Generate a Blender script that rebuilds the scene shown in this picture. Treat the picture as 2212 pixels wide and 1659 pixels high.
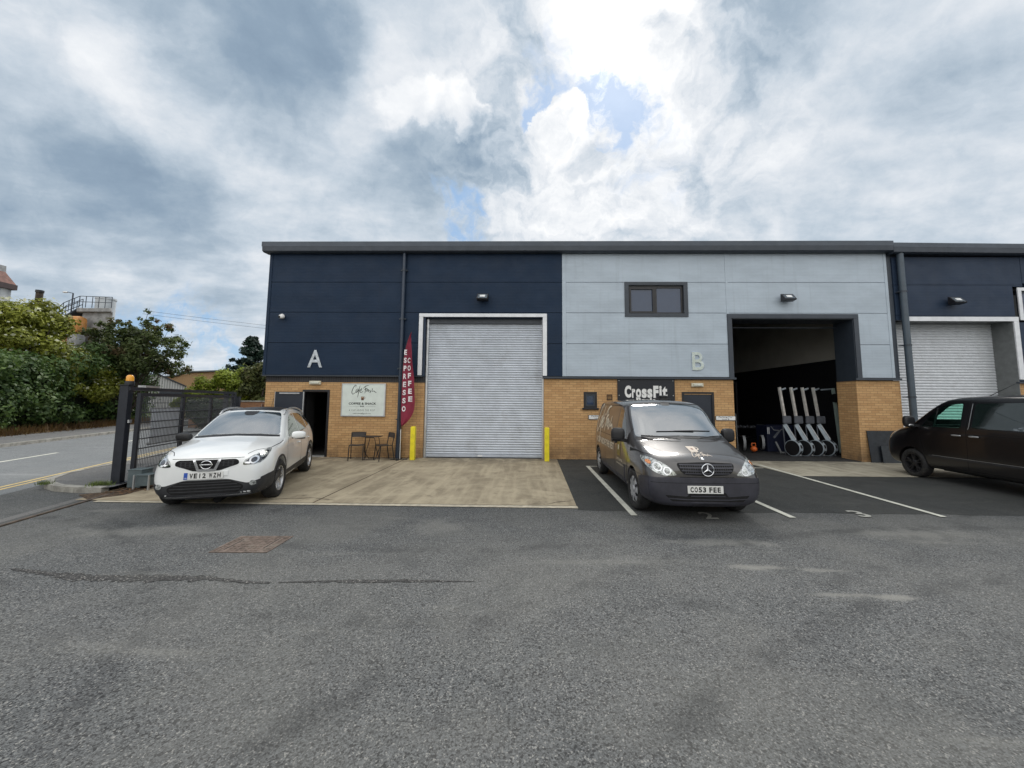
import bpy, bmesh, math, random
import numpy as np
from mathutils import Vector, Matrix
from mathutils.bvhtree import BVHTree
from mathutils.geometry import tessellate_polygon

for o in list(bpy.data.objects):
    bpy.data.objects.remove(o, do_unlink=True)
SC = bpy.context.scene
COL = SC.collection
PI = math.pi
RND = random.Random(7)

# ------------------------------------------------------------------ camera
cam_d = bpy.data.cameras.new('camera')
cam = bpy.data.objects.new('camera', cam_d)
COL.objects.link(cam)
SC.camera = cam
cam_d.sensor_width = 36.0
cam_d.lens = 827.09 / 2212 * 36.0
cam_d.shift_x = -(1122.5 - 1106) / 2212
cam_d.shift_y = -(829.5 - 792.05) / 2212
cam_d.clip_start = 0.05
cam_d.clip_end = 2000
YAW, PITCH, ROLL = 0.0192, 0.0911, 0.0065
cam.matrix_world = (Matrix.Translation((0, -12.145, 1.781)) @ Matrix.Rotation(YAW, 4, 'Z')
                    @ Matrix.Rotation(PI/2 + PITCH, 4, 'X') @ Matrix.Rotation(ROLL, 4, 'Z'))

# ------------------------------------------------------------------ exposure
SC.render.engine = 'CYCLES'
SC.view_settings.view_transform = 'Standard'
SC.view_settings.look = 'None'
SC.view_settings.gamma = 1.0
SC.view_settings.exposure = 1.0
SC.cycles.max_bounces = 8

# ------------------------------------------------------------------ node helpers
def N(nt, t, **kw):
    n = nt.nodes.new(t)
    for k, v in kw.items():
        setattr(n, k, v)
    return n

def setin(nt, sock, v):
    if v is None: return
    if hasattr(v, 'is_linked') or hasattr(v, 'links'):
        nt.links.new(v, sock)
    else:
        try: sock.default_value = v
        except Exception:
            sock.default_value = (v[0], v[1], v[2], 1.0) if len(v) == 3 else v

def M(nt, op, a, b=None, c=None, clamp=False):
    n = N(nt, 'ShaderNodeMath', operation=op, use_clamp=clamp)
    setin(nt, n.inputs[0], a); setin(nt, n.inputs[1], b)
    if c is not None: setin(nt, n.inputs[2], c)
    return n.outputs[0]

def VM(nt, op, a, b=None, scale=None):
    n = N(nt, 'ShaderNodeVectorMath', operation=op)
    setin(nt, n.inputs[0], a); setin(nt, n.inputs[1], b)
    if scale is not None: setin(nt, n.inputs['Scale'], scale)
    return n.outputs['Value'] if op in ('DOT_PRODUCT', 'LENGTH', 'DISTANCE') else n.outputs[0]

def MR(nt, v, a, b, c=0.0, d=1.0, smooth=True):
    n = N(nt, 'ShaderNodeMapRange')
    n.interpolation_type = 'SMOOTHSTEP' if smooth else 'LINEAR'
    for i, x in enumerate((v, a, b, c, d)): setin(nt, n.inputs[i], x)
    return n.outputs[0]

def MIX(nt, f, a, b, mode='MIX'):
    n = N(nt, 'ShaderNodeMix', data_type='RGBA', blend_type=mode)
    setin(nt, n.inputs[0], f)
    for s, v in ((n.inputs[6], a), (n.inputs[7], b)):
        if isinstance(v, (tuple, list)) and len(v) == 3: v = (*v, 1.0)
        setin(nt, s, v)
    return n.outputs[2]

def NOISE(nt, vec, scale, detail=4, rough=0.55, dist=0.0, out=0):
    n = N(nt, 'ShaderNodeTexNoise')
    setin(nt, n.inputs['Vector'], vec)
    n.inputs['Scale'].default_value = scale
    n.inputs['Detail'].default_value = detail
    n.inputs['Roughness'].default_value = rough
    n.inputs['Distortion'].default_value = dist
    return n.outputs[out]

def RAMP(nt, f, stops):
    n = N(nt, 'ShaderNodeValToRGB')
    setin(nt, n.inputs[0], f)
    cr = n.color_ramp
    while len(cr.elements) < len(stops): cr.elements.new(0.5)
    for e, (p, c) in zip(cr.elements, stops):
        e.position = p; e.color = (*c, 1.0) if len(c) == 3 else c
    return n.outputs[0]

# ------------------------------------------------------------------ sky + sun
SKY_L, SKY_M = 3.3, 1.7
SUN_EL, SUN_AZ = math.radians(46), math.radians(15)      # azimuth measured from +y towards +x
world = bpy.data.worlds.new('World')
SC.world = world
world.use_nodes = True
nt = world.node_tree
nt.nodes.clear()
wout = N(nt, 'ShaderNodeOutputWorld')
bg = N(nt, 'ShaderNodeBackground')
bg.inputs['Strength'].default_value = 0.1
nt.links.new(bg.outputs[0], wout.inputs[0])
sky = N(nt, 'ShaderNodeTexSky', sky_type='NISHITA')
sky.sun_disc = False
sky.sun_elevation = SUN_EL
sky.sun_rotation = SUN_AZ
sky.air_density = 1.0; sky.dust_density = 0.6; sky.ozone_density = 1.6
tc = N(nt, 'ShaderNodeTexCoord')
d0 = tc.outputs['Generated']
dn = VM(nt, 'NORMALIZE', d0)
# warp the direction a little so cloud masses have ragged outlines
nz = NOISE(nt, dn, 5.0, 7, 0.6, out=1)
nz0 = VM(nt, 'SUBTRACT', nz, (0.5, 0.5, 0.5))
dw = VM(nt, 'NORMALIZE', VM(nt, 'ADD', dn, VM(nt, 'SCALE', nz0, scale=0.20)))
nf = NOISE(nt, dn, 14.0, 8, 0.62, out=1)
dw2 = VM(nt, 'NORMALIZE', VM(nt, 'ADD', dw, VM(nt, 'SCALE', VM(nt, 'SUBTRACT', nf, (0.5, 0.5, 0.5)), scale=0.10)))
sx = N(nt, 'ShaderNodeSeparateXYZ'); nt.links.new(dn, sx.inputs[0])
# the cloud sheet lies flat overhead, so it is mapped on a plane and foreshortens to the horizon
zc = M(nt, 'ADD', M(nt, 'MAXIMUM', sx.outputs[2], 0.0), 0.22)
cx = N(nt, 'ShaderNodeCombineXYZ')
nt.links.new(M(nt, 'DIVIDE', sx.outputs[0], zc), cx.inputs[0])
nt.links.new(M(nt, 'DIVIDE', sx.outputs[1], zc), cx.inputs[1])
rotm = N(nt, 'ShaderNodeMapping'); rotm.inputs['Rotation'].default_value = (0, 0, math.radians(-38))
rotm.inputs['Scale'].default_value = (0.9, 1.35, 1); rotm.inputs['Location'].default_value = (SKY_L, SKY_M, 0)
nt.links.new(cx.outputs[0], rotm.inputs[0])
pc = rotm.outputs[0]
n1 = NOISE(nt, pc, 1.35, 9, 0.56, 0.15)
n2 = NOISE(nt, pc, 4.0, 9, 0.6, 0.1)
n3 = NOISE(nt, dw, 11.0, 9, 0.62, 0.2)
n4 = NOISE(nt, dw, 6.5, 10, 0.60, 0.15)
puff = M(nt, 'SUBTRACT', 1.0, M(nt, 'MULTIPLY', M(nt, 'ABSOLUTE', M(nt, 'SUBTRACT', n4, 0.5)), 5.0), clamp=True)   # billowed edges

def lobe(vec, direction, deg_in, deg_out, amp):
    dt = VM(nt, 'DOT_PRODUCT', vec, Vector(direction).normalized()[:])
    return MR(nt, dt, math.cos(math.radians(deg_out)), math.cos(math.radians(deg_in)), 0.0, amp)

bright = M(nt, 'MULTIPLY_ADD', M(nt, 'SUBTRACT', n1, 0.5), 0.8, 0.60)
bright = M(nt, 'MULTIPLY_ADD', M(nt, 'SUBTRACT', n2, 0.5), 0.70, bright)
# light and dark cloud masses, then unseen brightening lobes: direction, core and edge radius in degrees, strength
for dr, a, b, amp in [
    ((0.177, 0.681, 0.711), 2, 20, 0.12), ((0.19, 0.68, 0.71), 2, 10, 0.62), ((0.10, 0.71, 0.70), 1, 6, 0.20),
    ((0.009, 0.746, 0.665), 1, 9, 0.06), ((0.174, 0.863, 0.475), 4, 18, 0.10), ((0.061, 0.798, 0.60), 2, 5, 0.20),
    ((-0.153, 0.699, 0.699), 2, 11, 0.10), ((-0.262, 0.709, 0.655), 1, 8, 0.14), ((-0.356, 0.715, 0.601), 1, 8, 0.12),
    ((-0.494, 0.593, 0.636), 3, 13, -0.30), ((-0.418, 0.624, 0.660), 1, 9, -0.22),
    ((-0.751, 0.567, 0.338), 2, 15, -0.15), ((-0.666, 0.656, 0.355), 2, 10, -0.14), ((-0.646, 0.730, 0.222), 1, 6, -0.16),
    ((-0.614, 0.594, 0.519), 1, 7, 0.22), ((-0.696, 0.495, 0.520), 2, 10, 0.20), ((-0.692, 0.674, 0.258), 1, 6, 0.12), ((-0.502, 0.753, 0.427), 2, 9, 0.10),
    ((-0.219, 0.809, 0.545), 1, 6, -0.20), ((-0.085, 0.822, 0.563), 1, 6, -0.20), ((-0.285, 0.825, 0.489), 1, 6, -0.14),
    ((0.257, 0.683, 0.683), 0.5, 3.5, -0.30), ((0.235, 0.66, 0.71), 0.3, 2.5, -0.25), ((0.391, 0.656, 0.646), 1, 9, -0.26),
    ((0.60, 0.68, 0.42), 8, 42, 0.08), ((0.35, 0.85, 0.35), 5, 25, 0.08), ((-0.55, 0.75, 0.3), 5, 30, 0.04), ((0.691, 0.551, 0.469), 1, 9, -0.08),
    ((-0.1, -0.80, 0.60), 25, 80, 0.95), ((0, -0.2, 1.0), 10, 45, 0.35)]:  # last row: unseen bright sky behind and overhead, added to light the fronts
    bright = M(nt, 'ADD', bright, lobe(dw, dr, a, b, amp))
# crisp cumulus heads: noise threshold inside a lobe
cr1 = M(nt, 'ADD', lobe(dw2, (-0.180, 0.772, 0.610), 2.2, 5.0, 1.0), lobe(dw2, (-0.256, 0.753, 0.606), 1.5, 5.0, 0.8))
cr1 = M(nt, 'ADD', cr1, lobe(dw2, (-0.125, 0.790, 0.600), 1.0, 3.2, 1.0))
cr1 = M(nt, 'SUBTRACT', cr1, lobe(dw, (-0.215, 0.812, 0.543), 2.5, 6.0, 1.6))
bright = M(nt, 'ADD', bright, MR(nt, cr1, 0.10, 0.85, 0.0, 0.24))
bright = M(nt, 'MULTIPLY_ADD', M(nt, 'SUBTRACT', n3, 0.5), 0.34, bright)
pz = M(nt, 'ADD', lobe(dw, (0.15, 0.82, 0.55), 8, 26, 1.0), 0.22)
bright = M(nt, 'MULTIPLY_ADD', M(nt, 'MULTIPLY', M(nt, 'SUBTRACT', puff, 0.50), pz), 0.42, bright)
hz = MR(nt, sx.outputs[2], 0.0, 0.30, 0.12, 0.0)
bright = M(nt, 'ADD', bright, hz)
ccol = RAMP(nt, M(nt, 'MULTIPLY', bright, 0.62, clamp=True),
            [(0.0, (1.10, 1.52, 2.05)), (0.16, (1.45, 1.92, 2.46)), (0.28, (2.00, 2.46, 2.95)), (0.40, (2.82, 3.22, 3.65)),
             (0.54, (3.95, 4.15, 4.4)), (0.72, (5.1, 5.15, 5.2)), (1.0, (7.5, 7.5, 7.4))])
# gaps where the blue shows
gap = lobe(dw2, (0.150, 0.782, 0.605), 2.4, 6.5, 1.0)
gap = M(nt, 'ADD', gap, lobe(dw2, (0.02, 0.78, 0.625), 0.8, 4.0, 0.8))
gap = M(nt, 'ADD', gap, lobe(dw2, (-0.171, 0.874, 0.454), 1.5, 5.2, 1.0))
gap = M(nt, 'ADD', gap, lobe(dw2, (0.04, 0.935, 0.36), 0.4, 4.0, 0.6))
gap = M(nt, 'ADD', gap, lobe(dw2, (-0.665, 0.745, 0.075), 4.0, 9.0, 1.0))
gap = M(nt, 'ADD', gap, lobe(dw2, (0.30, 0.80, 0.52), 2.0, 9.0, 0.45))
gap = M(nt, 'ADD', gap, lobe(dw2, (0.03, 0.72, 0.69), 1.0, 5.0, 0.5))
gap = M(nt, 'SUBTRACT', gap, lobe(dw2, (0.065, 0.80, 0.595), 2.0, 4.0, 1.5))
gap = M(nt, 'MULTIPLY', gap, M(nt, 'MULTIPLY_ADD', M(nt, 'SUBTRACT', n3, 0.5), 7.0, 0.95))
gap = MR(nt, gap, 0.25, 1.45, 0.0, 0.88)
skyc = VM(nt, 'SCALE', sky.outputs[0], scale=1.0)
wc = MIX(nt, gap, ccol, MIX(nt, 0.80, skyc, (1.25, 2.15, 3.35)))
nt.links.new(wc, bg.inputs['Color'])

sun_d = bpy.data.lights.new('sun', 'SUN')
sun_d.energy = 1.3
sun_d.angle = math.radians(15)
sun_d.color = (1.0, 0.96, 0.90)
sun = bpy.data.objects.new('sun', sun_d)
COL.objects.link(sun)
sdir = Vector((math.cos(SUN_EL)*math.sin(SUN_AZ), math.cos(SUN_EL)*math.cos(SUN_AZ), math.sin(SUN_EL)))
sun.rotation_euler = sdir.to_track_quat('Z', 'Y').to_euler()
sun.location = (3, 20, 30)

# ------------------------------------------------------------------ materials
MATS = {}
def new_mat(name):
    m = bpy.data.materials.new(name)
    m.use_nodes = True
    nt = m.node_tree
    b = nt.nodes['Principled BSDF']
    MATS[name] = m
    return m, nt, b

def mat(name, col, rough=0.5, metal=0.0, var=0.08, vscale=6.0, bump=0.0, bscale=60.0, coat=0.0, dirt=None, spec=None, emit=None):
    """plain procedural material: base colour with soft noise variation, optional bump, clear coat and dirt"""
    m, nt, b = new_mat(name)
    tc = N(nt, 'ShaderNodeTexCoord').outputs['Object']
    n = NOISE(nt, tc, vscale, 5, 0.6)
    dark = tuple(c*(1-var*1.6) for c in col); lite = tuple(min(1, c*(1+var*1.6)) for c in col)
    c = MIX(nt, MR(nt, n, 0.3, 0.7), dark, lite)
    if dirt:
        dn = NOISE(nt, tc, dirt[1], 7, 0.7)
        c = MIX(nt, MR(nt, dn, 0.52, 0.72, 0, dirt[2]), c, dirt[0])
    nt.links.new(c, b.inputs['Base Color'])
    rn = MR(nt, NOISE(nt, tc, vscale*2.3, 4), 0.3, 0.7, max(0, rough-0.06), min(1, rough+0.08))
    nt.links.new(rn, b.inputs['Roughness'])
    b.inputs['Metallic'].default_value = metal
    if coat:
        b.inputs['Coat Weight'].default_value = coat
        b.inputs['Coat Roughness'].default_value = 0.03
    if spec is not None: b.inputs['Specular IOR Level'].default_value = spec
    if bump:
        bn = N(nt, 'ShaderNodeBump'); bn.inputs['Strength'].default_value = bump; bn.inputs['Distance'].default_value = 0.004
        nt.links.new(NOISE(nt, tc, bscale, 5, 0.6), bn.inputs['Height'])
        nt.links.new(bn.outputs[0], b.inputs['Normal'])
    if emit:
        b.inputs['Emission Color'].default_value = (*emit[0], 1); b.inputs['Emission Strength'].default_value = emit[1]
    return m

def brick_mat(name, c1, c2, mortar, bw=0.225, bh=0.075, soldier=False):
    m, nt, b = new_mat(name)
    g = N(nt, 'ShaderNodeNewGeometry')
    s = N(nt, 'ShaderNodeSeparateXYZ'); nt.links.new(g.outputs['Position'], s.inputs[0])
    cb = N(nt, 'ShaderNodeCombineXYZ')
    u = M(nt, 'ADD', s.outputs[0], s.outputs[1])
    nt.links.new(u, cb.inputs[0]); nt.links.new(s.outputs[2], cb.inputs[1])
    br = N(nt, 'ShaderNodeTexBrick')
    nt.links.new(cb.outputs[0], br.inputs['Vector'])
    br.offset = 0.0 if soldier else 0.5
    br.inputs['Scale'].default_value = 1.0
    br.inputs['Brick Width'].default_value = bw
    br.inputs['Row Height'].default_value = bh
    br.inputs['Mortar Size'].default_value = 0.0055
    br.inputs['Mortar Smooth'].default_value = 0.25
    br.inputs['Bias'].default_value = -0.1
    br.inputs['Color1'].default_value = (*c1, 1); br.inputs['Color2'].default_value = (*c2, 1)
    br.inputs['Mortar'].default_value = (*mortar, 1)
    big = NOISE(nt, g.outputs['Position'], 0.9, 6, 0.65)
    small = NOISE(nt, g.outputs['Position'], 30, 4, 0.6)
    c = MIX(nt, MR(nt, small, 0.3, 0.75, 0.0, 0.35), br.outputs['Color'], tuple(x*0.62 for x in c1))
    c = MIX(nt, MR(nt, big, 0.45, 0.72, 0.0, 0.30), c, tuple(x*0.55 for x in c2))
    # splash staining near the ground
    low = M(nt, 'MULTIPLY', MR(nt, s.outputs[2], 0.75, 0.0, 0.0, 0.75), MR(nt, NOISE(nt, g.outputs['Position'], 2.2, 6, 0.7), 0.34, 0.66))
    c = MIX(nt, low, c, (0.16, 0.105, 0.06))
    nt.links.new(c, b.inputs['Base Color'])
    b.inputs['Roughness'].default_value = 0.9
    bn = N(nt, 'ShaderNodeBump'); bn.inputs['Strength'].default_value = 0.6; bn.inputs['Distance'].default_value = 0.006
    h = M(nt, 'MULTIPLY_ADD', br.outputs['Fac'], -1.0, M(nt, 'MULTIPLY', small, 0.5))
    nt.links.new(h, bn.inputs['Height']); nt.links.new(bn.outputs[0], b.inputs['Normal'])
    return m

def asphalt_mat(name, base, stone, pit, grain=95.0, stain=0.35, tint=(0.15, 0.14, 0.12), dust=(), tracks=()):
    m, nt, b = new_mat(name)
    pos = N(nt, 'ShaderNodeNewGeometry').outputs['Position']
    v = N(nt, 'ShaderNodeTexVoronoi'); v.inputs['Scale'].default_value = grain
    nt.links.new(VM(nt, 'ADD', pos, VM(nt, 'SCALE', NOISE(nt, pos, 60, 2, 0.5, out=1), scale=0.012)), v.inputs['Vector'])
    sc = N(nt, 'ShaderNodeSeparateColor'); nt.links.new(v.outputs['Color'], sc.inputs[0])
    v2 = N(nt, 'ShaderNodeTexVoronoi'); v2.inputs['Scale'].default_value = grain*0.72
    nt.links.new(pos, v2.inputs['Vector'])
    sc2 = N(nt, 'ShaderNodeSeparateColor'); nt.links.new(v2.outputs['Color'], sc2.inputs[0])
    grit = NOISE(nt, pos, grain*0.8, 6, 0.75)
    c = MIX(nt, MR(nt, grit, 0.36, 0.60), pit, base)
    c = MIX(nt, MR(nt, sc.outputs[0], 0.35, 1.0, 0.0, 0.9), c, tuple(x*1.45 for x in base))
    c = MIX(nt, MR(nt, sc.outputs[1], 0.88, 0.98, 0.0, 0.8), c, stone)
    c = MIX(nt, MR(nt, sc2.outputs[0], 0.76, 0.90, 0.0, 0.9), c, pit)
    big = NOISE(nt, pos, 0.42, 6, 0.62, 0.6)
    mid = NOISE(nt, pos, 1.9, 7, 0.66, 0.4)
    c = MIX(nt, MR(nt, big, 0.36, 0.66, 0.0, stain), c, tuple(x*1.22 for x in tint), 'MIX')
    c = MIX(nt, MR(nt, mid, 0.50, 0.74, 0.0, stain*1.1), c, tuple(x*0.62 for x in base))
    c = MIX(nt, MR(nt, NOISE(nt, VM(nt, 'MULTIPLY', pos, (0.25, 1.6, 1.0)), 1.1, 5, 0.6), 0.58, 0.72, 0.0, 0.30), c, tuple(min(1, x*1.8) for x in tint))
    for (cx_, cy_, R_t, w_, st_) in tracks:      # dark arcs rubbed by turning tyres
        dd = VM(nt, 'LENGTH', VM(nt, 'MULTIPLY', VM(nt, 'SUBTRACT', pos, (cx_, cy_, 0)), (1, 1, 0)))
        dd = M(nt, 'ABSOLUTE', M(nt, 'SUBTRACT', dd, R_t))
        f_ = M(nt, 'MULTIPLY', MR(nt, dd, w_*1.6, w_*0.3, 0.0, st_*2), MR(nt, mid, 0.38, 0.62))
        c = MIX(nt, f_, c, pit)
    oil = M(nt, 'MULTIPLY', MR(nt, NOISE(nt, pos, 1.15, 2, 0.4), 0.68, 0.80), MR(nt, NOISE(nt, pos, 7, 4, 0.6), 0.35, 0.6, 0.3, 0.75))
    c = MIX(nt, oil, c, tuple(x*0.35 for x in base))
    for (px_, py_, rx, ry, st_) in dust:      # pale dust that has settled in shallow hollows
        dd = VM(nt, 'LENGTH', VM(nt, 'MULTIPLY', VM(nt, 'SUBTRACT', pos, (px_, py_, 0)), (1/rx, 1/ry, 0)))
        dd = M(nt, 'MULTIPLY_ADD', M(nt, 'SUBTRACT', mid, 0.5), 2.2, dd)
        c = MIX(nt, MR(nt, dd, 1.0, 0.15, 0.0, st_), c, tuple(min(1, x*1.75) for x in tint))
    nt.links.new(c, b.inputs['Base Color'])
    nt.links.new(MR(nt, mid, 0.3, 0.7, 0.78, 0.93), b.inputs['Roughness'])
    b.inputs['Specular IOR Level'].default_value = 0.35
    bn = N(nt, 'ShaderNodeBump'); bn.inputs['Strength'].default_value = 0.55; bn.inputs['Distance'].default_value = 0.006
    nt.links.new(M(nt, 'ADD', M(nt, 'MULTIPLY', v.outputs['Distance'], -0.6), grit), bn.inputs['Height'])
    nt.links.new(bn.outputs[0], b.inputs['Normal'])
    return m

def concrete_mat(name, base, dark, seam=None):
    m, nt, b = new_mat(name)
    pos = N(nt, 'ShaderNodeNewGeometry').outputs['Position']
    n = NOISE(nt, pos, 1.3, 8, 0.68, 0.8)
    st = NOISE(nt, VM(nt, 'MULTIPLY', pos, (3.2, 0.35, 1)), 1.6, 6, 0.6, 0.3)      # streaks along the slope
    fine = NOISE(nt, pos, 85, 4, 0.7)
    c = MIX(nt, MR(nt, n, 0.36, 0.66), dark, base)
    c = MIX(nt, MR(nt, st, 0.42, 0.68, 0, 0.55), c, tuple(x*1.22 for x in base))
    c = MIX(nt, MR(nt, NOISE(nt, pos, 2.6, 8, 0.72, 0.5), 0.56, 0.72, 0, 0.75), c, tuple(x*0.52 for x in dark))
    c = MIX(nt, MR(nt, fine, 0.45, 0.75, 0, 0.30), c, tuple(x*0.6 for x in dark))
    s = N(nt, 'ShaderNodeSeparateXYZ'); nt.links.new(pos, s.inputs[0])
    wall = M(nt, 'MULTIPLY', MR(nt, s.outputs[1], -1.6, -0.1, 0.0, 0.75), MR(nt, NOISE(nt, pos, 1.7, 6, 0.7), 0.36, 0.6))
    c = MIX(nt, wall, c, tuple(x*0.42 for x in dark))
    nt.links.new(c, b.inputs['Base Color'])
    b.inputs['Roughness'].default_value = 0.9
    bn = N(nt, 'ShaderNodeBump'); bn.inputs['Strength'].default_value = 0.3; bn.inputs['Distance'].default_value = 0.005
    nt.links.new(fine, bn.inputs['Height']); nt.links.new(bn.outputs[0], b.inputs['Normal'])
    return m

def paint_mark_mat(name, col, under):
    """worn thermoplastic line paint: chips let the surface below show"""
    m, nt, b = new_mat(name)
    pos = N(nt, 'ShaderNodeNewGeometry').outputs['Position']
    w = MR(nt, NOISE(nt, pos, 26, 8, 0.75), 0.57, 0.66)
    c = MIX(nt, w, MIX(nt, MR(nt, NOISE(nt, pos, 4, 5), 0.3, 0.7), tuple(x*0.8 for x in col), col), under)
    nt.links.new(c, b.inputs['Base Color']); b.inputs['Roughness'].default_value = 0.75
    return m

def panel_mat(name, col, rough=0.42, metal=0.0, rib=True, coat=0.0):
    """coated steel cladding: micro-ribs and faint oil-canning"""
    m, nt, b = new_mat(name)
    pos = N(nt, 'ShaderNodeNewGeometry').outputs['Position']
    c = MIX(nt, MR(nt, NOISE(nt, VM(nt, 'MULTIPLY', pos, (0.5, 0.5, 1.6)), 1.2, 6, 0.65), 0.3, 0.7), tuple(x*0.90 for x in col), tuple(x*1.08 for x in col))
    stk = NOISE(nt, VM(nt, 'MULTIPLY', pos, (9, 9, 0.45)), 1.0, 6, 0.6)      # rain streaks
    c = MIX(nt, MR(nt, stk, 0.52, 0.76, 0, 0.28), c, tuple(x*0.6+0.01 for x in col))
    nt.links.new(c, b.inputs['Base Color'])
    nt.links.new(MR(nt, NOISE(nt, pos, 2.0, 5), 0.3, 0.7, rough-0.05, rough+0.1), b.inputs['Roughness'])
    b.inputs['Metallic'].default_value = metal
    s = N(nt, 'ShaderNodeSeparateXYZ'); nt.links.new(pos, s.inputs[0])
    h = M(nt, 'MULTIPLY', NOISE(nt, pos, 1.4, 3), 2.6)
    if rib: h = M(nt, 'MULTIPLY_ADD', M(nt, 'SINE', M(nt, 'MULTIPLY', s.outputs[2], 2*PI/0.05)), 0.10, h)
    bn = N(nt, 'ShaderNodeBump'); bn.inputs['Strength'].default_value = 0.6; bn.inputs['Distance'].default_value = 0.01
    nt.links.new(h, bn.inputs['Height']); nt.links.new(bn.outputs[0], b.inputs['Normal'])
    return m

# ------------------------------------------------------------------ mesh builder
class MB:
    def __init__(s): s.v = []; s.f = []; s.fm = []
    def add(s, vs, fs, mi=0):
        o = len(s.v); s.v += [tuple(v) for v in vs]; s.f += [tuple(i+o for i in f) for f in fs]; s.fm += [mi]*len(fs); return s
    def box(s, x0, x1, y0, y1, z0, z1, mi=0):
        if x0 > x1: x0, x1 = x1, x0
        if y0 > y1: y0, y1 = y1, y0
        if z0 > z1: z0, z1 = z1, z0
        vs = [(x, y, z) for z in (z0, z1) for y in (y0, y1) for x in (x0, x1)]
        return s.add(vs, [(0, 2, 3, 1), (4, 5, 7, 6), (0, 1, 5, 4), (2, 6, 7, 3), (0, 4, 6, 2), (1, 3, 7, 5)], mi)
    def bbox(s, x0, x1, y0, y1, z0, z1, r=0.01, mi=0):
        """box with chamfered edges along all sides (bevelled via bmesh)"""
        bm = bmesh.new(); bmesh.ops.create_cube(bm, size=1)
        for v in bm.verts: v.co = Vector(((x0+x1)/2 + v.co.x*(x1-x0), (y0+y1)/2 + v.co.y*(y1-y0), (z0+z1)/2 + v.co.z*(z1-z0)))
        bmesh.ops.bevel(bm, geom=list(bm.edges), offset=r, segments=2, affect='EDGES', profile=0.5)
        return s.bm(bm, mi)
    def obox(s, p0, p1, w, h, up=(0, 0, 1), mi=0):
        p0, p1 = Vector(p0), Vector(p1); d = (p1-p0).normalized(); up = Vector(up)
        if abs(d.dot(up)) > 0.98: up = Vector((0, 1, 0))
        a = d.cross(up).normalized()*w/2; b = d.cross(a).normalized()*h/2
        vs = [p+sa*a+sb*b for p in (p0, p1) for sb in (-1, 1) for sa in (-1, 1)]
        return s.add(vs, [(0, 1, 3, 2), (4, 6, 7, 5), (0, 4, 5, 1), (2, 3, 7, 6), (0, 2, 6, 4), (1, 5, 7, 3)], mi)
    def tube(s, pts, r, n=10, mi=0, cap=True):
        pts = [Vector(p) for p in pts]; k = len(pts); rs = r if isinstance(r, (list, tuple)) else [r]*k
        ref = None; rings = []
        for i, p in enumerate(pts):
            d = (pts[min(i+1, k-1)]-pts[max(i-1, 0)]).normalized()
            if ref is None:
                ref = Vector((0, 0, 1)) if abs(d.z) < 0.9 else Vector((1, 0, 0))
            a = d.cross(ref).normalized(); b = a.cross(d).normalized(); ref = b
            rings.append([p + rs[i]*(math.cos(t)*a + math.sin(t)*b) for t in [2*PI*j/n for j in range(n)]])
        vs = [v for r_ in rings for v in r_]; fs = []
        for i in range(k-1):
            for j in range(n):
                fs.append((i*n+j, i*n+(j+1) % n, (i+1)*n+(j+1) % n, (i+1)*n+j))
        if cap: fs.append(tuple(range(n-1, -1, -1))); fs.append(tuple((k-1)*n+j for j in range(n)))
        return s.add(vs, fs, mi)
    def lathe(s, prof, axis_o, axis_d, n=32, mi=0):
        """prof: (radius, along) pairs turned round axis"""
        o = Vector(axis_o); d = Vector(axis_d).normalized()
        a = d.orthogonal().normalized(); b = d.cross(a)
        vs = []; fs = []
        for r, h in prof:
            for j in range(n):
                t = 2*PI*j/n; vs.append(o + d*h + r*(math.cos(t)*a+math.sin(t)*b))
        for i in range(len(prof)-1):
            for j in range(n): fs.append((i*n+j, i*n+(j+1) % n, (i+1)*n+(j+1) % n, (i+1)*n+j))
        return s.add(vs, fs, mi)
    def prism(s, poly, f0, f1, mi=0):
        """poly: 2D points, f0/f1 map a 2D point to 3D on the two faces"""
        n = len(poly); vs = [f0(*p) for p in poly] + [f1(*p) for p in poly]
        tris = tessellate_polygon([[Vector((p[0], p[1], 0)) for p in poly]])
        fs = [tuple(t) for t in tris] + [tuple(i+n for i in reversed(t)) for t in tris]
        fs += [(i, (i+1) % n, (i+1) % n+n, i+n) for i in range(n)]
        return s.add(vs, fs, mi)
    def bm(s, bm, mi=0):
        bm.verts.ensure_lookup_table(); bm.verts.index_update()
        s.add([v.co[:] for v in bm.verts], [tuple(v.index for v in f.verts) for f in bm.faces], mi); bm.free(); return s
    def build(s, name, mats, parent=None, smooth=None, local=False, fix=True):
        me = bpy.data.meshes.new(name)
        off = Vector((0, 0, 0))
        if parent is not None and not local:
            p = parent
            while p is not None: off += Vector(p.location); p = p.parent
        me.from_pydata([(v[0]-off.x, v[1]-off.y, v[2]-off.z) for v in s.v], [], s.f)
        if not isinstance(mats, (list, tuple)): mats = [mats]
        for m in mats: me.materials.append(m)
        if len(mats) > 1: me.polygons.foreach_set('material_index', s.fm)
        me.update()
        if fix:
            bm = bmesh.new(); bm.from_mesh(me); bmesh.ops.recalc_face_normals(bm, faces=bm.faces); bm.to_mesh(me); bm.free()
        if smooth is not None:
            me.polygons.foreach_set('use_smooth', [True]*len(me.polygons))
            if smooth < 180: me.set_sharp_from_angle(angle=math.radians(smooth))
        o = bpy.data.objects.new(name, me)
        COL.objects.link(o)
        if parent is not None: o.parent = parent
        return o

def tag(o, label=None, cat=None, group=None, kind=None):
    if label: o['label'] = label
    if cat: o['category'] = cat
    if group: o['group'] = group
    if kind: o['kind'] = kind
    return o

def thing(name, loc, label, cat, rz=0.0, group=None):
    o = bpy.data.objects.new(name, None)
    o.empty_display_size = 0.2
    COL.objects.link(o)
    o.location = loc; o.rotation_euler = (0, 0, rz)
    return tag(o, label, cat, group)

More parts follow.
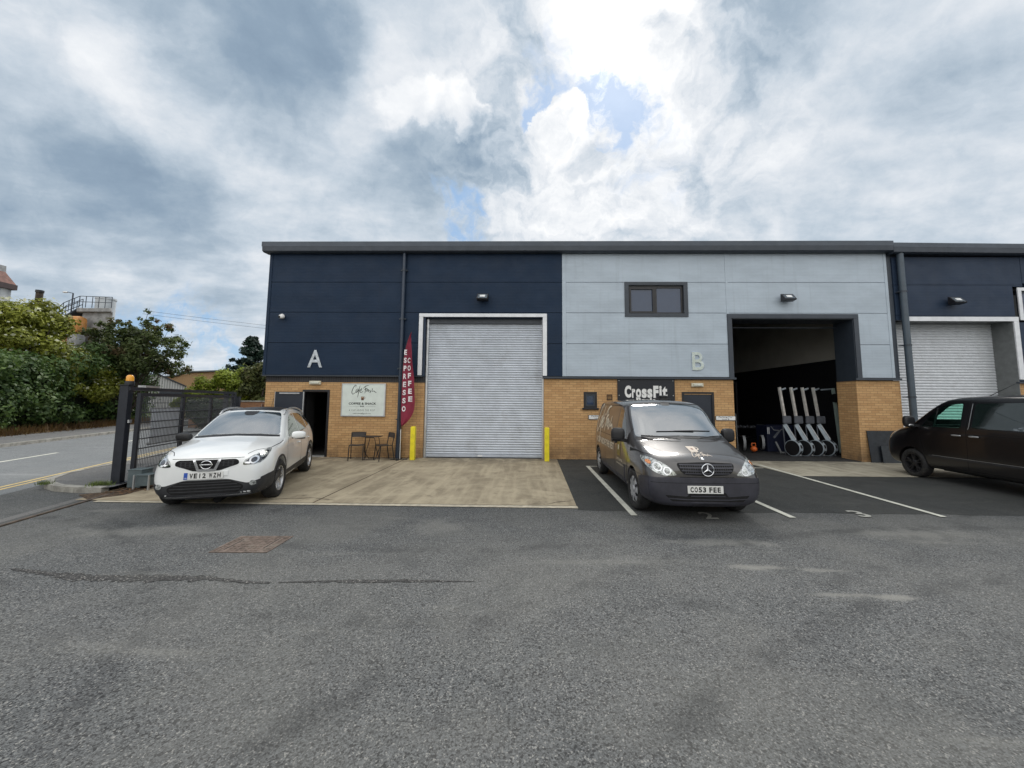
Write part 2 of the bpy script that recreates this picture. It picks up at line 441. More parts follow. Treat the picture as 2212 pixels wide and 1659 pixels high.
def copy_tree(o, parent=None):
    c = o.copy(); COL.objects.link(c)
    if parent is not None: c.parent = parent
    for ch in list(o.children): copy_tree(ch, c)
    return c

def text_shape(body, size=1.0, bold=0.0, xs=1.0, align='LEFT', spacing=1.0):
    """glyph outlines of a short text as a flat bmesh in the xy plane (baseline at y=0)"""
    cu = bpy.data.curves.new('lettering', 'FONT')
    cu.body = body; cu.size = size; cu.offset = bold; cu.align_x = align; cu.space_character = spacing
    cu.resolution_u = 4
    ob = bpy.data.objects.new('lettering', cu); COL.objects.link(ob)
    dg = bpy.context.evaluated_depsgraph_get(); dg.update()
    me = bpy.data.meshes.new_from_object(ob.evaluated_get(dg))
    bm = bmesh.new(); bm.from_mesh(me)
    for v in bm.verts: v.co.x *= xs
    bpy.data.objects.remove(ob); bpy.data.curves.remove(cu); bpy.data.meshes.remove(me)
    return bm

def fit_text(body, w, h, bold=0.0, spacing=1.0):
    """text scaled so that its outline box is w wide and h high, origin at its centre"""
    bm = text_shape(body, 1.0, bold, 1.0, 'LEFT', spacing)
    xs = [v.co.x for v in bm.verts]; ys = [v.co.y for v in bm.verts]
    x0, x1, y0, y1 = min(xs), max(xs), min(ys), max(ys)
    for v in bm.verts:
        v.co.x = ((v.co.x-x0)/(x1-x0)-0.5)*w; v.co.y = ((v.co.y-y0)/(y1-y0)-0.5)*h
    return bm

def map_bm(bm, f):
    for v in bm.verts: v.co = Vector(f(v.co.x, v.co.y))
    return bm

def strokes2d(strokes, width):
    """hand-drawn strokes: tapered ribbons in 2D; returns verts, faces"""
    vs, fs = [], []
    for st in strokes:
        pts = [Vector((p[0], p[1])) for p in st]
        if len(pts) > 2:
            q = []
            for i in range(len(pts)-1):
                p0, p1, p2, p3 = pts[max(i-1, 0)], pts[i], pts[i+1], pts[min(i+2, len(pts)-1)]
                for k in range(4):
                    t = k/4
                    q.append(0.5*((2*p1)+(-p0+p2)*t+(2*p0-5*p1+4*p2-p3)*t*t+(-p0+3*p1-3*p2+p3)*t**3))
            q.append(pts[-1]); pts = q
        n = len(pts); o = len(vs)
        for i, p in enumerate(pts):
            d = (pts[min(i+1, n-1)]-pts[max(i-1, 0)])
            d = d.normalized() if d.length > 1e-9 else Vector((1, 0))
            w = width*(0.35+0.65*math.sin(PI*min(1, max(0, (i+0.6)/(n+0.2)))))
            nn = Vector((-d.y, d.x))*w/2
            vs += [(p+nn)[:], (p-nn)[:]]
        for i in range(n-1): fs.append((o+2*i, o+2*i+1, o+2*i+3, o+2*i+2))
    return vs, fs

def rounded(poly, r, seg=4):
    """2D polygon with rounded corners; r a number or one per corner"""
    n = len(poly); out = []
    rr = r if isinstance(r, (list, tuple)) else [r]*n
    for i in range(n):
        p = Vector(poly[i]); a = Vector(poly[i-1])-p; b = Vector(poly[(i+1) % n])-p
        q = min(rr[i], a.length*0.45, b.length*0.45)
        if q < 1e-5: out.append(p[:]); continue
        A = p+a.normalized()*q; B = p+b.normalized()*q
        for k in range(seg+1):
            t = k/seg; out.append(((1-t)**2*A+2*t*(1-t)*p+t*t*B)[:])
    return out

def cells_wall(b, x0, x1, z0, z1, y0, y1, holes):
    """a wall slab in the xz plane with rectangular openings: only outer faces are made"""
    xs = sorted({x0, x1, *[max(x0, min(x1, h[0])) for h in holes], *[max(x0, min(x1, h[1])) for h in holes]})
    zs = sorted({z0, z1, *[max(z0, min(z1, h[2])) for h in holes], *[max(z0, min(z1, h[3])) for h in holes]})
    def solid(i, j):
        if i < 0 or j < 0 or i >= len(xs)-1 or j >= len(zs)-1: return False
        cx_, cz_ = (xs[i]+xs[i+1])/2, (zs[j]+zs[j+1])/2
        return not any(h[0] < cx_ < h[1] and h[2] < cz_ < h[3] for h in holes)
    for i in range(len(xs)-1):
        for j in range(len(zs)-1):
            if not solid(i, j): continue
            a, c, e, g = xs[i], xs[i+1], zs[j], zs[j+1]
            b.add([(a, y0, e), (c, y0, e), (c, y0, g), (a, y0, g)], [(0, 1, 2, 3)])
            b.add([(a, y1, e), (c, y1, e), (c, y1, g), (a, y1, g)], [(3, 2, 1, 0)])
            if not solid(i-1, j): b.add([(a, y0, e), (a, y1, e), (a, y1, g), (a, y0, g)], [(0, 1, 2, 3)])
            if not solid(i+1, j): b.add([(c, y0, e), (c, y1, e), (c, y1, g), (c, y0, g)], [(0, 1, 2, 3)])
            if not solid(i, j-1): b.add([(a, y0, e), (c, y0, e), (c, y1, e), (a, y1, e)], [(0, 1, 2, 3)])
            if not solid(i, j+1): b.add([(a, y0, g), (c, y0, g), (c, y1, g), (a, y1, g)], [(0, 1, 2, 3)])
    return b
# ================================================================== materials used
m_brick = brick_mat('buff_brick', (0.62, 0.385, 0.18), (0.48, 0.275, 0.12), (0.25, 0.155, 0.085))
m_brick_dark = brick_mat('dark_soldier_brick', (0.030, 0.030, 0.034), (0.045, 0.043, 0.046), (0.09, 0.085, 0.08), bw=0.075, bh=0.24, soldier=True)
m_navy = panel_mat('anthracite_blue_cladding', (0.011, 0.026, 0.055), 0.55)
m_navy.node_tree.nodes['Principled BSDF'].inputs['Specular IOR Level'].default_value = 0.22
m_silver = panel_mat('silver_grey_cladding', (0.42, 0.49, 0.56), 0.42)
m_slate = panel_mat('slate_grey_cladding', (0.020, 0.036, 0.068), 0.5)
m_slate.node_tree.nodes['Principled BSDF'].inputs['Specular IOR Level'].default_value = 0.3
m_trim_dark = mat('dark_trim', (0.035, 0.045, 0.06), 0.4, var=0.05)
m_fascia = mat('slate_fascia', (0.055, 0.070, 0.092), 0.45, var=0.06, vscale=2)
m_fascia_dk = mat('slate_gutter', (0.038, 0.048, 0.064), 0.45, var=0.06, vscale=2)
m_trim_white = mat('white_trim', (0.74, 0.76, 0.79), 0.35, var=0.04)
m_void = mat('unlit_black', (0.006, 0.006, 0.008), 0.9, var=0.02)
m_black = mat('black_plastic', (0.012, 0.012, 0.014), 0.45, var=0.1, bump=0.15, bscale=200)
m_black_metal = mat('black_metal', (0.014, 0.014, 0.017), 0.38, var=0.1)
m_shutter = mat('galvanised_shutter', (0.52, 0.56, 0.62), 0.38, metal=0.25, var=0.05, vscale=3, dirt=((0.30, 0.30, 0.30), 1.4, 0.35))
m_glass_dark = mat('window_glass', (0.035, 0.055, 0.10), 0.03, var=0.02, coat=0.0, spec=0.6)
m_steel = mat('brushed_steel', (0.55, 0.56, 0.57), 0.35, metal=0.7, var=0.05)
m_white_paint = mat('white_paint', (0.78, 0.78, 0.77), 0.4, var=0.03)
m_cream = mat('cream_plastic', (0.62, 0.58, 0.45), 0.45, var=0.05, dirt=((0.3, 0.26, 0.18), 9, 0.4))
DUST = [(2.6, -7.74, .42, .10, .75), (3.2, -7.8, .35, .06, .5), (3.42, -8.36, .22, .07, .7), (3.0, -8.33, .4, .05, .4), (2.5, -7.0, .9, .18, .45), (5.4, -6.6, 1.2, .3, .35), (-1.3, -6.5, .6, .35, .35), (7.5, -6.9, 1.5, .4, .35), (-5.2, -6.9, 1.3, .4, .3)]
TRACKS = [(6.5, -16.5, 10.2, .09, .16), (6.5, -16.5, 8.7, .09, .14), (-9.0, -13.5, 7.4, .10, .16), (-9.0, -13.5, 5.9, .10, .13), (-1.5, 4.0, 11.4, .09, .12), (-1.5, 4.0, 12.9, .09, .12)]
m_asphalt = asphalt_mat('worn_asphalt', (0.098, 0.103, 0.105), (0.29, 0.285, 0.27), (0.016, 0.017, 0.019), grain=120, tint=(0.125, 0.124, 0.114), dust=DUST, tracks=TRACKS)
m_tarmac = asphalt_mat('dark_tarmac', (0.042, 0.046, 0.046), (0.13, 0.13, 0.12), (0.016, 0.017, 0.018), grain=170, stain=0.4, tint=(0.058, 0.058, 0.054))
m_road = asphalt_mat('road_asphalt', (0.165, 0.178, 0.185), (0.28, 0.28, 0.28), (0.09, 0.095, 0.10), grain=150, stain=0.22, tint=(0.19, 0.195, 0.195))
m_pave = asphalt_mat('pavement_asphalt', (0.13, 0.135, 0.14), (0.26, 0.25, 0.24), (0.06, 0.06, 0.06), grain=110, stain=0.35, tint=(0.17, 0.16, 0.145))
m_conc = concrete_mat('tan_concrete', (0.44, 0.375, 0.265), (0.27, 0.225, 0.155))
m_conc2 = concrete_mat('pale_concrete', (0.42, 0.39, 0.31), (0.30, 0.275, 0.215))
m_kerb = mat('kerb_concrete', (0.30, 0.29, 0.26), 0.85, var=0.18, vscale=5, bump=0.4, bscale=50, dirt=((0.10, 0.09, 0.07), 6, 0.6))
m_mark = paint_mark_mat('white_line_paint', (0.66, 0.66, 0.58), (0.10, 0.10, 0.10))
m_mark_y = paint_mark_mat('yellow_line_paint', (0.60, 0.46, 0.20), (0.17, 0.17, 0.17))

# ================================================================== the ground
def sheet(name, poly, z, m, label=None):
    b = MB(); vs = [(x, y, z) for x, y in poly]
    tris = tessellate_polygon([[Vector((x, y, 0)) for x, y in poly]])
    b.add(vs, [tuple(t) for t in tris])
    me_o = b.build(name, m, fix=False)
    for p in me_o.data.polygons:
        if p.normal.z < 0: p.flip()
    me_o['kind'] = 'structure'
    return me_o

sheet('ground', [(-220, -120), (260, -120), (260, 330), (-220, 330)], 0.0, m_asphalt)
# darker tarmac of the parking bays
front = []
for i in range(61):
    x = 0.86 + i*0.42
    front.append((x, -5.62 + 0.03*math.sin(x*3.1) + 0.02*math.sin(x*7.7)))
sheet('parking_bay_surface', front + [(front[-1][0], 0.0), (0.86, 0.0)], 0.004, m_tarmac)
# road beside the yard: frame origin on the near yellow line, along d, across to the far side n
RO = Vector((-10.18, -4.74)); RD = Vector((-0.36, 0.933)).normalized(); RN = Vector((-RD.y, RD.x))   # RN points away from the yard
def R_(s, t): p = RO + RD*s + RN*t; return (p.x, p.y)
sheet('road', [R_(-60, -0.35), R_(190, -0.35), R_(190, 5.95), R_(-60, 5.95)], 0.004, m_road)
b = MB()
def rmark(b, s0, s1, t0, t1, z=0.008):
    p = [R_(s0, t0), R_(s1, t0), R_(s1, t1), R_(s0, t1)]
    b.add([(x, y, z) for x, y in p], [(0, 1, 2, 3)])
# road markings: each painted run belongs to the road surface
for k in range(-8, 24):
    rmark(b, -3.4+k*6.9, -0.2+k*6.9, 3.02, 3.13)
tag(b.build('road_centre_line', m_mark), kind='structure')
b = MB(); rmark(b, -60, 190, 0.02, 0.10); rmark(b, -60, 190, 0.20, 0.28)
tag(b.build('road_double_yellow_line', m_mark_y), kind='structure')
# far pavement with kerb and verge
b = MB()
def rbox(b, s0, s1, t0, t1, z0, z1, mi=0):
    p = [R_(s0, t0), R_(s1, t0), R_(s1, t1), R_(s0, t1)]
    b.add([(x, y, z0) for x, y in p]+[(x, y, z1) for x, y in p], [(0, 3, 2, 1), (4, 5, 6, 7), (0, 1, 5, 4), (1, 2, 6, 5), (2, 3, 7, 6), (3, 0, 4, 7)], mi)
s = -40.0
while s < 120:
    rbox(b, s, s+0.905, 5.95, 6.10, 0.0, 0.12); s += 0.915
tag(b.build('far_kerb', m_kerb), kind='structure')
b = MB(); rbox(b, -40, 120, 6.101, 8.6, 0.0, 0.115)
tag(b.build('far_pavement', m_pave), kind='structure')
m_verge = mat('dry_grass_verge', (0.13, 0.095, 0.045), 0.95, var=0.5, vscale=3, bump=0.8, bscale=18, dirt=((0.10, 0.10, 0.035), 2.0, 0.8))
b = MB(); rbox(b, -40, 150, 8.601, 40, 0.0, 0.14)
tag(b.build('far_verge', m_verge), kind='structure')

# near pavement beyond the gate, with its rounded kerb at the yard entrance
kerb = [R_(60, -0.42), R_(30, -0.42), R_(14, -0.42), R_(7, -0.42), R_(3.4, -0.42)]
arc = [(-10.72, -2.75), (-10.45, -3.55), (-10.05, -4.15), (-9.6, -4.52), (-9.1, -4.75), (-8.6, -4.84), (-8.05, -4.86)]
kl = kerb + arc
inner = [(-7.95, -4.75), (-8.25, -3.6), (-9.3, 0.0), (-10.2, 3.2), (-12.6, 11.5), (-24, 50)]
pv = MB(); poly = kl + inner
tr = tessellate_polygon([[Vector((x, y, 0)) for x, y in poly]])
pv.add([(x, y, 0.10) for x, y in poly], [tuple(t) for t in tr])
o = pv.build('near_pavement', m_pave, fix=False)
for p in o.data.polygons:
    if p.normal.z < 0: p.flip()
o['kind'] = 'structure'
b = MB()
segs = []
for i in range(3, len(kl)-1):
    p0, p1 = Vector(kl[i]), Vector(kl[i+1]); L = (p1-p0).length; n = max(1, round(L/0.6))
    for k in range(n):
        segs.append((p0.lerp(p1, k/n), p0.lerp(p1, (k+1)/n)))
for p0, p1 in segs:
    d = (p1-p0).normalized(); n_ = Vector((-d.y, d.x))
    if n_.dot(Vector((-8.6, -2.5))-p0) < 0: n_ = -n_
    a0, a1 = p0+d*0.004, p1-d*0.004
    q0, q1 = a0+n_*0.13, a1+n_*0.13
    vs = [(a0.x, a0.y, 0), (a1.x, a1.y, 0), (a1.x, a1.y, 0.105), (a0.x, a0.y, 0.105), (q0.x, q0.y, 0), (q1.x, q1.y, 0), (q1.x, q1.y, 0.112), (q0.x, q0.y, 0.112)]
    b.add(vs, [(0, 1, 2, 3), (3, 2, 6, 7), (5, 4, 7, 6), (0, 3, 7, 4), (1, 5, 6, 2)])
tag(b.build('near_kerb', m_kerb), kind='structure')

# concrete aprons
m_edge = mat('pale_concrete_edging', (0.50, 0.45, 0.35), 0.85, var=0.15, vscale=8, dirt=((0.2, 0.17, 0.12), 5, 0.6))
m_dirt = mat('leaf_litter_soil', (0.075, 0.048, 0.028), 0.95, var=0.6, vscale=30, bump=0.8, bscale=60)
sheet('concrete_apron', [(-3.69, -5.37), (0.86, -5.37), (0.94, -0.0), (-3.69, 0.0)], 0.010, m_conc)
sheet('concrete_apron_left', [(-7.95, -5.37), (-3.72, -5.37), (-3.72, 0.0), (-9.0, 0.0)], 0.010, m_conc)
sheet('apron_edging', [(-7.5, -5.48), (0.87, -5.53), (0.87, -5.39), (-7.5, -5.39)], 0.010, m_edge)
sheet('apron_joint', [(-7.6, -5.395), (0.88, -5.395), (0.88, -5.365), (-3.668, -5.365), (-3.668, 0.0), (-3.742, 0.0), (-3.742, -5.365), (-7.6, -5.365)], 0.006, m_dirt)
sheet('concrete_apron_right', [(6.62, -2.42), (11.9, -2.42), (11.9, 0.0), (6.50, 0.0)], 0.010, m_conc2)
sheet('soil_strip', [(-7.75, -5.35), (-7.45, -5.0), (-7.6, -4.0), (-8.3, -2.0), (-8.9, 0.0), (-9.35, 0.0), (-8.3, -3.6), (-7.95, -4.75), (-8.3, -5.02)], 0.014, m_dirt)

# bay lines and numbers
b = MB()
def line(b, x0, y0, x1, y1, w, z=0.013):
    p0, p1 = Vector((x0, y0)), Vector((x1, y1)); d = (p1-p0).normalized(); n_ = Vector((-d.y, d.x))*w/2
    k = max(1, int((p1-p0).length/0.5))
    b.add([((p0.lerp(p1, i/k)+s_*n_).x, (p0.lerp(p1, i/k)+s_*n_).y, z) for i in range(k+1) for s_ in (-1, 1)],
          [(2*i, 2*i+2, 2*i+3, 2*i+1) for i in range(k)])
line(b, 1.70, -5.9, 1.70, -1.25, 0.10); line(b, 1.75, -1.30, 6.5, -1.30, 0.06, 0.0128)
line(b, 4.15, -5.92, 4.15, -1.27, 0.10)
line(b, 6.60, -5.78, 6.70, -0.75, 0.10, 0.0135)
tag(b.build('bay_line', m_mark), kind='structure')
for ch, x, y in (('2', 2.86, -5.86), ('3', 5.38, -5.66)):
    bm = map_bm(fit_text(ch, 0.20, 0.36, 0.02), lambda u, v: (x+u, y+v, 0.0135))
    tag(MB().bm(bm).build('bay_number', paint_mark_mat('worn_number_paint', (0.42, 0.42, 0.38), (0.09, 0.09, 0.09)), fix=False), kind='structure')

# gate track let into the ground, and the long crack with loose grit
b = MB()
b.box(-0.03, 0.03, -2.7, 2.6, 0.0, 0.018)
o = b.build('gate_track', mat('rusty_track', (0.10, 0.075, 0.055), 0.6, metal=0.3, var=0.3), local=True)
o.location = (-7.45, -6.3, 0); o.rotation_euler = (0, 0, math.radians(14)); o['kind'] = 'structure'
sheet('track_channel', [(-7.02, -9.3), (-6.84, -9.3), (-7.98, -4.8), (-8.16, -4.8)], 0.006, m_pave)
def crack_mesh(name, pts, w, m, z, seed):
    r = random.Random(seed); b = MB(); L = []; Rr = []
    P = [Vector(p) for p in pts]; q = []
    for i in range(len(P)-1):
        n = max(2, int((P[i+1]-P[i]).length/0.035))
        for k in range(n): q.append(P[i].lerp(P[i+1], k/n))
    q.append(P[-1]); n = len(q)
    for i, p in enumerate(q):
        ww = w*(0.25+0.75*math.sin(PI*i/(n-1)))*(0.55+0.9*r.random())
        L.append((p.x, p.y+ww/2, z)); Rr.append((p.x, p.y-ww/2*(0.4+r.random()), z))
    b.add(L+Rr, [(i, i+1, n+i+1, n+i) for i in range(n-1)])
    o = b.build(name, m, fix=False); o['kind'] = 'structure'
    for p in o.data.polygons:
        if p.normal.z < 0: p.flip()
    return o
m_grit = asphalt_mat('loose_grit', (0.050, 0.050, 0.050), (0.30, 0.29, 0.27), (0.010, 0.010, 0.010), grain=90, stain=0.1, tint=(0.07, 0.07, 0.065))
crack_mesh('surface_crack', [(-5.38, -8.06), (-4.9, -8.15), (-4.4, -8.23), (-3.8, -8.22), (-3.2, -8.20), (-2.72, -8.27), (-2.5, -8.27)], 0.13, m_grit, 0.004, 1)
crack_mesh('surface_crack', [(-2.42, -8.26), (-1.9, -8.22), (-1.2, -8.19), (-0.5, -8.18)], 0.055, m_grit, 0.004, 2)
m_dust = asphalt_mat('dusty_patch', (0.20, 0.185, 0.15), (0.33, 0.31, 0.27), (0.10, 0.10, 0.09), grain=100, stain=0.4, tint=(0.24, 0.225, 0.185))
m_crk = mat('crack_dark', (0.035, 0.028, 0.02), 0.95, var=0.3)
crack_mesh('apron_crack', [(-3.4, -5.2), (-3.9, -5.05), (-4.4, -5.15), (-4.9, -5.3)], 0.025, m_crk, 0.014, 5)
crack_mesh('apron_crack', [(0.3, -5.35), (0.55, -5.15), (0.85, -5.05)], 0.02, m_crk, 0.014, 6)

# ================================================================== manhole cover
mh = thing('manhole_cover', (-3.38, -7.28, 0.0), 'rusty rectangular cast iron manhole cover set in the asphalt before the white car', 'manhole cover', rz=math.radians(2))
m_iron = mat('rusty_iron', (0.15, 0.115, 0.095), 0.75, metal=0.2, var=0.25, vscale=14, bump=0.5, dirt=((0.20, 0.18, 0.15), 5, 0.9))
b = MB(); b.box(-0.34, 0.34, -0.27, -0.235, 0, 0.008); b.box(-0.34, 0.34, 0.235, 0.27, 0, 0.008); b.box(-0.34, -0.31, -0.235, 0.235, 0, 0.008); b.box(0.31, 0.34, -0.235, 0.235, 0, 0.008)
b.build('frame', m_iron, mh, local=True)
b = MB(); b.box(-0.302, 0.302, -0.228, 0.228, 0, 0.006)
for i in range(11):
    for j in range(8):
        if abs(i-1) < 1 or abs(i-9) < 1: continue
        cx_, cy_ = -0.27+i*0.054, -0.20+j*0.057
        b.box(cx_-0.016, cx_+0.016, cy_-0.012, cy_+0.012, 0.006, 0.011)
b.build('lid', m_iron, mh, local=True)
b = MB(); b.box(-0.222, -0.212, -0.2, 0.15, 0.006, 0.0075); b.box(0.212, 0.222, -0.15, 0.2, 0.006, 0.0075)
b.build('keyhole_slot', m_void, mh, local=True)
# ================================================================== building A + B
bAB = thing('industrial_unit', (1.6, 8, 0), 'two-bay industrial unit with navy and silver cladding above buff brick, letters A and B', 'building')
XL, XR = -8.48, 11.62
brH = 2.50
dA = (-7.12, -6.33, 0.0, 2.06); sA = (-3.27, 0.54, 0.0, 4.50); dB = (4.90, 5.80, 0.0, 2.04); oB = (6.48, 10.28, 0.0, 4.46); wS = (1.79, 2.21, 1.58, 2.10)
b = MB(); cells_wall(b, -8.38, XR, 0.0, 2.36, 0.0, 0.62, [dA, sA, dB, oB, wS])
wall = b.build('brick_wall', m_brick, bAB)
b = MB(); cells_wall(b, 0.54, XR, 2.361, brH, 0.0, 0.62, [sA, oB]); b.build('brick_wall', m_brick, bAB)
b = MB(); cells_wall(b, -8.38, -3.27, 2.361, brH+0.06, -0.004, 0.62, [sA]); b.build('soldier_course', m_brick_dark, bAB)
# side and rear walls, roof
b = MB(); b.box(-8.38, -8.08, 0.62, 20, 0, 6.6); b.box(-8.38, XR, 20, 20.3, 0, 6.6); b.build('rear_wall', m_slate, bAB)
b = MB(); b.box(-8.6, XR, 0.1, 20.4, 6.60, 6.72); b.build('roof', m_fascia_dk, bAB)
# cladding panels: rows of sandwich panels with open joints, one mesh per bay
rows = [2.585, 3.632, 4.630, 5.630, 6.585]
def cladding(x0, x1, m, holes, yf=-0.05, parent=bAB, rows=rows):
    b = MB()
    for i in range(len(rows)-1):
        cells_wall(b, x0, x1, rows[i]+0.007, rows[i+1]-0.007, yf, 0.10, holes)
    return b.build('cladding', m, parent)
cladding(XL+0.10, -4.06, m_navy, [])
cladding(-3.94, 1.12, m_navy, [(-3.33, 0.53, 0, 4.49)])
cladding(1.25, 6.34, m_silver, [(3.24, 5.02, 4.60, 5.54)])
cladding(6.42, 11.36, m_silver, [(6.30, 10.44, 0, 4.59)])
b = MB(); b.box(XL, XL+0.097, -0.062, 0.1, 2.56, 6.585); b.box(-4.057, -3.943, -0.058, 0.1, 2.56, 6.585); b.build('corner_trim', m_navy, bAB)
b = MB(); b.box(1.124, 1.247, -0.058, 0.1, 2.59, 6.585); b.box(6.343, 6.417, -0.056, 0.1, 4.6, 6.585); b.box(11.363, 11.45, -0.058, 0.1, 2.59, 6.585); b.build('joint_trim', m_silver, bAB)
b = MB(); b.box(11.452, XR, -0.02, 0.3, 2.53, 6.585); b.build('recess_trim', m_trim_dark, bAB)
# backing behind the joints
b = MB(); cells_wall(b, XL+0.05, XR, 2.53, 6.595, 0.101, 0.60, [(-3.27, 0.53, 0, 4.50), oB, (3.30, 4.96, 4.66, 5.48)]); b.build('backing', m_void, bAB)
# drip flashing under the cladding
b = MB()
for x0, x1 in ((XL, -3.33), (0.50, 6.54), (10.22, XR)):
    b.box(x0, x1, -0.085, 0.0, 2.515 if x0 > 0 else 2.545, 2.575 if x0 > 0 else 2.583)
b.build('drip_flashing', m_trim_dark, bAB)
# fascia, gutter and their soffit
b = MB(); b.prism([(-0.30, 6.745), (-0.30, 6.90), (-0.26, 6.915), (0.1, 6.915), (0.1, 6.745)], lambda y, z: (-8.62, y, z), lambda y, z: (11.50, y, z)); b.build('fascia', m_fascia, bAB, smooth=None)
b = MB(); b.prism([(-0.30, 6.742), (-0.285, 6.60), (-0.22, 6.57), (0.05, 6.588), (0.05, 6.742)], lambda y, z: (-8.60, y, z), lambda y, z: (11.50, y, z)); b.build('gutter', m_fascia_dk, bAB)

def downpipe(x, y, ztop, zbot, r, parent, kicks=None, name='downpipe'):
    b = MB(); pts = [(x, y, ztop), (x, y, zbot)]
    b.tube(pts, r, 14)
    o = b.build(name, m_trim_dark, parent, smooth=40)
    c = MB()
    for z in (kicks or []):
        c.tube([(x, y, z-0.03), (x, y, z+0.03)], r+0.012, 14); c.box(x-r-0.05, x+r+0.05, y, 0.0, z-0.015, z+0.015)
    if kicks: c.build('pipe_bracket', m_trim_dark, o, smooth=40)
    return o
m_pipe = mat('downpipe_paint', (0.028, 0.042, 0.068), 0.35, var=0.06)
p1 = downpipe(-4.0, -0.13, 6.6, 0.0, 0.055, bAB, [1.2, 2.8, 4.4, 6.0]); p1.data.materials[0] = m_pipe
b = MB(); b.tube([(-3.995, -0.13, 0.0), (-3.995, -0.13, 1.15)], [0.085, 0.062], 14); b.build('pipe_shoe', m_pipe, bAB, smooth=40)
p2 = downpipe(11.80, -0.16, 6.55, 0.0, 0.088, bAB, [2.0, 3.6, 5.3]); p2.data.materials[0] = mat('slate_pipe', (0.06, 0.082, 0.105), 0.4, var=0.06)

# roller shutter A in its white trimmed opening
def shutter(x0, x1, ztop, y, parent, m=m_shutter, pitch=0.0765):
    b = MB(); prof = []
    z = 0.10; n = int((ztop-z)/pitch)+1
    for i in range(n):
        z0 = z+i*pitch
        for t, dy in ((0.0, 0.006), (0.05, 0.0), (0.18, -0.012), (0.42, -0.020), (0.66, -0.017), (0.84, -0.008), (0.93, 0.006)):
            prof.append((y+dy, z0+t*pitch))
    k = len(prof)
    b.add([(x0, p[0], p[1]) for p in prof]+[(x1, p[0], p[1]) for p in prof], [(i, i+1, k+i+1, k+i) for i in range(k-1)])
    o = b.build('roller_shutter', m, parent, smooth=180, fix=False)
    for p in o.data.polygons:
        if p.normal.y > 0: p.flip()
    c = MB(); c.bbox(x0, x1, y-0.035, y+0.03, 0.02, 0.10, 0.006); c.build('bottom_rail', m, o)
    return o
sh = shutter(-3.20, 0.48, 4.40, 0.20, bAB)
b = MB(); b.box(-1.55, -1.40, 0.155, 0.164, 0.04, 0.085); b.build('lock_plate', m_white_paint, sh)
b = MB(); b.box(-3.26, -3.20, 0.10, 0.30, 0, 4.44); b.box(0.48, 0.535, 0.10, 0.30, 0, 4.44); b.build('shutter_guide', m_steel, bAB)
b = MB(); b.box(-3.26, 0.53, 0.12, 0.6, 4.30, 4.47); b.build('shutter_housing', m_trim_dark, bAB)
b = MB(); b.box(-3.475, -3.345, -0.085, -0.051, 2.60, 4.48); b.box(0.50, 0.63, -0.085, -0.051, 2.60, 4.48); b.box(-3.475, 0.63, -0.088, -0.051, 4.483, 4.59)
b.build('opening_trim', m_trim_white, bAB)
b = MB(); b.box(-3.342, -3.28, -0.05, 0.19, 2.56, 4.47); b.box(0.495, 0.525, -0.05, 0.19, 2.56, 4.47); b.box(-3.34, 0.52, -0.05, 0.19, 4.462, 4.50); b.build('reveal_lining', m_slate, bAB)
b = MB(); b.box(-3.27, 0.54, 0.28, 0.30, 0, 4.5); b.build('shutter_backing', m_void, bAB)
# opening B: dark frame with deep lined reveals
b = MB(); b.box(6.345, 6.475, -0.075, -0.051, 2.56, 4.46); b.box(10.285, 10.43, -0.075, -0.051, 2.56, 4.46); b.box(6.345, 10.43, -0.078, -0.051, 4.463, 4.60)
b.build('opening_trim', m_fascia_dk, bAB)
b = MB(); b.box(6.478, 6.50, -0.05, 0.72, 2.50, 4.46); b.box(10.262, 10.283, -0.05, 0.72, 2.50, 4.46); b.box(6.48, 10.28, -0.05, 0.72, 4.44, 4.461); b.build('reveal_lining', m_trim_dark, bAB)
b = MB(); b.box(10.28, 10.60, 0.621, 0.76, 0, 2.5); b.build('brick_pier', m_brick, bAB)
b = MB(); b.bbox(6.50, 10.26, 0.60, 0.64, 4.27, 4.31, 0.01); b.build('raised_shutter', m_fascia_dk, bAB)

# first-floor window of bay B
wf = MB(); wx0, wx1, wz0, wz1 = 3.12, 5.13, 4.50, 5.64
cells_wall(wf, wx0, wx1, wz0, wz1, -0.075, -0.051, [(wx0+0.13, wx1-0.13, wz0+0.11, wz1-0.10)])
w1 = wf.build('window', m_trim_dark, bAB)
b = MB(); cells_wall(b, 3.24, 5.02, 4.60, 5.54, 0.0, 0.06, [(3.34, 4.04, 4.69, 5.42), (4.16, 4.93, 4.66, 5.45)]); b.build('window_frame', m_black_metal, w1)
b = MB(); cells_wall(b, 3.28, 4.08, 4.63, 5.48, -0.022, -0.001, [(3.34, 4.02, 4.69, 5.41)]); b.build('window_sash', m_black_metal, w1)
b = MB(); b.box(3.34, 4.04, 0.02, 0.03, 4.69, 5.42); b.box(4.16, 4.93, 0.02, 0.03, 4.66, 5.45); b.build('window_pane', m_glass_dark, w1)
# little ground-floor window
b = MB(); cells_wall(b, 1.79, 2.21, 1.60, 2.10, -0.008, 0.08, [(1.85, 2.15, 1.66, 2.04)]); w2 = b.build('window', m_black_metal, bAB)
b = MB(); cells_wall(b, 1.85, 2.15, 1.66, 2.04, 0.01, 0.06, [(1.895, 2.105, 1.705, 1.995)]); b.build('window_frame', m_trim_dark, w2)
b = MB(); b.box(1.895, 2.105, 0.03, 0.04, 1.705, 1.995); b.build('window_pane', m_glass_dark, w2)
b = MB(); b.bbox(1.74, 2.26, -0.06, 0.02, 1.545, 1.60, 0.008); b.build('window_sill', m_black_metal, w2)

m_in_black_ = mat('doorway_shade_black', (0.012, 0.012, 0.013), 0.7)
